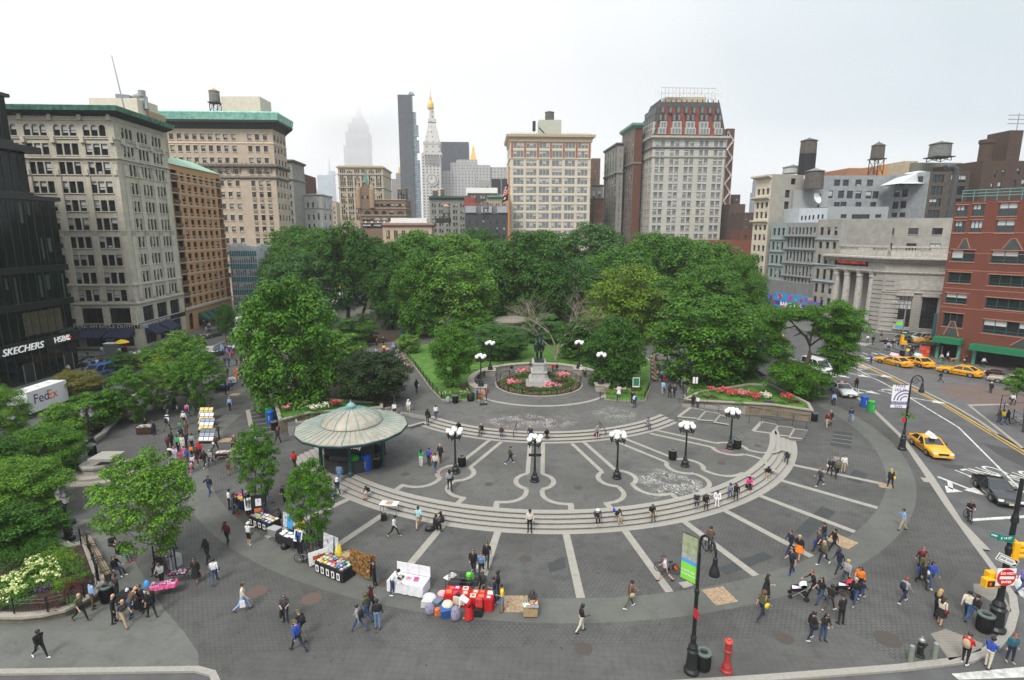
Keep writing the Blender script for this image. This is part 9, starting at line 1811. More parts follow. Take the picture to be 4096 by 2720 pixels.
EYE=mat(0,(.01,.008,.007),.3,0);LIP=mat(0,(.3,.1,.09),.5,0)
def pose(lean=2,head=4,legs=((0,2),(0,2)),arms=((4,8,12,0),(4,8,12,0)),sit=None):
 cp=[];T=MX.Rotation(-rads(lean),3,'X');pel=V3((0,0,0))
 def C(a,b,ra,rb,l):cp.append((V3(a),V3(b),ra,rb,l))
 C((-.075,0,0),(.075,0,0),.112,.112,3);C((-.07,.0,.0),(-.07,0,-.06),.1,.1,3);C((.07,0,0),(.07,0,-.06),.1,.1,3)
 t=lambda x,y,z:T@V3((x,y,z))
 for s in(-1,1):C(t(s*.065,0,.05),t(s*.07,.0,.3),.098,.105,1);C(t(s*.07,0,.3),t(s*.09,-.005,.42),.105,.085,1);C(t(0,0,.47),t(s*.165,0,.435),.06,.062,1)
 C(t(0,.02,.08),t(0,.02,.3),.095,.1,1);C(t(0,0,.46),t(0,.015,.56),.06,.055,0)
 hc=t(0,.02,.50)+MX.Rotation(-rads(lean+head),3,'X')@V3((0,.0,.165));H=MX.Rotation(-rads(lean+head),3,'X');h=lambda x,y,z:hc+H@V3((x,y,z))
 C(h(0,-.012,.0),h(0,.0,.045),.086,.09,0);C(h(0,.035,-.06),h(0,.03,-.02),.055,.07,0);C(h(0,.098,-.02),h(0,.088,.02),.017,.012,0)
 for s in(-1,1):C(h(s*.086,-.01,-.015),h(s*.088,-.015,.015),.018,.02,0)
 feet=[];fing=[]
 for s,(th,kn)in zip((-1,1),legs):
  a=V3((s*.09,0,-.05));A=rads(th);k=a+V3((s*.015,sin(A),-cos(A)))*.43;B=A-rads(kn);an=k+V3((0,sin(B),-cos(B)))*.42;f=V3((s*.25,1,0)).normalized();fp=rads(max(-40,min(15,dgs(B)*.8+8 if B<0 else dgs(B)*.3)))
  C(a,k,.088,.062,3);C(k,an,.06,.042,4);tw=V3((f.x*cos(fp),cos(fp)*f.y,sin(fp)));hl=an+V3((0,-.035,-.055));C(hl,hl+tw*.17,.042,.036,5);C(an+V3((0,0,-.02)),hl+tw*.08,.042,.042,5);feet.append(min(hl.z-.042,(hl+tw*.17).z-.036))
 for s,(fw,ab,el,tw)in zip((-1,1),arms):
  a=t(s*.185,0,.43);A=rads(fw);ab_=rads(ab);d=T@V3((s*sin(ab_),sin(A)*cos(ab_),-cos(A)*cos(ab_)));e=a+d*.28;E=A+rads(el);dd=T@V3((-s*sin(rads(tw))+s*sin(ab_)*.4,sin(E)*cos(rads(tw)),-cos(E)*cos(rads(tw))));dd.normalize();w=e+dd*.245
  C(a,a.lerp(e,.6),.055,.047,1);C(a.lerp(e,.6),e,.047,.042,1);C(e,w,.04,.028,2);C(w,w+dd*.07,.028,.032,0)
  sd=dd.cross(V3((0,1,.2)));sd.normalize();up=sd.cross(dd)
  for q in RA(4):o=w+dd*.075+sd*(q-1.5)*.017;L=(.062,.074,.07,.055)[q];fing.append([o,o+dd*L*.55+up*.006,o+dd*L*.9+up*.026])
  o=w+dd*.03+sd*.03*s;fing.append([o,o+sd*.028*s+dd*.025+up*.01,o+sd*.03*s+dd*.055+up*.02])
 dz=-min(feet)if sit is None else sit
 return cp,hc+V3((0,0,dz)),H,fing,dz
PO=dict(w0=pose(4,3,((24,4),(-20,26)),((-20,6,14,0),(22,6,22,0))),w1=pose(3,4,((-18,34),(22,6)),((18,6,20,0),(-18,6,12,0))),w2=pose(4,2,((14,8),(-14,12)),((-8,8,16,0),(14,8,70,25))),s0=pose(1,4,((3,3),(-3,3)),((2,9,10,0),(5,9,14,0))),s1=pose(2,12,((5,6),(-4,3)),((10,6,75,35),(0,8,12,0))),p0=pose(2,6,((16,5),(-14,14)),((-8,8,14,0),(35,18,128,20))),p1=pose(2,4,((3,3),(-3,3)),((0,8,12,0),(35,18,128,20))),h0=pose(3,20,((4,4),(-4,4)),((22,8,72,28),(22,8,72,28))),h1=pose(5,10,((18,4),(-16,20)),((18,8,66,20),(20,8,72,28))),a0=pose(0,0,((4,3),(-4,3)),((62,20,95,10),(62,20,95,10))),b0=pose(62,-10,((14,10),(-4,8)),((62,10,14,5),(62,10,14,5))),b1=pose(28,14,((6,6),(-4,4)),((45,10,25,5),(48,10,30,5))),f0=pose(12,0,((26,6),(-24,16)),((48,8,22,0),(48,8,22,0))),t0=pose(6,14,((86,88),(82,84)),((26,10,55,22),(24,10,60,22))),t1=pose(-10,8,((82,60),(86,76)),((18,14,48,14),(12,20,30,0))),q0=pose(16,16,((100,92),(96,84)),((38,8,46,18),(36,10,50,18))),q1=pose(24,24,((102,96),(98,92)),((50,8,60,28),(48,10,62,28))),q2=pose(6,8,((96,70),(102,96)),((24,12,50,15),(10,16,30,0))),r0=pose(14,8,((20,14),(38,40)),((30,12,70,30),(30,12,70,30))))
PM={}
def body(k):
 if k in PM:return PM[k]
 cp,hc,H,fing,dz=PO[k];mb=MB();D=V3((0,0,dz))
 for a,b,ra,rb,l in cp:chain(mb,[(*(a+D),ra),(*(b+D),rb)]if(a-b).length>1e-4 else[(*(a+D),ra)],9)
 fm=fuse(mb,.021,2);V=np.empty(len(fm.vertices)*3);fm.vertices.foreach_get('co',V);V=V.reshape(-1,3);F=[tuple(p.vertices)for p in fm.polygons];fc=np.array([V[list(f)].mean(0)for f in F])
 best=np.full(len(F),9e9);lab=np.zeros(len(F),int)
 for a,b,ra,rb,l in cp:
  A,B=np.array(a+D),np.array(b+D);d=B-A;t=np.clip(((fc-A)@d)/max(1e-9,d@d),0,1);q=np.linalg.norm(fc-A-t[:,None]*d,axis=1)-(ra+(rb-ra)*t);m=q<best;best[m]=q[m];lab[m]=l
 o=MB();o.v=[tuple(v)for v in V];o.f=F;o.m=[int(x)for x in lab]
 for f in fing:o.tb([p+D for p in f],[.0105,.0095,.007],5,0)
 for s in(-1,1):o.ball(hc+H@V3((s*.034,.083,.012)),.013,6,4,6)
 o.box(hc+H@V3((0,.088,-.058)),(.045,.012,.012),7,0,H);bpy.data.meshes.remove(fm)
 PM[k]=(o.mesh('person',[skin(1),cloth('k'),cloth('k'),cloth('k'),cloth('k'),cloth('k'),EYE,LIP],1),hc,H);return PM[k]
HM={}
def hair(st):
 if st in HM:return HM[st]
 mb=MB();R=(.103,.112,.112);n,m=18,14
 def shell(R,test,off=(0,0,0)):
  P_=lambda i,j:(off[0]+R[0]*sin(PI*j/m)*cos(2*PI*i/n),off[1]+R[1]*sin(PI*j/m)*sin(2*PI*i/n),off[2]+R[2]*cos(PI*j/m))
  for i in RA(n):
   for j in RA(m):
    c=[(a+b)/2 for a,b in zip(P_(i,j),P_(i+1,j+1))]
    if test(*c):mb.qd(P_(i,j+1),P_(i+1,j+1),P_(i+1,j),P_(i,j))
 top=lambda x,y,z:z>.075 or(y<.03 and z>-.02)or(y<-.03 and z>-.075)
 if st in'slpu':shell(R,top,(0,-.008,.018))
 if st=='l':mb.lt([(.03,-.34),(.095,-.3),(.108,-.12),(.10,.0)],14,(0,-.055,0),0,0,sy=.6)
 if st=='p':mb.tb([(0,-.1,.03),(0,-.16,.01),(0,-.16,-.12),(0,-.13,-.2)],[.03,.045,.035,.01],7)
 if st=='u':mb.ball((0,-.1,.07),.055,8,6)
 if st=='c':shell((.11,.12,.115),lambda x,y,z:z>.05,(0,-.005,.02));mb.box((0,.13,.07),(.15,.13,.015))
 if st=='t':shell((.11,.12,.11),lambda x,y,z:z>.05,(0,-.005,.03));mb.lt([(.10,.07),(.19,.06),(.19,.068),(.1,.085)],16,(0,0,0))
 if st=='h':shell((.125,.135,.14),lambda x,y,z:not(y>.05 and-.12<z<.075),(0,-.015,.0));mb.lt([(.15,-.2),(.10,-.1)],12,(0,-.02,0),0,0)
 HM[st]=mb.mesh('hair',cloth('k'),1);return HM[st]
def bag(kind,c,loc,rz,lab,s=1.):
 mb=MB();nm={'K':'backpack','g':'carrier_bag','m':'shoulder_bag'}[kind]
 if kind=='K':mb.lt([(.06,-.24),(.17,-.2),(.18,0),(.15,.18),(.05,.24)],12,sy=.62)
 elif kind=='g':mb.box((0,0,-.2),(.3,.12,.38),0,0,None,.8);mb.tb([(-.09,0,0),(0,0,.12),(.09,0,0)],.012,4)
 else:mb.lt([(.05,-.15),(.16,-.13),(.17,.02),(.12,.1),(.03,.12)],12,sy=.5);mb.tb([(-.1,0,.08),(-.16,0,.4),(-.1,0,.62)],.014,4)
 o=mb.bd(nm,cloth(c),loc=loc,rz=rz,smo=kind!='g');o.scale=(s,)*3;CN=dict(k='black',w='white',n='navy',b='blue',o='orange',p='pink',t='tan',u='brown',v='olive',y='mustard',g='grey',d='dark grey',m='maroon',c='cream');tag(o,'%s %s carried by the %s'%(CN[c],nm.replace('_',' '),' '.join(lab.split()[:10])),nm.replace('_',' '))
prn=random.Random(21)
def person(line,i):
 f,lab=line.split('|');f=f.split();lab=expand(lab);Z,x,y,ps,hd,sk,hr,tp,bt,sh=f[:10];ex=f[10:];q=GP(Z,float(x),float(y))
 if Z in('R7','A6','C6','E5')and gz(q.x,q.y)==0. and(q.x>KRX(q.y)):q.z=-.115 if not(Z in('C6','A6')and q.x>72)else 0.
 if len(ps)==1:ps+=str(i%3 if ps in'wq'else i%2 if ps in'sphtb'and ps+str(i%2)in PO else 0)
 me,hc,H=body(ps);s=prn.uniform(.95,1.04)*1.07;rz=-rads(float(hd));sk=int(sk)
 for e in ex:
  if e[0]=='x':s*=float(e[1:])
  if e[0]=='z':q.z+=float(e[1:])
 o=bpy.data.objects.new('person',me);COL.objects.link(o);o.location=q;o.rotation_euler.z=rz;o.scale=(s*1.1,s*1.1,s)
 S=skin(sk);t=cloth(tp[0]);b=cloth(bt[0])
 for k,m in EU((S,t,t if tp[1]=='l'else S,b,b if bt[1]=='l'else S,cloth(sh))):o.material_slots[k].link='OBJECT';o.material_slots[k].material=m
 tag(o,lab,'person')
 if hr[0]!='b':
  col=hr[1];m=mat('hair_'+col,HRC[col],.6,.2,30.)if hr[0]in'slpu'else cloth(col);h=link({'c':'cap','t':'hat','h':'hood'}.get(hr[0],'hair'),hair(hr[0]),o,hc);h.rotation_euler=H.to_euler();h.material_slots[0].link='OBJECT';h.material_slots[0].material=m
 if bt[1]in'SD':
  mb=MB();z=hc.z-.62;mb.lt([(.27,z-.62 if bt[1]=='D'else z-.42),(.215,z-.2),(.15,z+.06)],18,(0,.0,0),0,0,sy=.85);mb.bd('skirt',b,o,smo=1)
 for e in ex:
  if e[0]in'Kgm':
   l=V3({'K':(0,-.2,hc.z-.38),'g':(.24,.03,.78),'m':(.25,.02,.98)}[e[0]])*s;bag(e[0],e[1],q+MX.Rotation(rz,3,'Z')@l,rz+(PI/2 if e[0]!='K'else 0),lab,s)
def KRX(y):
 for a,b in zip(KRT,KRT[1:]):
  if a[1]<=y<=b[1]:return a[0]+(b[0]-a[0])*(y-a[1])/max(1e-6,b[1]-a[1])
 return 99
PEOPLE='''
R2 355 1312 w0 110 3 sk kl kl w|Mi bk jk nd pl blue shirt crossing tt concrete slabs
R2 700 995 w0 105 1 b vs kl u|bald Mi olive shirt striding nt planter wall
R2 805 890 s1 30 3 sk ll ul k|Mi a blue shirt leaning ot planter railing
R2 985 1012 s1 60 1 b kl kl k|bald Mi bk suit standing wof cup
R2 1072 1042 w1 110 1 b ds ts u|balding Mi dk tee nd khaki shorts
R2 1125 965 b1 30 1 b ul jl k|Mi brn sweater bending over tt cap tbl
R2 1012 835 a0 200 2 sk ks kl k|Mi bk tee raising both arms nt bin
R2 1225 920 s0 200 1 su kl kl k|Wi bk with brn curls ate cap tbl
R2 1305 962 w2 300 1 cu ks kl k|Mi bk tee nd brn cap rof cap tbl
R2 1690 665 w2 175 2 uk kl kD u|Wi a bk dress nd gold beads
R2 1848 668 w1 335 1 sk wl jl k mn|Pi wt sweater nd jn sbh
R2 1785 488 h1 185 3 hk kl kl k|Pi a bk hoodie looking down ate hands
R2 1955 338 w2 185 3 ck ml kl u|Mi maroon sweater nd dk cap wk forward
R2 2142 342 a0 10 1 cw ws ks w mv|Mi wt tee nd bk shorts taking a photo
R2 2092 905 w0 75 1 sk cs ll m gw|Mi cream tee nd pl jn wof plastic bag
R2 1395 705 h0 185 2 su gl kl k|vendor in grey nd orange jk bt pink tbl
R2 1375 575 t0 190 2 sk kl kl k|vendor in bk sd against tt large young trs
R2 1000 598 t1 105 1 pu kl nl w|Wi bk jk reclining ot near bench
R2 1050 480 t1 100 1 sk kl jl r|Pi jn nd red shoes stretched out on a bench
R2 965 405 t0 105 1 ck dl kl k|Mi bk cap sd ate far end ofe bench row
R1 1492 1478 w1 100 2 sk rl jl k|Pi red nd jn bt large young trs
R1 1802 1032 p0 185 2 sk nl jl u|Mi dk blazer nd wt tee phoning ie walk
E2 160 482 s0 50 3 cn wl kl k|Mi wt jk ate sst
E2 232 552 s1 60 1 lu dl jl k|long haired woman choosing ate sst
E2 285 578 s1 70 1 su kl vl r|Wi bk with olive trousers ate sst
E2 492 505 h0 260 1 sg kl jl k|Mi bk hoodie bt sst
E2 785 388 w0 95 1 su kl al k|Wi bk cardigan nd pl jn striding right
E2 1075 412 h0 195 1 sk kl kl u|Mi bk holding a camera
E2 1010 725 t0 240 3 sk kl kl k|vendor in bk sd by tt yellow sign
E2 770 655 t0 200 3 hn nl nl k|Pi navy hood sd bt flyer tbl
C1 1550 352 s0 185 1 b ll kl k|bald Mi a blue shirt standing ot pl band
C1 482 698 w1 2 2 tw ws vl k Kn|Mi wt hat wof blue backpack
C1 768 610 w2 185 1 sg wl kl k|grey haired Mi wt shirt wk forward
C1 822 465 w1 0 1 sk gl jl k Kp|Pi grey wof pink back
C1 968 412 w0 5 2 lk kl kl k|long haired Wi a bk vest wk away
C1 608 382 s0 0 2 hk kl kD k gw|Wi a long bk robe wof shopping bag
C1 1358 832 p1 235 3 sk dl kl k|tall Mi dk sweater nt print racks
C1 1305 1052 w0 110 2 sk ul kl k mw|person wof wt sack rof racks
C1 1235 482 s1 250 2 sk nl nl k|vendor in navy ate far end ofe racks
C1 1642 985 t0 190 1 b ul kl k|bald Mi brn sd bt craft tbl
C1 1525 1462 s1 15 2 sk vs us u|Mi dk gyn shirt nd brn shorts ate craft tbl
C1 250 775 s1 260 1 sk dl nl k|Pi grey reading ate old book tbl
C1 95 690 t0 120 1 lk kl kl k|long haired seller in bk sd ate old books
C1 485 1020 s0 180 2 sk ml kl k x.75|Ci maroon ate lof crd
C1 555 995 s0 185 2 lk kl kl k|Wi bk with long hair ate crd rear
C1 662 1062 s1 190 2 sk el kl k|Pi bright gyn ate crd rear
C1 722 905 w1 180 2 lk kl kl k|Wi bk wof wt brooch
C1 808 802 w2 185 1 lu ul ul k|Wi brn carrying an orange drink
C1 690 722 w1 180 1 su el jl w x.75|Ci a gyn cardigan
C1 800 992 s0 190 2 sk nl nl k|Mi navy jk ie crd
C1 905 1035 s0 185 2 lk gl nl k|Wi grey sweater ie crd
C1 610 1255 h0 160 2 b il wl k|Mi a pl pink long shirt wof tray
C1 527 1325 s1 95 3 tc nl wl k|Mi tan hat nd navy vest with wt trousers
C1 742 1065 s0 185 1 lu cl wl k|Wi a long cream coat
C1 772 1180 s0 180 2 sk pl cl w x.75|Ci pink nd beige
C1 702 1255 s0 175 2 sk pl pl k x.72|child all in bright pink
C1 990 1275 w2 180 2 lk kl ml t gw|Wi bk with maroon trousers
C1 1035 1180 s0 180 2 hr rl nl k|Wi a red jk ie crd
C1 895 1165 s0 185 2 sk ol kl k x.72|Ci an orange red jk
C1 1115 1322 w0 180 2 lk kl kl w mk|Wi bk leather jk wof big bag
C1 1222 1308 w1 185 1 sg gl nl u Kk|grey haired Mi grey sweater with straps
C1 820 1250 s0 180 2 su bl jl k x.85|Ci a bright blue jk
C1 798 1445 w1 180 2 su ul jl w|Wi brn jk nd jn leading a child
C1 880 1428 w0 180 1 pk wl pl w x.68|small Ci wt with hot pink trousers
C1 912 1362 s0 190 2 su il ml k x.8|Ci dusty pink ate front ofe crd
C2 1222 728 s0 200 1 b gl kl k|bald man nt blue poster
C2 1262 705 b1 60 1 sk kl kl k|Pi bk leaning over a stall
C2 1310 800 w1 180 1 sy xl jl k|Wi a purple top ie market
C2 1362 785 w0 190 2 sk kl cl k|Pi bk ie market lane
C2 1402 832 w2 185 2 b rl ml k|Pi a red shirt ie market lane
C2 1455 700 s0 180 1 tw wl kl k|Pi wt wof pl hat
C2 1515 752 w2 200 1 lu vl vD k|Wi a long gyn dress
C2 1442 855 w1 180 1 sk dl jl w|Pi dk jk nd jn ie lane
C2 1505 942 w0 5 1 su dl kl k mo|person with an orange bag wk away
C2 1262 980 s0 5 2 sk kl jl k|Mi bk nd jn sbh
C2 1342 982 s1 10 2 sk nl jl k|Mi navy nd jn sbh
C2 1605 948 s1 120 2 lk kl kl k|Wi bk ate cart tbl
C2 1690 962 s1 150 3 sk wl jl k|Mi a wt shirt ate cart tbl
C2 1648 698 s0 10 2 sk nl jl k gb|Mi navy wof blue bag
C2 1312 1208 s1 170 1 sk kl kl k|Pi bk nt leaning pictures
C2 1578 1172 w2 190 1 su ul cl k|Wi brn nd cream near tt pictures
C2 1640 1198 s0 200 2 lk ul cl k|woman with long dk hair near tt pictures
C2 1465 640 s1 180 1 b ll tl k|Mi a pl blue shirt bt stall
C2 1415 1462 t0 230 2 sk bl kl o|sd Pi blue ate parasol tbl
C2 1275 1566 s1 20 2 hk kl kl k Kb|Pi a bk hood ate trs tbl
C2 1750 1065 b1 60 2 sk kl kl k|Pi bk bending near tt market cart
C2 860 235 s0 190 2 sk kl wl k|Mi bk vest before tt gyn awnings
C2 935 215 s0 185 1 su cl kl k|Pi cream outside tt awning cafe
C2 820 170 s1 170 2 cw nl nl k|Pi wt cap outside tt awning cafe
C2 1590 602 s1 160 2 sk dl ml k|Pi dk clothes ate flower stall
C2 1680 560 s0 180 2 sk kl kl k|vendor in bk by tt pl pickup
C3 1605 640 s1 5 1 su wl al k|Pi wt nd pl jn ate food cart
C3 1885 660 s0 10 2 sk wl dl k|Mi wt tee ate food cart
C3 1995 610 s0 200 3 sk rl kl k|food cart vendor in red
C3 2062 702 w0 280 2 sk ll kl w|Pi pl blue ate crossing
C3 2122 708 w1 280 2 sk wl kl k|Pi wt ate crossing
C3 2195 690 s0 5 1 sg wl rs k|Pi wt tee nd red shorts
C3 1388 690 w1 270 2 sk dl dl k|Pi grey wheeling a cycle by tt shop
C3 1300 880 w2 10 2 sk kl kl k|Pi bk ate glass corner
C3 1415 882 w0 5 1 sk al dl k|Pi blue grey wk to tt crossing
C3 1532 848 w1 5 1 su wl jl k|Pi a wt jk ate crossing
C3 1602 838 s0 10 2 sk nl nl k|Pi navy ate crossing
C3 1668 850 w0 10 1 cp wl kl k|Pi a pink hat ate crossing
C3 1090 930 w2 190 2 sk wl rl k|Pi wt ate glass doors
R3 1240 1388 w0 100 3 ck wl kl t|Mi wt hoodie nd tan boots
R3 1447 1312 w1 355 3 sk qs tl u|Mi aqua shirt wof jk at his waist
R3 1585 1350 t0 65 3 sk kl kl k|chess player in bk with his back to us
R3 1655 1312 t0 235 3 ck nl kl k|chess player in a dk cap by tt steps
R3 1022 1046 q1 200 1 sk kl ws k|Wi bk with bare legs ot lws
R3 752 1048 w1 10 1 hw kl jl w|Pi bk wof wt hood bw kiosk
R3 772 932 s0 5 3 sk al al k|Mi denim ate end ofe lws
R3 242 590 w1 5 2 cr kl kl k|Mi a red cap wk past tt kiosk
R3 386 808 w2 190 2 sk rs kl k|Mi a red tee lof kiosk
R3 1242 360 s1 190 2 sk wl kl k|Mi wt shirt leaning ot wing rail
R3 1364 330 s1 185 2 cw wl cl k|Mi wt cap by tt wing rail
R3 1527 428 s0 15 1 lk kl dl k mk|long haired Wi bk ot uss
R3 1597 386 s0 20 1 pu wl jl k mu|Wi wt top nd jn ot upper plaza
R3 1432 152 w2 5 1 lk kl kl k mw|long haired Wi bk ot lpa
R3 1470 788 s1 10 1 lk el wl u|Wi bright gyn dress nd wt leggings
R3 1538 778 s0 15 2 su bs kl k mp|Wi striped top wof pink bag
R3 1592 830 w1 335 1 pu cl jl u mo|Wi cream with an orange brn bag
R3 1636 748 w2 200 1 sy kl kl k|Wi bk with short fair hair
R3 1716 988 w2 345 1 lk gl kl k mk|Wi grey wk past tt first lamp
R3 2232 762 w0 75 1 su vl nl w mk|Wi a dk jk crossing tt terrace
R3 1795 485 q1 185 1 sk kl ul k|hunched Pi bk ot uss
R3 1993 508 q0 200 1 ly kl kl k|woman reading a paper ot uss
R3 2160 530 q1 180 1 su ul jl w|Pi brn nd jn ot uss
R5 262 532 q2 190 1 sy nl jl k|person lying back ot uss
R5 400 548 q1 180 1 sk ks kl u|Pi bk tee ot uss
R5 830 525 q0 180 1 ly gl kS t|blonde Wi grey ot uss
R5 1258 450 q0 160 1 sk gs jl u|Mi grey tee ate rof uss
C5 212 1105 s1 110 1 su bl dl k|bass player in blue nt pier
C5 347 1122 h0 250 2 sk rs dl w|musician in a red tee facing tt bass player
R5 1135 258 s1 20 1 sk kl kl w|Wi bk hugging ot upper plaza
R5 1154 280 s1 330 2 sk wl dl k Kb|Mi wt tee wof blue pack ot upper plaza
R5 1018 200 s0 185 3 sk is wS k|Wi pl pink nd wt in front ofe shrubs
R5 1396 162 w1 10 1 sk ll gl w gk|Pi striped blue top entering tt rpa
R5 1456 197 w2 5 1 lk kl kl k mt|Wi bk entering tt rpa
R5 1495 192 w1 0 1 cn nl nl k|Mi navy cap entering tt rpa
R5 1655 282 s0 170 3 b kl kl k|bald Mi bk ate rbd rail
R5 1694 297 s1 240 2 sk wl dl k|Mi a wt shirt ate rbd rail
R5 255 1352 s0 175 3 ck cl kl k|Mi plaid shirt nd cap standing ot lws
R5 832 1258 q1 180 2 hw dl kl c|Wi wt headscarf sitting ot lws
R5 1000 1250 q1 160 1 sk nl tl u mb|person bent over a blue violet bag ot steps
R5 1300 1222 q0 180 1 cd ks vl k|Mi dk tee nd cap ot lws
R5 1685 1112 q1 195 1 sg dl nl g|Pi a striped jk ot lws
R5 1760 1128 q0 190 1 lk kl kl u|long legged Wi bk ot lws
R5 1862 1102 q0 200 2 sk wl wl w|man all in wt ot lws
R5 1972 1032 q0 200 2 sk gl jl u|Mi pl grey eating ot lws
R5 2022 1046 q0 200 2 sk kl kl u|Mi bk eating ot lws
R5 2132 978 q0 190 3 sk pl kS w|Wi dk jk nd pink top ot steps
R7 160 884 q0 205 3 sk kl tl w|Mi bk jk reading ot steps
R7 325 748 q1 215 3 ck dl dl k|Mi a grey cap atr end ofe steps
C5 715 688 q0 185 1 sk kl gl k|Pi bk ot sw lof statue
C5 987 645 q0 185 1 su ul al k|Pi brn ot sw bt pedestal
C5 1315 668 q0 180 1 sy rl jl k|Pi red nd bk ot sw
C5 1372 672 q0 185 2 sk kl dl w|Pi bk with wt shoes ot sw
C5 1722 750 s1 200 3 cw wl tl k|Mi wt wof wt cap by tt sw
C5 1785 758 s1 120 2 sk wl kl k|Mi wt shirt by tt rof sw
C5 230 815 q0 130 1 sk kl kl k|Pi bk ot left curve ofe sw
C5 1955 805 q0 240 2 sk gl dl k|Pi grey ot right curve ofe sw
R7 725 262 s0 190 2 sk ll nl k gn|Mi blue shirt ot avenue sidewalk
R7 918 122 w0 205 3 hk kl kl k mo|Pi a bk hood crossing tt avenue
R7 672 452 w1 200 1 su ml tl k Kk|Pi maroon nd khaki wk arm in arm
R7 692 434 s0 200 1 sy kl kl k|fair haired woman wk arm in arm
R7 870 408 w2 15 1 sk nl al u gt|Mi navy sweater wof paper bag
R7 738 828 s1 200 1 su gl kl k|Pi pl grey ie group of four
R7 690 866 w2 190 1 su nl kl u mc|Wi navy cardigan ie group of four
R7 806 836 p1 195 1 sk wl tl k Kk|Mi wt shirt nd tie ie group of four
R7 748 886 w1 195 1 lu vl kl u|long haired Wi tt group of four
R7 605 952 w0 265 1 pr dl kl w|red haired Wi bk capri trousers
R7 1208 974 w2 10 1 ly kl kl g my|blonde Wi bk ot pl band
R7 1312 1332 p0 285 2 sk ll tl k|Mi pl blue shirt nd khakis phoning
R7 1880 1235 r0 200 1 sr ks kl k z-.02|Mi bk astride a small bicycle ate kerb
A6 1698 1042 w1 335 2 sk kl dl k|Pi bk crossing tt traffic island
A6 2095 1130 w2 230 2 cw kl kl k|Pi bk wof wt cap near tt medallion
R7 2252 256 w1 200 3 sk wl dl k mk|Pi wt shirt atr garden
R7 2140 416 w1 355 1 lu ul jl k|Wi brn ie trio by tt right garden
R7 2178 417 w0 0 2 sk ys jl k|Mi a yellow tee ie trio by tt garden
R7 2215 414 w2 0 1 lk kl kl k|Wi bk ie trio by tt garden
A6 1150 902 a0 350 2 sg bl nl k|Mi blue jk waving ate taxis
R8 350 412 w0 260 1 sk nl nl b|Mi navy sweater nd blue sneakers with an arm out
R8 420 468 w2 230 1 sy kl oS u mt|Wi bk jk nd orange patterned skirt
R8 592 400 w1 255 1 su ds nl k gb|Wi dk dress wof pl blue bag
R8 635 350 w2 330 1 su kl jl k|Wi bk wof yellow collar
R8 722 396 w0 275 1 pk kl kl u my|dk haired Wi bk wof mustard bag
R8 632 514 w1 245 1 ly vl nl w mk|fair haired Wi olive jk nd wt sneakers
R8 358 592 w2 255 1 pk ns kl b|girl in navy tee with blue sneakers
R8 765 576 w0 250 3 cn nl nl k|heavy Mi navy jk nd cap
R8 825 690 w1 60 1 sy gl dl k|Wi pl grey cardigan wk away
R8 545 778 f0 275 1 sr kl kl k|Mi a dk suit pushing tt silver pushchair
R8 612 842 w0 260 1 lk ks jl k|long haired Wi bk nd blue jn
R8 688 905 w1 60 3 sk ks ds w|Mi bk tee nd grey shorts wof stick
R8 785 1022 s0 345 2 ck ks kl k|Mi bk tee nd cap sbh
R8 902 862 w2 250 1 sg kl jl g|grey haired Mi bk nt red pushchair
R8 940 745 w2 240 2 lk ol kl k|Wi an orange top bt red pushchair
R8 965 802 w0 80 2 sk nl jl w x.72|Ci a striped top running
R8 105 978 w0 60 1 hu vs nl u my|Wi olive top wof big mustard bag
R8 140 806 w2 100 1 lu ks kD k|Wi bk dress wof teal scarf
R8 528 1155 w2 75 1 pk kl nl w mk|Wi bk jk nd wt shoes, nearest pair
R8 632 1165 h0 170 1 lk kl jl k|Wi bk jk nd faded jn, nearest pair
R8 1468 570 w1 190 1 sr ml nl k|red haired Wi maroon bt pair
R8 1488 640 s0 190 2 lk vl dl k gb|Wi olive wk bt pair
R8 1480 698 w0 190 2 lk kl kl k|Wi bk nd maroon wk forward
R8 1552 700 w1 185 2 lk bl jl w mc|Wi blue nd wt striped top
R8 1322 838 w0 75 1 sr gl nl w Kn|Pi pl grey wof navy backpack
R8 1605 968 s1 70 1 ly ks kl k gt|blonde Wi bk with paper bags
R8 1635 1028 s1 75 1 lu cl kS u mm|Wi beige wof maroon bag nd boots
R8 1860 974 w0 55 1 sk cl jl k|Mi plaid shirt nd jn
R8 1925 1004 w1 70 1 su kl jl u mu|Wi bk wof brn bag nd paper
R8 1850 1362 h0 60 1 su rl kl w Kt|Wi a bright red coat ate kerb
R8 2045 1396 h0 70 3 sk bl cl k|Mi a royal blue jk ate kerb
R8 2235 1350 s1 190 1 sr zl nl t|red haired Wi teal holding a brn coat
E5 865 815 w0 85 1 su xl jl k|Pi plaid ot crossing atr edge
R6 695 1090 w2 80 3 sk ks cl k|Mi bk tee nd cream trousers
R6 1112 882 h1 75 2 sk ul vl w mt|Mi brn sweater carrying a coffee
R6 1412 655 w0 290 1 cd is ds k|cyclist in helmet nd shorts wheeling a bicycle
R6 1612 450 h1 260 2 lk kl kl k gw|Wi bk reading wof wt bag
R6 1800 385 w2 30 2 sk ul kl k|Pi orange brn bt gyn banner lamp
R6 280 893 t0 190 2 hd dl dl k|hooded magazine seller sd bt small tbl
R4 2168 912 s1 265 2 sk ys as u|Mi a yellow tee nd denim shorts
R4 310 1003 h0 165 1 su ds nl k gk|Mi dk polo reading a leaflet
R4 440 1150 w1 300 1 cv kl vl k Kk|Mi olive cap wof dk red backpack
R4 415 1252 w0 300 1 cv bl nl k|Mi a royal blue jersey nd tan cap
R4 935 1085 w0 280 1 sk gl jl u Kk|Mi grey sweater wof bk backpack
R4 1005 988 w1 285 2 hv vl jl k|Pi an olive hoodie wk left
R4 1045 928 w2 290 1 lu ml nl k mt|long haired Wi maroon nt olive hood
R4 1098 1062 s0 350 3 sk kl al k|Mi bk polo nd blue jn
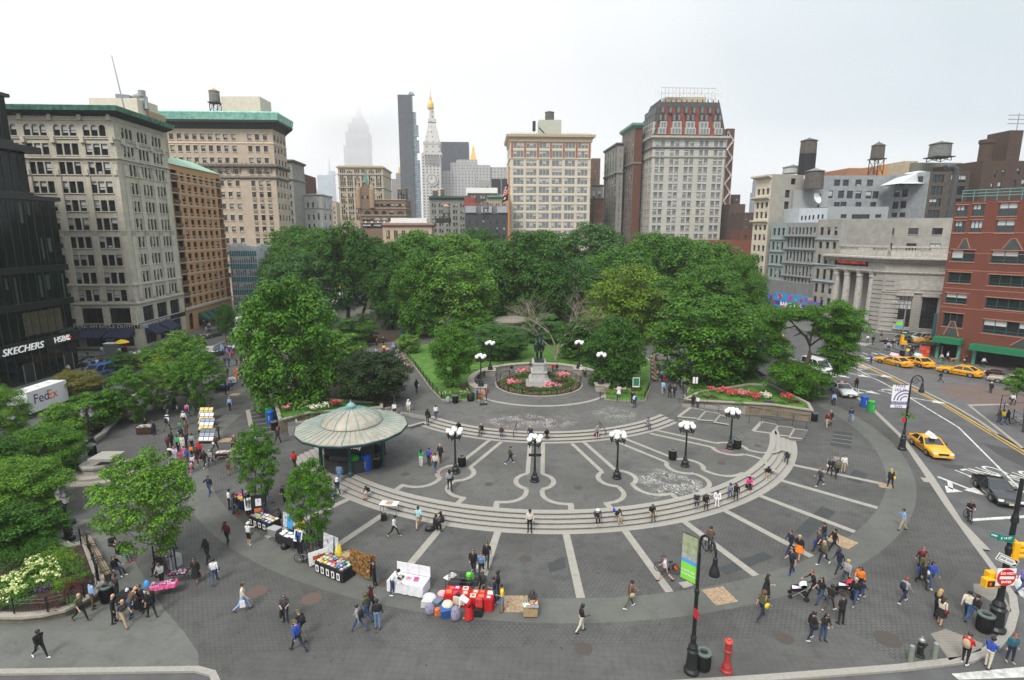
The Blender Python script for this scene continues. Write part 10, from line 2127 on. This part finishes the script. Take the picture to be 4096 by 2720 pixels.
R4 1072 705 s1 260 1 ck kl kl k|Mi bk leather nd cap by tt dk paintings
E3 1620 1252 b1 85 1 sk wl jl w|Mi wt sweater drawing ate wt tbl
R4 1918 592 w2 190 1 pu kl kl w|Wi bk wof wt scarf
R4 2035 520 w0 185 1 uk kl kl k mm|tall Wi bk wof maroon bag
R4 1988 615 w1 185 1 su al kl w gw|Wi denim jk wof wt carrier bag
E4 1235 1220 b0 290 3 sk wl rD t|Wi wt nd long red skirt bending over tt carrier
E4 1775 925 s1 275 2 sk ns jl w|Mi a navy tee with orange print
E4 1850 790 s0 260 3 uk kl jl k|Pi bk hoodie bt navy tee
E4 1530 640 t0 190 2 sk dl kl k|Wi dk jk sd bt red tables
C4 415 568 w1 180 2 hr kl kl k|woman wof red headscarf ot lpa
C4 568 505 w2 180 1 b kl kl k|Mi dk jk nd blue shirt ot lpa
C4 585 706 s0 5 3 sk yl kl k|Mi a bright yellow shirt ot lpa
C4 522 702 s0 175 2 sk pl jl w x.58|tiny Ci pink ot lpa
C4 812 682 w1 0 1 ly ll dl k mk|blonde woman wk away ot lpa
C4 1068 1240 w0 5 2 sk nl jl k|Mi dk tee wk nt benches
C4 962 1495 s1 250 2 sk kl kl k|Mi bk ate dk maple
C4 978 165 w2 0 2 sk ml jl k gk|Pi dk red deep ie park
C4 885 640 t0 260 2 sk kl kl k|Mi bk ot first bench ofe row
C4 880 760 t0 255 1 lu cl kl k|Wi cream ot path bench row
C4 905 855 t0 255 2 sk gl kl k|Pi grey ot path bench row
C4 960 940 t0 260 1 sk wl jl w|Pi pl jn ot path bench row
C4 1025 990 t0 250 2 sk tl kl k|Pi tan ot path bench row
C4 1085 1075 t0 255 1 su wl kl k|Pi wt ot path bench row
C4 1130 1180 t0 260 1 su ml kl t|Pi maroon ot nearest path bench
C4 385 745 t0 100 1 su wl dl k|Wi wt ot left side bench
B2 1602 1452 w1 0 1 sk al kl k|Pi blue grey ot rpa
B2 1626 1456 s0 0 2 sk rl rl k x.6|Ci red ot rpa
B2 1548 1300 t0 95 2 sk kl kl k|sd Pi bk ate top ofe rpa benches
B2 1560 1360 t0 95 2 sk ul kl k|sd Pi brn ot rpa benches
B2 1562 1420 t0 95 1 sk tl kl k|sd Pi tan ot rpa benches
B2 1800 1478 t0 265 2 sk cl al w|sd Pi cream bw big pl trs
B2 1818 1430 t0 265 1 su kl kl k|sd Pi bk bw big pl trs
C6 312 562 s0 180 2 hk kl kl k Kd|Pi bk wof pack by tt bank steps
C6 502 632 w0 20 3 sk wl jl k|Mi wt ate fcr
C6 622 668 w1 185 2 sk kl kl k Kn|Pi bk ot fcr
C6 798 582 w2 90 2 sk nl ts k|Pi shorts passing tt bank railings
C6 900 772 w1 0 2 sk nl ll k|Pi navy nd pl jn ot fcr
C6 960 812 w2 0 1 su il kl k|Pi pink ot fcr
C6 1050 742 w0 180 2 sk kl dl k gw|Pi bk wof wt parcel ot fcr
C6 1160 782 w1 0 1 sk gl ll k Kk|Pi grey wof bk pack ot fcr
C6 1290 785 s0 5 3 sk ml ml k|Pi maroon bt crossing pole
C6 1395 948 s1 190 2 sk ys as k|Pi yellow by tt bus shelter
C6 1450 948 s0 180 2 sk kl kl k|Pi bk nd yellow by tt bus shelter
C6 1512 948 s1 200 1 sy kl kl k|fair haired Pi bk by tt bus shelter
C6 2150 1090 w0 95 1 sk cl el k mk|Wi gyn trousers before tt garage
C6 2285 1052 w1 95 3 sg ws nl k|Mi wt tee wk a dog
A6 1895 912 s0 180 2 lu kl kl k mc|Pi bk ate garage corner
A6 2035 926 w1 170 3 sk wl kl k|Pi wt ate wide garage
'''.strip().split('\n')
for i,l in EU(PEOPLE):person(l,i)
mb=MB()
for p in([(0,-.3,.5,.13),(0,.28,.53,.15)],[(0,.35,.6,.1),(0,.5,.75,.085),(0,.58,.75,.07),(0,.72,.7,.045)],[(-.07,.28,.45,.07),(-.07,.3,.25,.04),(-.07,.28,.04,.035)],[(.07,.28,.45,.07),(.07,.36,.25,.04),(.07,.32,.04,.035)],[(-.07,-.3,.45,.09),(-.07,-.24,.3,.05),(-.07,-.36,.2,.035),(-.07,-.34,.04,.035)],[(.07,-.3,.45,.09),(.07,-.36,.3,.05),(.07,-.46,.2,.035),(.07,-.42,.04,.035)],[(0,-.42,.55,.04),(0,-.6,.68,.035),(0,-.72,.72,.02)],[(-.06,.5,.82,.03),(-.08,.5,.72,.025)],[(.06,.5,.82,.03),(.08,.5,.72,.025)]):chain(mb,p,8)
me=fuse(mb,.022,1);me.materials.clear();me.materials.append(mat(0,(.42,.24,.10),.9,.3,9.));q=GP('A6',1800,884);q.z=0;o=link('dog',me,None,q,-rads(100),1.1);tag(o,'golden dog wk before tt garage','dog')
#  TIDY UP
def explode(o,cap=100):
 me=o.data;n=len(me.vertices);par=list(RA(n))
 def fd(i):
  while par[i]!=i:par[i]=par[par[i]];i=par[i]
  return i
 for p in me.polygons:
  a=fd(p.vertices[0])
  for v in p.vertices[1:]:par[fd(v)]=a
 gr={}
 for p in me.polygons:gr.setdefault(fd(p.vertices[0]),[]).append(p)
 if len(gr)<2:return
 co=[v.co.copy()for v in me.vertices];L=list(gr.values());over=[]
 if len(L)>cap:over=[p for g in L[cap:]for p in g];L=L[:cap]
 for g,st in[(g,0)for g in L]+([(over,1)]if over else[]):
  mp={};vs=[];fs=[]
  for p in g:
   f=[]
   for v in p.vertices:
    if v not in mp:mp[v]=len(vs);vs.append(co[v])
    f.append(mp[v])
   fs.append(f)
  m=bpy.data.meshes.new(o.name.split('.')[0]);m.from_pydata(vs,[],fs)
  for k in me.materials:m.materials.append(k)
  for q,p in zip(m.polygons,g):q.material_index=p.material_index
  ob=bpy.data.objects.new(o.name.split('.')[0],m);COL.objects.link(ob);ob.parent=o.parent;ob.location=o.location;ob.rotation_euler=o.rotation_euler
  if st:ob['kind']='stuff'
 bpy.data.objects.remove(o)
for o in list(bpy.data.objects):
 if o.type=='MESH'and o.parent is not None and o.name.split('.')[0]in('window_blind','curtain','door','door_post','dormer','dormer_window','balcony','balcony_rail','air_vent','carved_ornament','arcade_opening','roof_vent','vent_hood','green_panel')and o.data.users==1:explode(o)
dg=bpy.context.evaluated_depsgraph_get()
for o in[o for o in bpy.data.objects if o.type=='FONT']:
 m=bpy.data.meshes.new_from_object(o.evaluated_get(dg));n=o.name.split('.')[0];k={i:o[i]for i in o.keys()};p=o.parent;ch=list(o.children);nb=bpy.data.objects.new(n,m);COL.objects.link(nb);nb.parent=p;nb.location=o.location;nb.rotation_euler=o.rotation_euler;nb.scale=o.scale
 for i,v in k.items():nb[i]=v
 bpy.data.objects.remove(o)
#  CAMERA, SKY, LIGHT
cam=bpy.data.cameras.new('camera');co=bpy.data.objects.new('camera',cam);COL.objects.link(co)
co.location=(0,0,CH);co.rotation_euler=(PI/2-CP,0,0);cam.sensor_width=36.;cam.lens=36.*FPX/4096.;cam.clip_end=20000.;cam.clip_start=.5
SC.camera=co
W=bpy.data.worlds.new('World');SC.world=W;W.use_nodes=1;N=W.node_tree.nodes;L=W.node_tree.links
bg=N['Background'];sk=sn(N,'TexSky');sk.sky_type='NISHITA';sk.sun_disc=0;sk.sun_elevation=rads(50);sk.sun_rotation=rads(205)
hs=sn(N,'HueSaturation');iv(hs,'Saturation',.12);iv(hs,'Value',1.)
L.new(sk.outputs[0],hs.inputs['Color'])
tc=sn(N,'TexCoord');sx=sn(N,'SeparateXYZ');L.new(tc.outputs['Generated'],sx.inputs[0])
nz=sn(N,'TexNoise');iv(nz,'Scale',1.6);iv(nz,'Detail',5.);iv(nz,'Roughness',.5);L.new(tc.outputs['Generated'],nz.inputs['Vector'])
m1=sn(N,'Math');m1.operation='MULTIPLY_ADD';iv(m1,1,.6);L.new(nz.outputs['Fac'],m1.inputs[0]);L.new(sx.outputs['X'],m1.inputs[2])
rp=sn(N,'ValToRGB');L.new(m1.outputs[0],rp.inputs['Fac'])
e=rp.color_ramp.elements;e[0].position=.12;e[0].color=(7.7,7.7,7.75,1);e[1].position=.88;e[1].color=(5.,5.7,6.1,1)
e2=e.new(.45);e2.color=(7.2,7.3,7.45,1)
mx=sn(N,'MixRGB');iv(mx,0,.9);L.new(hs.outputs[0],mx.inputs[1]);L.new(rp.outputs[0],mx.inputs[2]);zr=sn(N,'MapRange');L.new(sx.outputs['Z'],zr.inputs[0]);iv(zr,1,.25);iv(zr,2,.9);iv(zr,3,1.);iv(zr,4,1.6)
mz=sn(N,'VectorMath');mz.operation='SCALE';L.new(mx.outputs[0],mz.inputs[0]);L.new(zr.outputs[0],mz.inputs['Scale']);L.new(mz.outputs[0],bg.inputs['Color'])
iv(bg,'Strength',.1)
sd=bpy.data.lights.new('sun','SUN');sd.energy=1.9;sd.angle=rads(16);sd.color=(1,.96,.9);so=bpy.data.objects.new('sun',sd);COL.objects.link(so)
so.rotation_euler=(rads(40),0,rads(-25));so.location=(0,0,200)
vs=SC.view_settings;vs.view_transform='Standard';vs.look='None';vs.exposure=.5;vs.gamma=1.;vs.use_curve_mapping=0
def air(n,c,d,den,col=(.9,.92,.95)):
 o=MB().box((0,0,0),d).bd(n,None,loc=c);m=bpy.data.materials.new(n);m.use_nodes=1;t=m.node_tree;t.nodes.remove(t.nodes['Principled BSDF']);v=sn(t.nodes,'VolumePrincipled');iv(v,'Density',den);iv(v,'Color',(*col,1));t.links.new(v.outputs[0],t.nodes['Material Output'].inputs['Volume']);o.data.materials.clear();o.data.materials.append(m);stuff(o)
air('haze',(0,545,144),(2400,1190,290),.0002)
for c,w,z0,z1,dn in((0,2600,-.15,240,.0012),(-480,380,240.1,280,.0022),(-480,340,280.1,315,.0045),(-480,300,315.1,345,.008),(-480,260,345.1,430,.014)):air('low_cloud',(c,1600 if c==0 else 1760,(z0+z1)/2),(w,900 if c==0 else w*.9,z1-z0),dn,(1,1,1))
cy=SC.cycles;cy.max_bounces=10;cy.diffuse_bounces=3;cy.glossy_bounces=3;cy.transmission_bounces=3;cy.transparent_max_bounces=10;cy.volume_bounces=8;cy.use_denoising=1;cy.caustics_reflective=0;cy.caustics_refractive=0
